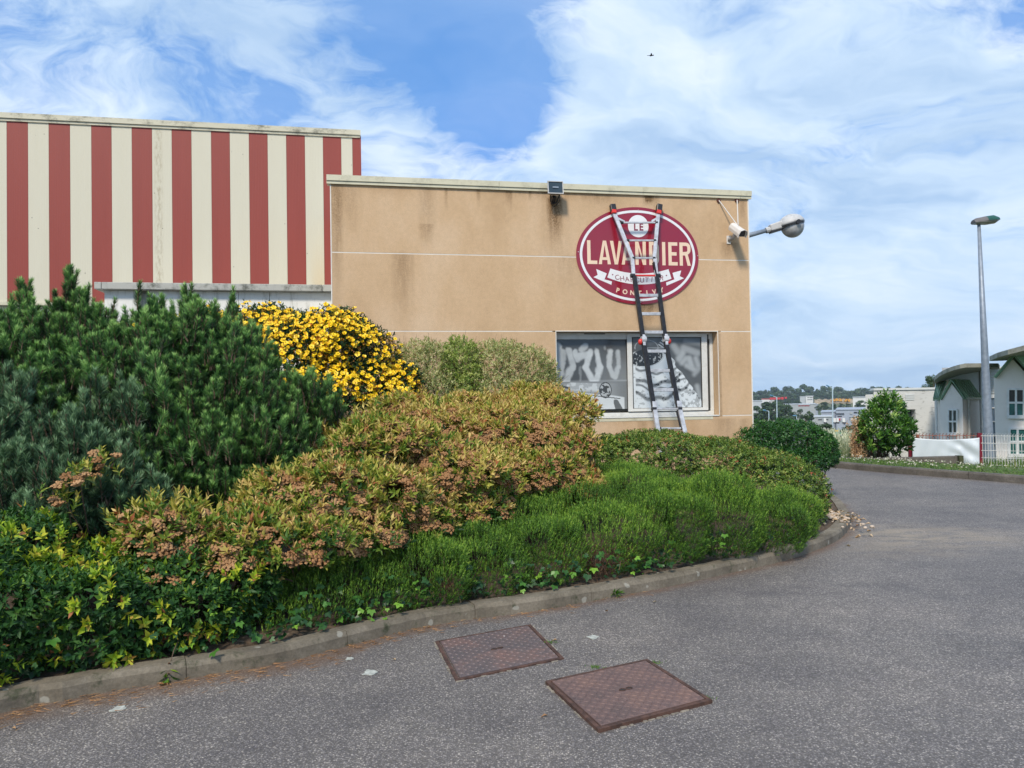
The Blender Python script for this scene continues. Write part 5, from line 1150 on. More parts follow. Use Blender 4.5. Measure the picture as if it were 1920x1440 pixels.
TM = [tree_mesh(k, nb=10 + k % 4, nl=2000, leaf=.085 if k < 4 else .06, squat=1.15 if k < 4 else .8) for k in range(6)]
def tree(px, top, base, Y, k, label, group, wide=1.0, cat='tree', name='tree'):
    b_ = P(px, base, Y); h_ = P(px, top, Y)[2] - b_[2]; o = empty(name, b_, RT_.random() * 6.28); tag(o, label, cat, group)
    for me, nm in ((TM[k][0], 'crown'), (TM[k][1], 'trunk')): c = bpy.data.objects.new(nm, me); C.objects.link(c); c.parent = o; c.scale = (h_ * wide, h_ * wide, h_)
sil = [(1413, 733), (1424, 731.5), (1436, 729.5), (1450, 724), (1462, 731), (1474, 723), (1484, 724), (1496, 726.5), (1508, 719), (1521, 723), (1533, 728), (1543, 722), (1556, 723.5), (1573, 724), (1584, 730), (1597, 731), (1608, 727), (1622, 726), (1637, 723), (1652, 723.5), (1668, 725), (1685, 722.5), (1702, 724), (1720, 727), (1738, 724)]
ORD = ['first', 'second', 'third', 'fourth', 'fifth', 'sixth', 'seventh', 'eighth', 'ninth', 'tenth', 'eleventh', 'twelfth', 'thirteenth', 'fourteenth', 'fifteenth', 'sixteenth', 'seventeenth', 'eighteenth', 'nineteenth', 'twentieth', 'twenty-first', 'twenty-second', 'twenty-third', 'twenty-fourth', 'twenty-fifth', 'twenty-sixth']
for k, (px, py) in enumerate(sil):
    tree(px, py, 758, 900 + 60 * RT_.random(), k % 4, f'{ORD[k]} dark tree from the left along the far wooded skyline', 'trees along the far ridge', .75 + .25 * RT_.random())
for k in range(26):
    px = 1410 + 9.2 * k + RT_.normal() * 2; tree(px, 736 + 5 * RT_.random(), 760, 820 + 40 * RT_.random(), int(RT_.integers(4)), f'{ORD[k]} tree from the left in the lower row below the skyline trees', 'lower trees below the far ridge', 1.1)
for k, (px, top, base, Y, wd, lab) in enumerate([(1420, 760, 795, 300, 1.1, 'leftmost broad tree in the valley next to the tan building'), (1438, 751.5, 795, 310, 1.1, 'large round tree behind the blue-headed lamp posts'), (1455, 750, 796, 300, 1.1, 'large tree in the valley behind the slender lamp post'), (1471, 756, 798, 295, 1.0, 'tree in front of the left end of the grey shed'), (1485, 770, 800, 280, 1.1, 'low tree below the grey shed'), (1502, 765, 790, 285, .9, 'small round tree before the grey shed'),
        (1517, 770, 792, 270, 1.0, 'small bushy tree right of the grey shed tree'), (1545, 753, 771, 430, 1.1, 'dark round tree right of the grey shed'), (1534, 760, 772, 440, 1.1, 'pale tree beside the dark round tree'), (1565, 757, 768, 420, 1.3, 'dark tree above the dealership roof at left'), (1578, 756, 768, 415, 1.3, 'dark tree above the middle of the dealership roof'), (1591, 756, 768, 425, 1.3, 'dark tree above the right of the dealership roof'), (1612, 750, 770, 400, 1.2, 'tree beside the distant white office'), (1629, 752, 772, 395, 1.1, 'tree at the corner of the rendered building'), (1495, 750, 762, 600, 1.7, 'low tree between the shed and the red shop'), (1478, 749, 760, 590, 1.7, 'low tree above the grey shed roof'), (1463, 748, 758, 600, 1.6, 'low tree right of the red shop'),
        (1512, 774, 812, 70, .8, 'young conifer-like tree rising behind the rounded shrub'), (1533, 797, 822, 60, 1.3, 'bush behind the rounded shrub at right'), (1550, 793, 824, 62, 1.3, 'bush left of the green direction sign'), (1590, 796, 826, 55, 1.0, 'round green bush right of the direction sign'), (1608, 801, 826, 52, 1.0, 'green bush behind the dry grass'), (1575, 816, 832, 50, 1.4, 'low bush under the direction sign'), (1627, 797, 830, 50, 1.0, 'bush behind the left side of the leafy shrub'), (1490, 790, 812, 75, 1.3, 'bush behind the middle of the rounded shrub'), (1468, 790, 812, 80, 1.3, 'bush behind the left part of the rounded shrub'), (1447, 789, 812, 78, 1.3, 'bush near the foot of the blue-headed lamp'), (1428, 790, 814, 70, 1.3, 'bush at the corner of the tan building')]):
    tree(px, top, base, Y, k % 6, lab, None, wd, 'tree' if base < 800 or 'tree' in lab else 'bush', 'tree' if base < 800 or 'tree' in lab else 'bush')
tree(1741, 701, 760, 80, 4, 'taller feathery tree behind the rendered building', None, .55); tree(1752, 700, 760, 78, 5, 'tree half hidden behind the curved canopy', None, .55)

# the air over the valley: far trees and sheds fade a little towards blue
hm = bpy.data.materials.new('haze'); hm.use_nodes = True; ht = NT(hm.node_tree); ht.n.clear(); ho = ht.new('ShaderNodeOutputMaterial'); hv = ht.new('ShaderNodeVolumePrincipled'); hv.inputs['Color'].default_value = (.80, .90, 1.0, 1); hv.inputs['Density'].default_value = .0002; hv.inputs['Anisotropy'].default_value = .2
ht.l.new(hv.outputs[0], ho.inputs['Volume'])
hz_ = MB().box(-60, 1400, -30, 1650, -45, 60).build('haze', hm); tag(hz_, kind='stuff')
# ------------------------------------------------------------------ planting
RNG = np.random.default_rng(11)
def foliage_mat(name, stops, rough=.55, trans=.25, spec=.35):
    m_ = bpy.data.materials.new(name); m_.use_nodes = True; t = NT(m_.node_tree); b = t.n['Principled BSDF']; o = t.n['Material Output']
    at = t.new('ShaderNodeAttribute', attribute_name='tint').outputs['Fac']; c = t.ramp(at, stops)
    t.put(b.inputs['Base Color'], c); b.inputs['Roughness'].default_value = rough; b.inputs['Specular IOR Level'].default_value = spec
    tr = t.new('ShaderNodeBsdfTranslucent'); t.put(tr.inputs['Color'], t.mix(1.0, c, (1.0, 1.15, .6), 'MULTIPLY')); mx = t.new('ShaderNodeMixShader'); mx.inputs[0].default_value = trans
    t.l.new(b.outputs[0], mx.inputs[1]); t.l.new(tr.outputs[0], mx.inputs[2]); t.l.new(mx.outputs[0], o.inputs[0]); return m_
M['f_pine'] = foliage_mat('pine_needles', [(0, (0.026, 0.050, 0.018)), (.3, (0.045, 0.12, 0.032)), (.62, (0.12, 0.28, 0.065)), (1, (0.34, 0.55, 0.16))], trans=.12)
M['f_blue'] = foliage_mat('blue_pine_needles', [(0, (0.024, 0.050, 0.024)), (.4, (0.044, 0.105, 0.048)), (.75, (0.12, 0.22, 0.10)), (1, (0.27, 0.42, 0.22))], trans=.12)
M['f_heath'] = foliage_mat('heath_shoots', [(0, (0.09, 0.05, 0.025)), (.06, (0.03, 0.07, 0.012)), (.38, (0.046, 0.115, 0.014)), (.7, (0.115, 0.25, 0.024)), (1, (0.32, 0.48, 0.06))], trans=.2)
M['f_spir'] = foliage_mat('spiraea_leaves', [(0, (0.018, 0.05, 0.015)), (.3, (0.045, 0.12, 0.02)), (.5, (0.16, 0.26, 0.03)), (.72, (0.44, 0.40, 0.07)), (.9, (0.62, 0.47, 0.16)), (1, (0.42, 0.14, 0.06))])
M['f_low'] = foliage_mat('green_spiraea_leaves', [(0, (0.014, 0.045, 0.015)), (.45, (0.035, 0.11, 0.025)), (.7, (0.09, 0.20, 0.03)), (.86, (0.36, 0.50, 0.03)), (.95, (0.55, 0.52, 0.05)), (1, (0.40, 0.16, 0.07))])  # greener leaf colours of the low hedge, with yellow-green tips
M['f_mound'] = foliage_mat('mound_leaves', [(0, (0.035, 0.06, 0.015)), (.35, (0.075, 0.15, 0.022)), (.7, (0.22, 0.31, 0.05)), (.93, (0.42, 0.44, 0.14)), (.97, (0.34, 0.19, 0.08)), (1, (0.38, 0.09, 0.04))])
M['f_round'] = foliage_mat('dark_glossy_leaves', [(0, (0.012, 0.042, 0.010)), (.5, (0.026, 0.10, 0.018)), (.85, (0.05, 0.17, 0.025)), (1, (0.10, 0.24, 0.04))], rough=.38, spec=.5)
M['f_var'] = foliage_mat('variegated_leaves', [(0, (0.05, 0.08, 0.025)), (.3, (0.16, 0.21, 0.07)), (.6, (0.42, 0.45, 0.17)), (.9, (0.68, 0.66, 0.36)), (1, (0.6, 0.42, 0.25))])
M['f_vgreen'] = foliage_mat('reverted_green_leaves', [(0, (0.06, 0.10, 0.02)), (.45, (0.15, 0.25, 0.045)), (.8, (0.36, 0.44, 0.09)), (1, (0.55, 0.58, 0.22))])
M['f_hyp'] = foliage_mat('hypericum_leaves', [(0, (0.012, 0.035, 0.014)), (.5, (0.025, 0.075, 0.02)), (.85, (0.06, 0.14, 0.03)), (1, (0.22, 0.22, 0.04))])
M['f_ivy'] = foliage_mat('ivy_leaves', [(0, (0.012, 0.04, 0.016)), (.5, (0.028, 0.09, 0.026)), (.8, (0.07, 0.20, 0.03)), (1, (0.22, 0.42, 0.05))], rough=.4)
M['petal'] = mat('yellow_petals', col=(0.92, 0.62, 0.010), var=.15, vscale=30, rough=.5)
M['petal_old'] = mat('orange_petals', col=(0.72, 0.30, 0.02), var=.25, vscale=30, rough=.6)
M['bud'] = mat('red_brown_buds', col=(0.34, 0.10, 0.03), var=.4, vscale=40, rough=.6)
M['stamen'] = mat('stamens', col=(0.75, 0.36, 0.02), var=.2, rough=.6)
def headfn(t, co):
    n = t.noise(co, 90, 4, .7); r = t.new('ShaderNodeObjectInfo').outputs['Random']
    c = t.mix(r, (0.29, 0.14, 0.052), (0.45, 0.265, 0.125)); return t.mix(1.0, c, t.ramp(n, [(.3, .7), (.7, 1.25)]), 'MULTIPLY'), None, .9
M['head'] = mat('dried_flower_heads', headfn)
M['twig'] = mat('twigs', col=(0.085, 0.055, 0.035), var=.4, vscale=20, rough=.9)
M['dead'] = foliage_mat('dry_brown_growth', [(0, (0.05, 0.028, 0.018)), (.6, (0.14, 0.075, 0.04)), (1, (0.30, 0.19, 0.10))], trans=.1)


def nrm(v): return v / (np.linalg.norm(v, axis=-1, keepdims=True) + 1e-9)
def rdir(n): return nrm(RNG.normal(size=(n, 3)))
class Fol:
    """collects leaves (4 triangles), needles (1 triangle) and blades, and links them as one mesh"""
    def __init__(s): s.V = []; s.F = []; s.T = []; s.nv = 0
    def _push(s, V, faces, tint):
        n, k, _ = V.shape; s.V.append(V.reshape(-1, 3)); f = np.array(faces)
        s.F.append((np.arange(n)[:, None, None] * k + f[None] + s.nv).reshape(-1, f.shape[1])); s.T.append(np.repeat(tint, len(faces))); s.nv += n * k
    def leaves(s, p, d_, up, L, W, tint, curl=.08):
        n = len(p); L = np.broadcast_to(L, (n,))[:, None]; W = np.broadcast_to(W, (n,))[:, None]
        d_ = nrm(d_); x = nrm(np.cross(d_, up)); u = np.cross(x, d_)
        V = np.stack([p, p + d_ * L * .42 - x * W * .5 + u * L * curl, p + d_ * L * .42 + x * W * .5 + u * L * curl, p + d_ * L - u * L * curl * 1.2, p + d_ * L * .45 - u * L * curl * .3], 1)
        s._push(V, [(0, 4, 1), (1, 4, 3), (0, 2, 4), (4, 2, 3)], tint)
    def needles(s, p, d_, L, W, tint):
        n = len(p); L = np.broadcast_to(L, (n,))[:, None]; d_ = nrm(d_); x = nrm(np.cross(d_, rdir(n))) * (np.broadcast_to(W, (n,))[:, None] * .5)
        s._push(np.stack([p - x, p + x, p + d_ * L], 1), [(0, 1, 2)], tint)
    def blades(s, p, d_, L, W, tint, bend=.2):
        n = len(p); L = np.broadcast_to(L, (n,))[:, None]; d_ = nrm(d_); x = nrm(np.cross(d_, rdir(n))) * (np.broadcast_to(W, (n,))[:, None] * .5); b_ = rdir(n) * L * bend; b_[:, 2] -= (L * bend * .5)[:, 0]
        m1 = p + d_ * L * .5 + b_ * .25; s._push(np.stack([p - x, p + x, m1 + x * .8, m1 - x * .8, p + d_ * L + b_], 1), [(0, 1, 2), (0, 2, 3), (3, 2, 4)], tint)
    def build(s, name, material, parent=None, kind=None):
        V = np.concatenate(s.V).astype(np.float32); F = np.concatenate(s.F).astype(np.int32); T = np.concatenate(s.T).astype(np.float32)
        me = bpy.data.meshes.new(name); me.vertices.add(len(V)); me.vertices.foreach_set('co', V.ravel()); me.loops.add(F.size); me.loops.foreach_set('vertex_index', F.ravel())
        me.polygons.add(len(F)); me.polygons.foreach_set('loop_start', np.arange(len(F), dtype=np.int32) * 3)
        at = me.attributes.new('tint', 'FLOAT', 'FACE'); at.data.foreach_set('value', np.clip(T, 0, 1)); me.materials.append(material); me.update(calc_edges=True)
        o = bpy.data.objects.new(name, me); C.objects.link(o); o.parent = parent
        if kind: o['kind'] = kind
        return o


def blob(px, py, Y, rpx, rpz, ry=None):
    c = P(px, py, Y); rx = rpx * Y / FOC; rz = rpz * Y / FOC; return (c[0], c[1], c[2], rx, ry or rx, rz)
def lump(p, f=6.0, seed=0.0):
    x, y, z = p[:, 0] * f + seed, p[:, 1] * f + seed * 1.7, p[:, 2] * f + seed * .6
    return (np.sin(x) * np.sin(y * 1.1 + 1) * np.sin(z * 1.2 + 2) + .6 * np.sin(1.9 * x + 2) * np.sin(2.1 * y) * np.sin(1.8 * z + 1) + .4 * np.sin(4.1 * x + z) * np.sin(3.9 * y + 2 * z)) / 1.6
def roughen(blobs, n, lo=.3, hi=.5, up=.2):
    out_ = list(blobs)
    for b in blobs:
        for _ in range(n):
            d_ = rdir(1)[0]; d_[2] = abs(d_[2]) * .8 + up * RNG.random(); d_ /= np.linalg.norm(d_); k = RNG.uniform(lo, hi); r = min(b[3], b[4], b[5]); out_.append((b[0] + d_[0] * b[3] * .88, b[1] + d_[1] * b[4] * .88, b[2] + d_[2] * b[5] * .88, r * k * 1.5, r * k * 1.5, r * k * 1.1))
    return out_
def wall_y(x): return 11.97 - (3.729 - x) * math.tan(ANG)
def sample(blobs, dens, shell=(.75, 1.03), lumps=.10, lf=5.0, seed=0.0, bottom=-.5, keep_in=.80):
    PP = []; NN_ = []; B = np.array(blobs)
    for i, b in enumerate(B):
        r = b[3:6]; area = 4 * math.pi * (((r[0] * r[1]) ** 1.6 + (r[0] * r[2]) ** 1.6 + (r[1] * r[2]) ** 1.6) / 3) ** (1 / 1.6); n = int(area * dens)
        if n < 1: continue
        d_ = rdir(n); p0 = b[:3] + d_ * r; nn_ = nrm(d_ / r); k = shell[0] + (shell[1] - shell[0]) * RNG.random(n) ** .6 + lumps * lump(p0, lf, seed)
        p = b[:3] + d_ * r * k[:, None]; ok = nn_[:, 2] > bottom
        for j, c in enumerate(B):
            if j != i: ok &= (((p - c[:3]) / c[3:6]) ** 2).sum(1) > keep_in ** 2
        ok &= p[:, 2] > .07
        kx = p[:, 1] < (11.97 - (3.729 - p[:, 0]) * math.tan(ANG)) - .06; ok &= kx | (p[:, 0] > 3.8)
        PP.append(p[ok]); NN_.append(nn_[ok])
    return np.concatenate(PP), np.concatenate(NN_)
def sprigs(fol, p, ax, k, sl, L, W, spread=(.5, 1.1), tint=None, tvar=.15, curl=.08, droop=0.0):
    """k leaves round each short stem p -> p + ax * sl"""
    n = len(p); ax = nrm(ax); t1 = nrm(np.cross(ax, rdir(n))); t2 = np.cross(ax, t1)
    if tint is None: tint = RNG.random(n)
    for j in range(k):
        a = 2.4 * j + RNG.random(n) * .8; t = ((j + .3) / k); rad = t1 * np.cos(a)[:, None] + t2 * np.sin(a)[:, None]
        sp = (spread[1] + (spread[0] - spread[1]) * t) * (1 + .25 * RNG.normal(size=n)); d_ = ax * np.cos(sp)[:, None] + rad * np.sin(sp)[:, None]; d_[:, 2] -= droop * (1 - t)
        sc = (.8 + .4 * RNG.random(n)) * (1.1 - .35 * abs(t - .5) * 2)
        fol.leaves(p + ax * (sl * t) + RNG.normal(size=(n, 3)) * .003, d_, ax + .3 * rdir(n), L * sc, W * sc, tint + tvar * RNG.normal(size=n), curl)
def twigs(root, blobs, n, r0, name='stem', basez=.1, mt=None):
    mb = MB(); B = np.array(blobs)
    for _ in range(n):
        b = B[RNG.integers(len(B))]; d_ = rdir(1)[0]; d_[2] = abs(d_[2]) * .8; e = b[:3] + d_ * b[3:6] * .85; s = np.array([b[0] + RNG.normal() * .08, b[1] + abs(b[4]) * .2 + RNG.normal() * .06, max(basez, b[2] - b[5] * 1.4)])
        m_ = (s + e) / 2 + RNG.normal(size=3) * .06; mb.tube([s, m_, e], [r0, r0 * .7, r0 * .3], 4, cap=False)
    o = mb.build(name, mt or M['twig'], root); o['kind'] = 'stuff'; return o
PLANTS = []
def plant(name, label, cat, blobs, group=None):
    c = np.array(blobs)[:, :3].mean(0) if len(blobs) else np.zeros(3); o = empty(name, (c[0], c[1], .1) if len(blobs) else (0, 0, 0)); tag(o, label, cat, group); PLANTS.append(o); return o


def facing(p, n_): v = EYE - p; return (nrm(v) * n_).sum(1)
# --- pines
def pine(label, blobs, spires, material, dens=44, seed=0.0, nl=.054, shoot=.15, up=1.15, tb=0.0):
    root = plant('mugo_pine', label, 'pine shrub', blobs, 'mugo pines at the left of the bed'); f = Fol()
    p, n_ = sample(blobs, dens, (.62, 1.08), .20, 4.2, seed, bottom=-.55)
    kt = np.where((n_[:, 2] > -.1) & (facing(p, n_) > -.35))[0]; kt = RNG.choice(kt, min(34, len(kt)), replace=False); auto = [(p[i] + n_[i] * .06 + np.array([0, 0, .10 + .16 * RNG.random()]), int(RNG.integers(7, 15)), .22 + .2 * RNG.random()) for i in kt]
    pi_, ni_ = sample(blobs, 60, (.30, .66), .13, 4.2, seed, bottom=-.9, keep_in=.4); p = np.concatenate([p, pi_]); n_ = np.concatenate([n_, ni_])
    ax = n_ * .5 + np.array([0, 0, up]) + rdir(len(p)) * .16; sl = shoot * (.65 + .6 * RNG.random(len(p)))
    # candles come in small whorls: a leader with shorter neighbours
    q = []; qa = []; ql = []
    for k in range(3):
        m_ = RNG.random(len(p)) < .6; rd = rdir(m_.sum()) * [1, 1, .2]; a2 = nrm(nrm(ax[m_]) + rd * .38); q.append(p[m_] + rd * .055 - nrm(ax[m_]) * .06); qa.append(a2); ql.append(sl[m_] * .72)
    p = np.concatenate([p] + q); ax = nrm(np.concatenate([nrm(ax)] + qa)); sl = np.concatenate([sl] + ql)
    for (px, py, Y, h, k) in spires:
        tp = P(px, py, Y); m_ = k; t = RNG.random(m_) ** .8; hh = h * Y / FOC
        c = np.array([tp[0], tp[1], tp[2] - .10]) - np.outer(t, [0, 0, hh]) + rdir(m_) * (.02 + .13 * t[:, None]) * np.array([1, 1, .3]); a_ = nrm(rdir(m_) * (.2 + .45 * t[:, None]) + np.array([0, 0, 1.0]))
        p = np.concatenate([p, c]); ax = np.concatenate([ax, a_]); sl = np.concatenate([sl, shoot * (.9 + .4 * RNG.random(m_))])
    for tp, m_, hh in auto:
        t = RNG.random(m_) ** .8; c = tp - np.outer(t, [0, 0, hh]) + rdir(m_) * (.02 + .11 * t[:, None]) * np.array([1, 1, .3]); a_ = nrm(rdir(m_) * (.18 + .4 * t[:, None]) + np.array([0, 0, 1.0])); p = np.concatenate([p, c]); ax = np.concatenate([ax, a_]); sl = np.concatenate([sl, shoot * (.8 + .4 * RNG.random(m_))])
    n = len(p); t1 = nrm(np.cross(ax, rdir(n))); t2 = np.cross(ax, t1); base = .17 + .17 * RNG.normal(size=n) + .10 * lump(p, 3, seed) + tb
    for j in range(112):
        t = ((j + .5) / 112) ** .8; a = RNG.random(n) * 6.283; rad = t1 * np.cos(a)[:, None] + t2 * np.sin(a)[:, None]
        sp = .92 - .46 * t + .11 * RNG.normal(size=n); d_ = ax * np.cos(sp)[:, None] + rad * np.sin(sp)[:, None]; c_ = p + ax * (sl * t)[:, None]
        f.needles(c_ + rad * .004, d_, nl * (.8 + .35 * RNG.random(n)) * (1 - .3 * (t > .85)), .0058, base + .30 * t ** 1.5 + .48 * t ** 4 + .10 * RNG.normal(size=n))
    f.build('needles', material, root, 'stuff'); twigs(root, blobs, 60, .016, 'branch', .15)
    mb = MB(); sel = RNG.random(n) < .8
    for a, b, l in zip(p[sel], ax[sel], sl[sel]): mb.beam(a - b * .03, a + b * l * .92, .009, .009)
    st = mb.build('shoot_stem', M['twig'], root); st['kind'] = 'stuff'
    return root
pine('large dark green mugo pine at the far left under the stripes',
     [blob(60, 700, 7.0, 140, 110), blob(150, 660, 7.0, 95, 85), blob(-110, 780, 7.0, 200, 190), blob(190, 770, 6.7, 130, 140), blob(40, 820, 6.5, 150, 130), blob(-60, 900, 6.4, 160, 150), blob(215, 860, 6.4, 90, 90)],
     [(48, 528, 6.9, 130, 55), (132, 508, 6.9, 170, 90), (158, 545, 6.8, 120, 55), (105, 565, 6.8, 90, 30), (185, 580, 6.8, 90, 30), (215, 605, 6.7, 90, 35), (10, 585, 6.8, 80, 30), (75, 600, 6.6, 60, 20), (20, 640, 6.5, 80, 25)], M['f_pine'], seed=1.0)
pine('dark green mugo pine between the tall left pine and the yellow-flowering shrub',
     [blob(350, 680, 7.0, 115, 95), blob(430, 715, 6.9, 85, 90), blob(380, 800, 6.6, 165, 125), blob(540, 800, 6.9, 75, 75), blob(470, 860, 6.4, 110, 90), blob(300, 900, 6.1, 110, 80), blob(400, 930, 6.1, 80, 50)],
     [(285, 558, 7.0, 110, 45), (305, 556, 7.1, 100, 40), (350, 545, 7.0, 130, 55), (400, 575, 7.0, 100, 45), (425, 595, 6.9, 100, 35), (450, 600, 6.9, 100, 40), (260, 640, 6.9, 90, 25), (480, 665, 6.9, 90, 35), (512, 655, 7.0, 90, 25), (548, 700, 6.9, 90, 35), (605, 705, 6.9, 90, 35), (628, 740, 6.9, 80, 30), (585, 760, 6.8, 100, 35), (445, 770, 6.4, 80, 25), (330, 770, 6.3, 70, 20)], M['f_pine'], seed=3.0)
pine('blue-green dwarf pine in front of the darker pines above the leafy hedge',
     [blob(40, 950, 5.6, 110, 105), blob(165, 890, 5.8, 115, 95), blob(225, 960, 5.5, 75, 75), blob(-90, 900, 5.6, 130, 150), blob(100, 990, 5.4, 100, 80), blob(10, 830, 5.9, 70, 90)],
     [(160, 742, 5.8, 110, 24), (140, 775, 5.7, 90, 18), (235, 715, 6.0, 110, 24), (12, 690, 6.0, 130, 30), (95, 800, 5.6, 90, 22), (70, 815, 5.6, 90, 18), (190, 820, 5.5, 80, 18), (15, 850, 5.4, 80, 16), (235, 850, 5.5, 80, 18)], M['f_blue'], dens=40, seed=5.0, nl=.060, shoot=.17, tb=.05)

# --- hypericum with individual flowers
HB = [blob(560, 675, 9.1, 105, 72), blob(650, 690, 9.2, 90, 75), blob(690, 745, 9.1, 70, 60), blob(485, 650, 9.4, 85, 62), blob(740, 770, 9.0, 45, 35), blob(615, 750, 8.9, 85, 60), blob(340, 670, 9.5, 120, 62, .6), blob(230, 690, 9.4, 100, 70, .6)]
hyp = plant('hypericum_shrub', 'broad shrub covered in bright yellow flowers against the tan wall', 'flowering shrub', HB)
HB = roughen(HB, 4)
f = Fol(); p, n_ = sample(HB, 560, (.35, 1.10), .20, 5, 2.0); sprigs(f, p, n_ * .6 + np.array([0, 0, .5]) + rdir(len(p)) * .5, 7, .09, .05, .02, (.6, 1.2), tint=.35 + .2 * RNG.normal(size=len(p)))
p, n_ = sample(HB, 60, (.98, 1.06), .20, 5, 2.0); f.needles(p - n_ * .05, n_ + np.array([0, 0, .6]) + rdir(len(p)) * .3, .12, .012, np.full(len(p), .9))
f.build('foliage', M['f_hyp'], hyp, 'stuff'); twigs(hyp, HB, 70, .009)
def flower_mesh(kind, rnd):
    mb = MB(); n = 5; op = {0: .25, 1: .7, 2: 1.15}[kind]; Rr = .0235
    for k in range(n):
        a = 2 * math.pi * k / n + rnd.uniform(-.1, .1); ca, sa = math.cos(a), math.sin(a); tx, ty = -sa, ca; o_ = op + rnd.uniform(-.15, .15); r1, z1 = Rr * .55 * math.cos(o_ * .6), Rr * .55 * math.sin(o_ * .6); r2, z2 = r1 + Rr * .5 * math.cos(o_ * .3 - .2), z1 + Rr * .45 * math.sin(o_); w_ = .0112
        mb.add([(ca * .003, sa * .003, 0), (ca * r1 + tx * w_, sa * r1 + ty * w_, z1), (ca * r1 - tx * w_, sa * r1 - ty * w_, z1), (ca * r2 + tx * w_ * .75, sa * r2 + ty * w_ * .75, z2), (ca * r2 - tx * w_ * .75, sa * r2 - ty * w_ * .75, z2)], [(0, 2, 1), (1, 2, 4, 3)], 0)
    for k in range(6):
        a = rnd.uniform(0, 6.28); r = .009; mb.add([(0, 0, .002), (r * math.cos(a), r * math.sin(a), .018), (r * math.cos(a + .7), r * math.sin(a + .7), .016)], [(0, 1, 2)], 1)
    return mb
rnd = random.Random(4); FM = []
for k in range(6):
    o = flower_mesh(k % 3, rnd).build('flower', [M['petal'] if k != 5 else M['petal_old'], M['stamen']]); FM.append(o.data); bpy.data.objects.remove(o)
p, n_ = sample(HB, 560, (1.02, 1.20), .20, 5, 2.0, bottom=-.2); fc = facing(p, n_); w_ = (fc > -.5) & (lump(p, 4.5, 9) + .9 * n_[:, 2] > -.3 + .45 * RNG.random(len(p))); p = p[w_]; n_ = n_[w_]; fc = fc[w_]; p = p + np.array([0, -.02, .075]) * np.clip(n_[:, 2:3] + .2, 0, 1)
order = np.argsort(-fc + .5 * RNG.random(len(p))); p = p[order]; n_ = n_[order]
def place(me, name, parent, loc, axis, s, spin=None):
    o = bpy.data.objects.new(name, me); C.objects.link(o); o.parent = parent; z = Vector(axis).normalized(); q = z.to_track_quat('Z', 'Y'); q = q @ Matrix.Rotation(RNG.random() * 6.28 if spin is None else spin, 3, 'Z').to_quaternion()
    o.rotation_mode = 'QUATERNION'; o.rotation_quaternion = q; o.location = tuple(map(float, loc)); o.scale = (s, s, s); return o
def merge_instances(name, items, mats, parent):
    """items past the limit: the same meshes joined into one part"""
    Vs = []; Fs = []; Ms = []; nv = 0; cache = {}
    for me, loc, axis, s in items:
        if me.name not in cache:
            v = np.empty(len(me.vertices) * 3); me.vertices.foreach_get('co', v); cache[me.name] = (v.reshape(-1, 3), [tuple(pl.vertices) for pl in me.polygons], [pl.material_index for pl in me.polygons])
        v, fa, mi = cache[me.name]; z = Vector(axis).normalized(); R_ = np.array((z.to_track_quat('Z', 'Y').to_matrix() @ Matrix.Rotation(RNG.random() * 6.28, 3, 'Z')))
        Vs.append(v @ R_.T * s + loc); Fs += [tuple(i + nv for i in t) for t in fa]; Ms += mi; nv += len(v)
    mb = MB(); mb.v = [tuple(x) for x in np.concatenate(Vs)]; mb.f = Fs; mb.m = Ms; me = bpy.data.meshes.new(name); me.from_pydata(mb.v, [], mb.f); [me.materials.append(x) for x in mats]; me.polygons.foreach_set('material_index', mb.m); me.update()
    o = bpy.data.objects.new(name, me); C.objects.link(o); o.parent = parent; o['kind'] = 'stuff'; return o
for i in range(min(295, len(p))): place(FM[[0, 1, 2, 3, 4, 0, 1, 5][int(RNG.integers(8))]], 'flower', hyp, p[i], n_[i] * .5 + nrm(EYE - p[i]) * .5 + np.array([0, 0, .35]) + rdir(1)[0] * .45, .85 + .5 * RNG.random())
if len(p) > 295: merge_instances('flower_cluster', [(FM[int(RNG.integers(5))], p[i], n_[i] * .6 + np.array([0, -.4, .4]) + rdir(1)[0] * .5, .8 + .5 * RNG.random()) for i in range(295, min(len(p), 2200))], [M['petal'], M['stamen']], hyp)
f = Fol(); p, n_ = sample(HB, 620, (.93, 1.14), .20, 5, 2.0, bottom=-.2); k_ = lump(p, 4.5, 9) + .9 * n_[:, 2] > -.3; p = p[k_]; n_ = n_[k_]
for j in range(4): f.leaves(p + rdir(len(p)) * .012, rdir(len(p)) + n_ * .8 + np.array([0, 0, .3]), rdir(len(p)), .022, .013, .25 + .75 * RNG.random(len(p)))
M['f_bud'] = foliage_mat('bud_and_spent_petal', [(0, (0.20, 0.07, 0.03)), (.45, (0.42, 0.14, 0.03)), (.6, (0.62, 0.34, 0.02)), (1, (0.75, 0.46, 0.015))], trans=.15)
f.build('buds', M['f_bud'], hyp, 'stuff')

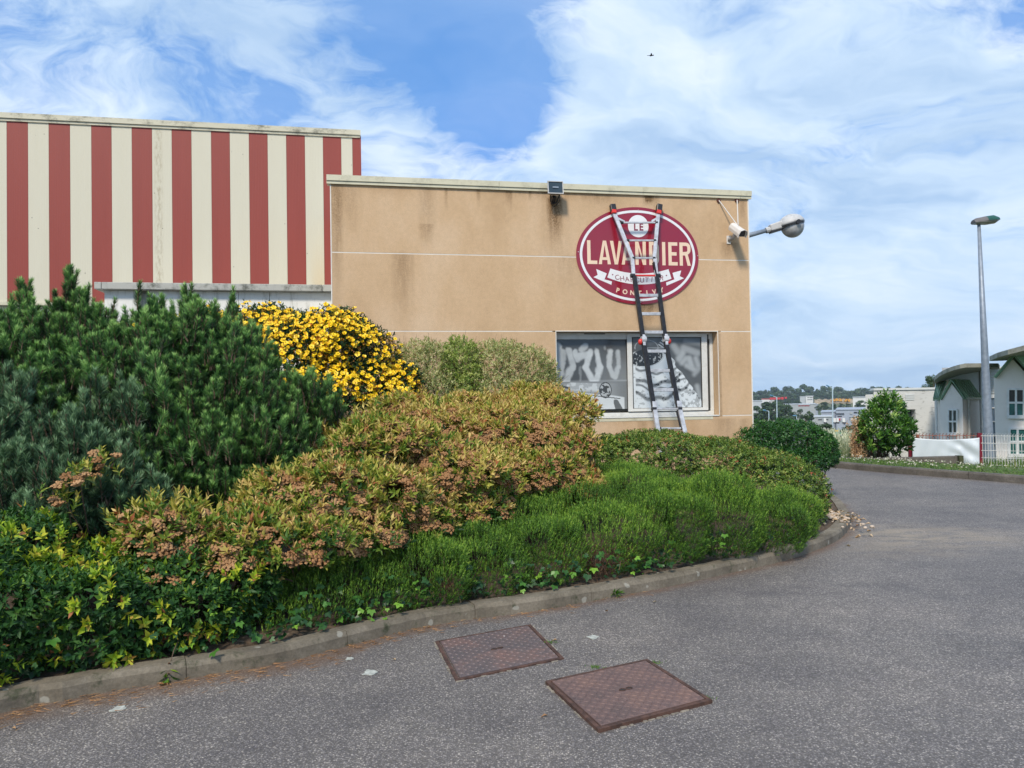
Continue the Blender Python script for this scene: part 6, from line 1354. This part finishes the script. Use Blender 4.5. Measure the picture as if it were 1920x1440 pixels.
# --- variegated shrubs against the wall
def varieg(label, B, mt, dens, seed, kind='variegated shrub'):
    r = plant('variegated_shrub' if mt is M['f_var'] else 'green_leaved_shrub', label, kind, B, 'pale shrubs along the tan wall'); f = Fol(); p, n_ = sample(B, dens, (.55, 1.08), .16, 7, seed)
    tn = .60 + .20 * RNG.normal(size=len(p)) + .12 * n_[:, 2] + .25 * lump(p, 5, seed + 2); sprigs(f, p, n_ * .7 + np.array([0, 0, .6]) + rdir(len(p)) * .45, 8, .055, .036, .013, (.4, 1.1), tint=tn, tvar=.15)
    f.build('foliage', mt, r, 'stuff'); twigs(r, B, 90, .005)
    mb = MB(); p, n_ = sample(B, 22, (.9, 1.0), .14, 7, seed, bottom=.0)
    for a, b in zip(p, n_): d_ = nrm(b * .6 + np.array([0, 0, .7]) + rdir(1)[0] * .35); mb.tube([a, a + d_ * RNG.uniform(.08, .2)], [.003, .0012], 3, cap=False)
    o = mb.build('bare_twigs', M['twig'], r); o['kind'] = 'stuff'; return r
varieg('pale cream-green shrub beside the yellow flowers', [blob(795, 695, 9.9, 62, 52, .38), blob(770, 735, 9.8, 45, 45, .35), blob(825, 745, 9.7, 60, 45, .4)], M['f_var'], 900, 1.0)
varieg('bright green shrub in the middle of the pale shrubs at the wall', [blob(865, 690, 9.8, 34, 55, .3), blob(880, 735, 9.75, 30, 45, .3)], M['f_vgreen'], 900, 2.0, 'green shrub')
varieg('pale straggly shrub reaching up to the left edge of the window', [blob(930, 700, 10.0, 62, 58, .38), blob(985, 705, 10.15, 55, 52, .35), blob(1012, 742, 10.2, 38, 45, .33), blob(930, 750, 9.8, 60, 45, .4)], M['f_var'], 900, 3.0)

# --- spiraea: golden leaves and brown heads
SPB = [blob(320, 1015, 5.15, 85, 55), blob(440, 1045, 5.25, 90, 55), blob(560, 1030, 5.5, 100, 65), blob(680, 1015, 5.85, 75, 48), blob(600, 950, 6.0, 120, 70), blob(720, 950, 6.3, 105, 65), blob(690, 870, 6.9, 105, 75), blob(820, 900, 7.0, 115, 70), blob(920, 910, 7.4, 90, 60), blob(1010, 905, 7.8, 80, 60),
       blob(830, 830, 7.9, 120, 60), blob(950, 845, 8.2, 120, 65), blob(1050, 880, 8.3, 62, 62), blob(930, 795, 9.1, 120, 45, .5), blob(1035, 815, 9.1, 70, 60, .5), blob(1000, 775, 9.6, 55, 42, .4), blob(760, 790, 8.5, 60, 42, .4), blob(500, 990, 5.7, 90, 55), blob(620, 1035, 5.75, 70, 40), blob(780, 985, 6.35, 75, 45), blob(880, 960, 6.9, 75, 45), blob(485, 1060, 5.35, 65, 42), blob(1080, 930, 8.0, 45, 45)]
spi = plant('spiraea_shrub', 'wide mass of golden-leaved spiraea with dried brown flower heads in mid bed', 'shrub', SPB)
SPB = roughen(SPB, 5)
f = Fol(); p, n_ = sample(SPB, 330, (.70, 1.0), .12, 5.5, 4.0, bottom=-.4)
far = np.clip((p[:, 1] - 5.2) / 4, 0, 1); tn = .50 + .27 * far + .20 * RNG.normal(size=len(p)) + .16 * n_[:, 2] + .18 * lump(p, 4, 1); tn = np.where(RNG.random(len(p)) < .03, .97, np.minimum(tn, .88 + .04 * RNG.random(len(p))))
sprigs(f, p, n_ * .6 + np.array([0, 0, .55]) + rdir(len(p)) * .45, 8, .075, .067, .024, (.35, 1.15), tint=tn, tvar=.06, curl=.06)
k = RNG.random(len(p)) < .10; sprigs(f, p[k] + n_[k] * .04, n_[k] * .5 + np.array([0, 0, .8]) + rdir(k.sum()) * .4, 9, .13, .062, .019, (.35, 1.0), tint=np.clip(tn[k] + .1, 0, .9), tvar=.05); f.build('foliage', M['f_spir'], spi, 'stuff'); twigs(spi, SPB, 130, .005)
def head_mesh(rnd):
    mb = MB()
    for k in range(13):
        r = .036 * math.sqrt((k + .4) / 13); a = k * 2.4 + rnd.uniform(-.2, .2); s = rnd.uniform(.009, .013); x, y, z = r * math.cos(a), r * math.sin(a), .012 * (1 - (r / .036) ** 2) + rnd.uniform(-.003, .003)
        vs = [(x + s * math.cos(q), y + s * math.sin(q), z + rnd.uniform(-.002, .002)) for q in (0, 1.57, 3.14, 4.71)] + [(x, y, z + s * .8), (x * .3, y * .3, -.02)]
        mb.add(vs, [(0, 1, 4), (1, 2, 4), (2, 3, 4), (3, 0, 4), (0, 3, 5), (2, 1, 5)])
    return mb
HM = []
for k in range(5): o = head_mesh(rnd).build('flower_head', M['head']); HM.append(o.data); bpy.data.objects.remove(o)
def heads(blobs, dens, parent, lim=295, seed=4.0, extra=None, total=1500):
    p, n_ = sample(blobs, dens, (.99, 1.06), .12, 5.5, seed, bottom=-.15); fc = facing(p, n_); k = (fc > -.1) & (lump(p, 3.5, 7) > -.45 + .35 * RNG.random(len(p))); p = p[k]; n_ = n_[k]
    big = 1 / np.linalg.norm(p - EYE, axis=1) + .01 * RNG.random(len(p)); o_ = np.argsort(-big); p = p[o_]; n_ = n_[o_]
    ax = n_ * .5 + np.array([0, -.15, .75]) + rdir(len(p)) * .28
    for i in range(min(lim, len(p))): place(HM[int(RNG.integers(5))], 'flower_head', parent, p[i], ax[i], .8 + .7 * RNG.random())
    if len(p) > lim: merge_instances('flower_heads', [(HM[int(RNG.integers(5))], p[i], ax[i], .8 + .6 * RNG.random()) for i in range(lim, min(len(p), total))], [M['head']], parent)
heads(SPB, 260, spi, total=2600)
# --- lower hedge of green spiraea along the kerb
LOB = [blob(55, 1160, 4.55, 110, 100), blob(180, 1165, 4.73, 110, 95), blob(300, 1150, 4.93, 105, 90), blob(400, 1125, 5.13, 80, 78), blob(10, 1075, 4.78, 95, 85), blob(-90, 1170, 4.23, 120, 130), blob(160, 1095, 5.03, 110, 70), blob(280, 1080, 5.13, 100, 65), blob(455, 1120, 5.28, 50, 55)]
low = plant('spiraea_hedge', 'leafy green spiraea hedge with bright yellow-green shoot tips at the near kerb', 'hedge', LOB)
LOB = roughen(LOB, 4)
f = Fol(); p, n_ = sample(LOB, 560, (.70, 1.02), .10, 6, 6.0, bottom=-.7); tn = .44 + .14 * RNG.normal(size=len(p)) + .16 * lump(p, 7, 2) + .12 * n_[:, 2]
sprigs(f, p, n_ * .7 + np.array([0, 0, .25]) + rdir(len(p)) * .45, 8, .06, .047, .021, (.45, 1.2), tint=tn, tvar=.1)
p, n_ = sample(LOB, 120, (1.0, 1.06), .10, 6, 6.0, bottom=-.6); k = lump(p, 5, 3) > .02; p = p[k]; n_ = n_[k]
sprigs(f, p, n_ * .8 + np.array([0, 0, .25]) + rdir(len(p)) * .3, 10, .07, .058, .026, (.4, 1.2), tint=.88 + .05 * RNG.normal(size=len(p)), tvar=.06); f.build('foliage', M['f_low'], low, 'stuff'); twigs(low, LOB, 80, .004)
heads([b for b in LOB[2:4]] + LOB[7:8], 10, low, 40, 6.0)
# shoots of spiraea growing up through the blue pine
for k, (px, py, Y) in enumerate([(150, 905, 5.05), (185, 880, 5.2), (125, 935, 5.0)]):
    c = P(px, py, Y); f = Fol(); n = 9; pp = c + RNG.normal(size=(n, 3)) * .05; sprigs(f, pp, np.tile([0, -.2, 1.0], (n, 1)) + rdir(n) * .4, 9, .08, .055, .019, (.4, 1.1), tint=.62 + .1 * RNG.normal(size=n)); r = plant('spiraea_shoot', ['brown-headed golden spiraea shoot poking through the blue pine', 'upper spiraea shoot poking out of the blue pine', 'lowest spiraea shoot poking out of the blue pine at left'][k], 'plant', [], None); f.build('foliage', M['f_spir'], r, 'stuff')
    for q in range(5): place(HM[q], 'flower_head', r, c + RNG.normal(size=3) * .045 + np.array([0, -.04, .03]), np.array([0, -.5, 1]) + rdir(1)[0] * .4, 1.0)
    MB().tube([c - np.array([0, -.1, .35]), c], [.005, .003], 4).build('stem', M['twig'], r)

# --- heath carpet
HEB = [blob(510, 1178, 5.32, 75, 62), blob(600, 1153, 5.47, 85, 64), blob(700, 1123, 5.72, 85, 64), blob(800, 1093, 5.92, 90, 66), blob(910, 1072, 6.22, 90, 64), blob(1020, 1047, 6.52, 90, 66), blob(1130, 1022, 6.82, 90, 71), blob(1240, 1002, 7.07, 90, 74), blob(1340, 987, 7.37, 90, 76), blob(1430, 992, 7.67, 80, 58), blob(1470, 985, 8.17, 58, 52),
       blob(660, 1096, 6.0, 80, 48), blob(760, 1051, 6.4, 90, 56), blob(870, 1020, 6.8, 95, 48), blob(980, 990, 7.15, 100, 50), blob(1090, 968, 7.5, 100, 52), blob(1190, 945, 7.9, 105, 52), blob(1300, 955, 8.1, 105, 44), blob(1390, 965, 8.3, 90, 36), blob(1170, 920, 8.5, 85, 42), blob(1330, 972, 7.8, 90, 46), blob(560, 1136, 5.7, 80, 50)]
hea = plant('heath_carpet', 'bright green feathery heath carpet bordering the curved kerb', 'ground cover', HEB); hea['kind'] = 'stuff'
def heath_cov(p):  # bare woody patches near the kerb front
    out_ = np.zeros(len(p))
    for (px, py, Y, r) in [(1110, 1060, 6.5, .22), (1080, 1080, 6.45, .2), (1190, 1045, 6.85, .17), (840, 1105, 5.9, .13), (1160, 1060, 6.7, .15)]:
        c = P(px, py, Y); out_ = np.maximum(out_, np.clip(1.3 - np.linalg.norm((p - c), axis=1) / r, 0, 1))
    return out_
HEB = roughen(HEB, 4, .22, .38)
f = Fol(); p, n_ = sample(HEB, 2300, (.80, 1.0), .11, 4.5, 8.0, bottom=-.75, keep_in=.86); bare = heath_cov(p); k = RNG.random(len(p)) > bare; p = p[k]; n_ = n_[k]
ax = nrm(n_ * .5 + np.array([.08, 0, .8]) + rdir(len(p)) * .28); n = len(p); t1 = nrm(np.cross(ax, rdir(n))); t2 = np.cross(ax, t1); sl = .062 * (.6 + .8 * RNG.random(n)) * np.where(n_[:, 2] < .2, .75, 1.25); base = .30 + .15 * RNG.normal(size=n) + .26 * lump(p, 3.2, 5) + .1 * n_[:, 2]
for j in range(12):
    t = (j + .5) / 12; a = RNG.random(n) * 6.283; rad = t1 * np.cos(a)[:, None] + t2 * np.sin(a)[:, None]; d_ = ax * .8 + rad * (.9 - .5 * t); f.needles(p + ax * (sl * t)[:, None], d_, .017, .0044, base + .42 * t ** 1.5 + .08 * RNG.normal(size=n))
f.build('shoots', M['f_heath'], hea, 'stuff')
f = Fol()
for (px, py, Y, r, nn) in [(1110, 1060, 6.55, .2, 900), (1080, 1085, 6.5, .17, 700), (1190, 1045, 6.9, .15, 500), (840, 1110, 6.0, .14, 400), (1150, 1062, 6.75, .13, 400)]:
    c = P(px, py, Y); pp = c + RNG.normal(size=(nn, 3)) * r * .55; pp = pp[pp[:, 2] > .1]; f.blades(pp, rdir(len(pp)) + np.array([0, 0, -.2]), .09, .005, .5 * RNG.random(len(pp)) + .15, .5)
f.build('woody_stems', M['dead'], hea, 'stuff'); twigs(hea, HEB, 120, .004)

# --- clipped small-leaved mound behind the heath
MOB = [blob(1150, 865, 9.2, 80, 48), blob(1240, 865, 9.5, 100, 52), blob(1340, 880, 9.5, 100, 50), blob(1430, 900, 9.4, 90, 52), blob(1495, 925, 9.1, 58, 58), blob(1220, 838, 10.0, 95, 30, .45), blob(1255, 850, 9.75, 90, 36, .5), blob(1330, 852, 10.0, 95, 30, .5), blob(1420, 872, 9.9, 80, 28, .5), blob(1510, 945, 8.9, 38, 45), blob(1125, 900, 8.9, 45, 50)]
mou = plant('clipped_shrub', 'low clipped mound of small olive green leaves in front of the window wall', 'shrub', MOB)
f = Fol(); p, n_ = sample(MOB, 900, (.60, 1.0), .05, 7, 3.0, bottom=-.6); tn = .42 + .2 * RNG.normal(size=len(p)) + .2 * lump(p, 5, 8) + .1 * n_[:, 2]; tn = np.where(RNG.random(len(p)) < .03, .97, tn)
sprigs(f, p, n_ + np.array([0, 0, .4]) + rdir(len(p)) * .5, 7, .035, .034, .016, (.6, 1.3), tint=tn, tvar=.1); f.build('foliage', M['f_mound'], mou, 'stuff'); twigs(mou, MOB, 60, .004)
# --- rounded dark shrub at the corner
ROB = [blob(1425, 838, 12.1, 52, 44, .55), blob(1480, 835, 12.1, 62, 45, .6), blob(1530, 845, 12.0, 34, 36, .4), blob(1410, 865, 11.9, 42, 30, .45), blob(1480, 865, 11.8, 72, 27, .5), blob(1395, 832, 12.0, 25, 28, .35)]
rou = plant('rounded_shrub', 'dense dark green rounded shrub at the right corner of the tan building', 'shrub', ROB)
f = Fol(); p, n_ = sample(ROB, 620, (.78, 1.04), .10, 7, 3.0, bottom=-.8); tn = .42 + .17 * RNG.normal(size=len(p)) + .22 * lump(p, 6, 8) + .2 * n_[:, 2]
sprigs(f, p, n_ * .6 + np.array([0, -.1, .1]) + rdir(len(p)) * .55, 7, .05, .045, .020, (.5, 1.2), tint=tn, tvar=.1, droop=.2); f.build('foliage', M['f_round'], rou, 'stuff'); twigs(rou, ROB, 70, .009, basez=.2)

# --- laurel, dry dock, silver grass, clover on the far verge
LAB_ = [blob(1660, 815, 17.8, 42, 34), blob(1655, 790, 17.8, 34, 28), blob(1672, 785, 17.9, 26, 22), blob(1640, 830, 17.8, 26, 20), blob(1680, 828, 17.8, 20, 20), blob(1662, 765, 17.8, 17, 18), blob(1630, 805, 17.9, 14, 18), blob(1685, 802, 17.8, 12, 14)]
lau = plant('laurel_shrub', 'upright leafy green laurel shrub growing on the far verge', 'shrub', LAB_)
f = Fol(); p, n_ = sample(LAB_, 95, (.45, 1.12), .16, 4, 3.0, bottom=-.9); tn = .42 + .2 * RNG.normal(size=len(p)) + .2 * lump(p, 3, 8) + .15 * n_[:, 2]
sprigs(f, p, n_ * .5 + np.array([0, 0, .8]) + rdir(len(p)) * .4, 9, .16, .13, .05, (.4, 1.0), tint=tn, tvar=.12); 
tp = []; 
for px, py in [(1663, 738), (1650, 746), (1640, 752), (1688, 752), (1676, 745), (1700, 790), (1703, 808), (1612, 800), (1671, 750), (1655, 740)]:
    q = P(px, py, 17.8); 
    for k in range(4): tp.append(q - np.array([0, 0, .09 * k]))
tp = np.array(tp); sprigs(f, tp, np.tile([0, 0, 1.0], (len(tp), 1)) + rdir(len(tp)) * .25, 5, .12, .11, .035, (.5, 1.0), tint=.75 + .1 * RNG.normal(size=len(tp)))
M['f_lau'] = foliage_mat('laurel_leaves', [(0, (0.02, 0.06, 0.012)), (.4, (0.05, 0.15, 0.022)), (.75, (0.17, 0.34, 0.05)), (1, (0.42, 0.55, 0.16))], rough=.35, spec=.5); f.build('foliage', M['f_lau'], lau, 'stuff'); twigs(lau, LAB_, 40, .02, basez=.0)
dk = plant('dry_dock_plant', 'tall reddish tan dried weed clump left of the laurel shrub', 'dry weed', []); f = Fol()
for _ in range(46):
    b_ = P(1597 + 28 * RNG.random(), 860, 17.9); b_[2] = .05; hgt = .5 + .5 * RNG.random(); top_p = b_ + [RNG.normal() * .06, RNG.normal() * .08, hgt]; n = 70; t = RNG.random(n) ** .7; pp = b_ + np.outer(t, top_p - b_) + RNG.normal(size=(n, 3)) * .018; f.blades(pp, rdir(n) + [0, 0, .3], .05, .018, .35 + .65 * RNG.random(n)); f.needles(b_[None], (top_p - b_)[None], hgt, .02, np.array([.9]))
M['f_dock'] = foliage_mat('dry_dock', [(0, (0.24, 0.10, 0.05)), (.5, (0.44, 0.25, 0.14)), (1, (0.66, 0.50, 0.30))], trans=.1); f.build('stalks', M['f_dock'], dk, 'stuff')
sg = plant('tall_grass', 'tall silvery seeding grass between the rounded shrub and the dry weeds', 'grass', []); f = Fol(); n = 2600; pp = np.stack([RNG.uniform(P(1552, 850, 20)[0], P(1606, 850, 20)[0], n), RNG.uniform(18.2, 21.5, n), np.full(n, -.25)], 1); f.blades(pp, rdir(n) * .28 + [0, 0, 1.0], RNG.uniform(.5, .95, n), .014, RNG.random(n), .25)
pp2 = pp[:1500] + RNG.normal(size=(1500, 3)) * .05; pp2[:, 2] = RNG.uniform(.15, .62, 1500); f.needles(pp2, rdir(1500) * .4 + [0, 0, 1], .08, .03, .8 + .2 * RNG.random(1500))
M['f_silver'] = foliage_mat('silver_grass', [(0, (0.10, 0.14, 0.05)), (.5, (0.28, 0.33, 0.18)), (1, (0.66, 0.67, 0.52))], trans=.2); f.build('blades', M['f_silver'], sg, 'stuff')
f = Fol(); fl_ = Fol(); va = offset_path(FK, .17); vb = offset_path(FK, 1.25); N_ = 15000; idx = RNG.integers(0, len(va), N_); w_ = RNG.random(N_) ** .8; pp = np.array([np.append(va[i] * (1 - w) + vb[i] * w, .11 + .02 * w - .04 * max(0, w - .6)) for i, w in zip(idx, w_)]) + RNG.normal(size=(N_, 3)) * [.08, .08, 0]
f.blades(pp, rdir(N_) * .7 + [0, 0, .8], RNG.uniform(.03, .09, N_), .010, np.clip(.45 + .25 * RNG.normal(size=N_) + .2 * lump(pp, 2, 1), 0, 1), .4)
M['f_verge'] = foliage_mat('verge_grass', [(0, (0.04, 0.07, 0.015)), (.5, (0.09, 0.19, 0.03)), (.9, (0.20, 0.30, 0.06)), (1, (0.38, 0.33, 0.15))]); vgo = f.build('verge_grass', M['f_verge']); tag(vgo, 'rough grass along the far kerb in front of the fence', 'grass', kind='stuff')
sel = RNG.random(N_) < .085; pc = pp[sel]; lum_ = lump(pc, 1.2, 4) > -.3; pc = pc[lum_] + [0, 0, .07]; n = len(pc)
for k in range(5): fl_.leaves(pc, rdir(n) * [1, 1, .5] + [0, 0, .4], rdir(n), .022, .022, .5 + .5 * RNG.random(n))
M['f_clover'] = foliage_mat('clover_flowers', [(0, (0.5, 0.45, 0.38)), (1, (0.75, 0.72, 0.64))]); cf = fl_.build('clover_flowers', M['f_clover']); tag(cf, 'white clover flowers dotted through the verge grass', 'flowers', kind='stuff')
f = Fol(); n = 5000; pp = np.stack([RNG.uniform(6.0, 13.5, n), RNG.uniform(17.75, 20.2, n), np.full(n, .0)], 1); kk = pp[:, 0] > right_limit(17) - .6; pp = pp[kk]; pp[:, 2] = [max(terrain_z(x, y) + .02, -.3) for x, y, z in pp]; n = len(pp); f.blades(pp, rdir(n) * .6 + [0, 0, .8], RNG.uniform(.10, .34, n), .014, RNG.random(n), .35); o = f.build('rough_grass', M['f_verge']); tag(o, 'longer rough grass behind the sleepers and under the fence', 'grass', kind='stuff')

# --- ivy running along the kerb
ivy = plant('ivy', 'ivy trailing out from under the hedge and heath over the kerb', 'ivy', []); f = Fol(); ivk = [i for i in range(len(KI)) if -3.2 < KI[i][0] < 3.2 and KI[i][1] < 8]
pp = []; tt = []
for i in ivk:
    q = KI[i]; dens = 11 if q[0] < 1.6 else 6
    for _ in range(RNG.poisson(dens)): pp.append([q[0] + RNG.normal() * .06, q[1] + abs(RNG.normal()) * .13 - .03, .13 + abs(RNG.normal()) * .10]); tt.append(.42 + .2 * RNG.normal() + (.4 if RNG.random() < .13 else 0))
pp = np.array(pp); tt = np.array(tt); n = len(pp)
def ivyleaves(f, pp, tt, s=.05):
    n = len(pp); ax = nrm(np.array([0.1, -.75, -.3]) + rdir(n) * .7); upn = nrm(np.array([0, -.5, .8]) + rdir(n) * .5); sz = s * (.6 + .7 * RNG.random(n)); x = nrm(np.cross(ax, upn))
    for sgn, L_, a in ((0, 1.0, 0), (-1, .75, .9), (1, .75, .9)): f.leaves(pp, ax * math.cos(a) + x * sgn * math.sin(a), upn, sz * L_, sz * .62, tt, .04)
ivyleaves(f, pp, tt); f.build('foliage', M['f_ivy'], ivy, 'stuff')
# bright tufts and single sprays that hang over the kerb
for k, (px, py, Y, lab, cnt) in enumerate([(960, 1070, 6.2, 'bright ivy spray climbing out of the middle of the heath', 16), (1320, 1010, 7.0, 'small bright ivy spray on the right part of the heath', 8), (700, 1160, 5.45, 'light green ivy spray at the kerb left of the manhole covers', 14), (1215, 1080, 6.75, 'light green ivy spray on the kerb right of the manhole covers', 12)]):
    c = P(px, py, Y); o = plant('ivy_spray', lab, 'ivy', [])
    for _ in range(cnt): f = Fol(); ivyleaves(f, c + RNG.normal(size=(1, 3)) * [.09, .02, .06] + [0, -.12, .02], .85 + .1 * RNG.random(1), .045); f.build('leaf', M['f_ivy'], o)
spb = PZ(322, 1262, .03); r = plant('spiraea_spray', 'bright yellow-green leafy spray hanging alone over the near kerb', 'plant', []); f = Fol(); c = np.array([spb[0], spb[1] - .02, .10])
sprigs(f, np.array([c, c + [0.01, -.03, -.04], c + [-.01, -.04, -.07]]), np.tile([0, -.5, -.5], (3, 1)) + rdir(3) * .2, 6, .05, .06, .027, (.6, 1.2), tint=np.array([.8, .86, .9])); f.build('foliage', M['f_low'], r); MB().tube([c + np.array([0, .2, .15]), c + np.array([0, .05, .05]), c + np.array([0, -.06, -.08])], [.004, .003, .002], 4).build('stem', M['twig'], r)
wd = PZ(1152, 1118, 0); r = plant('weed', 'small bright green weed rosette at the foot of the kerb', 'weed', []); f = Fol(); n = 46; a = RNG.random(n) * 6.28; el = RNG.random(n) * .9 + .1; d_ = np.stack([np.cos(a) * np.cos(el), np.sin(a) * np.cos(el), np.sin(el)], 1)
f.leaves(np.tile([wd[0], wd[1], .005], (n, 1)) + d_ * .02, d_, np.tile([0, 0, 1.0], (n, 1)) + .2 * rdir(n), .075 * (.6 + .5 * RNG.random(n)), .014, .75 + .25 * RNG.random(n)); f.build('leaves', M['f_ivy'], r)

# --- litter along the kerb, pebbles at the nose, leaves on the road
f = Fol(); pp = []; dd = []
for i, q in enumerate(KP):
    if -3.4 < q[0] < 1.2 and q[1] < 9:
        for _ in range(RNG.poisson(24 if q[0] < -.6 else 7)): o_ = -abs(RNG.normal()) * (.07 if q[0] > -1.2 else .12) - .005; t_ = KP[min(i + 1, len(KP) - 1)] - q; t_ = t_ / np.linalg.norm(t_); pp.append([q[0] - t_[1] * o_ + RNG.normal() * .03, q[1] + t_[0] * o_, .004 + RNG.random() * .008]); dd.append([t_[0], t_[1], 0])
pp = np.array(pp); dd = np.array(dd) + RNG.normal(size=pp.shape) * [.5, .5, .05]; f.needles(pp, dd, .05 * (.5 + RNG.random(len(pp))), .004, .35 + .6 * RNG.random(len(pp)))
M['litter'] = foliage_mat('needle_litter', [(0, (0.10, 0.05, 0.025)), (.6, (0.30, 0.15, 0.06)), (1, (0.45, 0.27, 0.12))], trans=.05)
lo = f.build('needle_litter', M['litter']); tag(lo, kind='stuff')
f = Fol(); c0 = PZ(1590, 948, .12); n = 130; pp = np.array([3.92, 9.6, .115]) + RNG.normal(size=(n, 3)) * [.12, .4, .006]; f.leaves(pp, rdir(n) * [1, 1, .2], np.tile([0, 0, 1.], (n, 1)) + .4 * rdir(n), .07, .03, .45 + .55 * RNG.random(n), .15)
M['dryleaf'] = foliage_mat('dry_leaves', [(0, (0.16, 0.07, 0.03)), (.5, (0.42, 0.26, 0.13)), (1, (0.62, 0.48, 0.32))], trans=.1); f.build('dry_leaves', M['dryleaf']); tag(bpy.data.objects['dry_leaves'], kind='stuff')
M['pebble'] = mat('pale_pebbles', col=(0.46, 0.38, 0.30), var=.35, vscale=8, rough=.8); mb = MB()
for _ in range(170):
    s = RNG.uniform(.012, .03); x, y = 3.86 + min(.12, RNG.normal() * .12), 9.55 + RNG.normal() * .35; mb.ell((x, y, .105 + s * .3), (s, s * RNG.uniform(.6, 1), s * .6), 6, 4)
o = mb.build('pebbles', M['pebble'], smooth=True); tag(o, kind='stuff')
lf = [(1612, 985), (1625, 996), (1606, 1003), (1600, 990), (1618, 975), (1613, 1007), (1640, 990), (1585, 1022), (1027, 1341), (1045, 1200), (742, 1238), (1232, 1128), (1140, 1145), (30, 1366), (1600, 970), (1630, 1003)]
lmes = []
for k in range(4):
    f = Fol(); f.leaves(np.zeros((1, 3)), np.array([[1., 0, .1]]), np.array([[0, 0, 1.]]), .07, .03, np.array([.25 * k + .2]), .18); o = f.build('fallen_leaf', M['dryleaf']); lmes.append(o.data); bpy.data.objects.remove(o)
for k, (px, py) in enumerate(lf):
    q = PZ(px, py, .008); o = bpy.data.objects.new('fallen_leaf', lmes[k % 4]); C.objects.link(o); o.location = tuple(q); s_ = .55 if px < 1500 else 1.0; o.scale = (s_, s_, s_); o.rotation_euler = (RNG.normal() * .15, RNG.normal() * .15, RNG.random() * 6.28)
    tag(o, {8: 'small orange leaf lying left of the nearer manhole cover', 9: 'small dry leaf beside the far manhole cover', 10: 'small dry leaf left of the far manhole cover', 11: 'dry leaf on the asphalt under the right kerb', 12: 'dry leaf on the asphalt near the green weed', 13: 'small pale leaf at the bottom left corner of the road'}.get(k, 'dry leaf lying by the rounded nose of the kerb'), 'leaf', 'fallen leaves on the asphalt' if k > 7 and k < 14 else 'dry leaves by the nose of the kerb')
M['lichen'] = mat('pale_lichen', col=(0.40, 0.41, 0.36), var=.25, vscale=40, rough=.9)
for (px, py, rx, lab) in [(693, 1262, .038, 'largest pale lichen patch left of the far manhole cover'), (655, 1236, .022, 'small pale lichen patch close to the kerb'), (1112, 1196, .034, 'pale lichen patch right of the far manhole cover'), (222, 1330, .034, 'pale lichen patch below the near kerb at left')]:
    c = PZ(px, py, 0); ring = [(c[0] + rx * (1 + .28 * math.sin(3 * a + px) + .15 * math.sin(7 * a)) * math.cos(a), c[1] + rx * 1.2 * (1 + .22 * math.sin(4 * a + py)) * math.sin(a)) for a in [k * math.pi / 10 for k in range(20)]]
    o = MB().prism([(x, y, .002) for x, y in ring], [(x, y, .0055) for x, y in ring]).build('lichen_patch', M['lichen']); tag(o, lab, 'lichen patch', 'pale lichen patches on the asphalt')
# moss and grass tufts on the rims of the covers
for (px, py, lab) in [(1228, 1244, 'grass tuft at the far corner of the nearer manhole cover'), (1324, 1312, 'moss tuft at the right corner of the nearer manhole cover'), (1222, 1340, 'moss tuft on the front edge of the nearer manhole cover'), (1031, 1206, 'grass tuft on the right edge of the far manhole cover'), (1116, 1252, 'dry tuft behind the nearer manhole cover')]:
    c = PZ(px, py, .0); f = Fol(); n = 50; pp = np.array([c[0], c[1], .004]) + RNG.normal(size=(n, 3)) * [.022, .010, 0]; f.blades(pp, rdir(n) * .7 + [0, 0, .6], .020, .0035, .35 + .5 * RNG.random(n)); o = f.build('grass_tuft', M['f_verge']); tag(o, lab, 'grass tuft', 'tufts round the manhole covers')

# a small dark bird high over the building
bc = P(1221, 104, 60); mb = MB(); mb.ell((0, 0, 0), (.16, .06, .05), 8, 6); mb.ell((.17, 0, .02), (.05, .04, .04), 6, 5); mb.add([(-.14, -.02, 0), (-.30, -.07, 0), (-.30, .07, 0), (-.14, .02, 0), (-.14, 0, .02), (-.29, 0, .012)], [(0, 1, 5, 4), (4, 5, 2, 3), (0, 3, 2, 1)])
M['bird'] = mat('dark_feathers', col=(0.03, 0.03, 0.035), rough=.8); br_ = mb.build('bird', M['bird'], smooth=True); br_.location = tuple(bc); tag(br_, 'small dark bird flying in the clouds above the tan building', 'bird')
for s_ in (-1, 1): MB().prism([(-.07, .04 * s_, -.01), (.08, .04 * s_, -.01), (.0, .28 * s_, .05), (-.07, .26 * s_, .05)], [(-.07, .04 * s_, .008), (.08, .04 * s_, .008), (.0, .28 * s_, .062), (-.07, .26 * s_, .062)]).build('wing', M['bird'], br_)

bpy.context.view_layer.update()
for r in PLANTS:       # everything under a plant was built in world coordinates: keep it there with the root at the plant's base
    if len(r.children) and r.location.length == 0:
        c = r.children[0]; v = np.empty(len(c.data.vertices) * 3); c.data.vertices.foreach_get('co', v); v = v.reshape(-1, 3); r.location = (v[:, 0].mean(), v[:, 1].mean(), v[:, 2].min())
    inv = Matrix.Translation(-r.location)
    for c in r.children: c.matrix_parent_inverse = inv
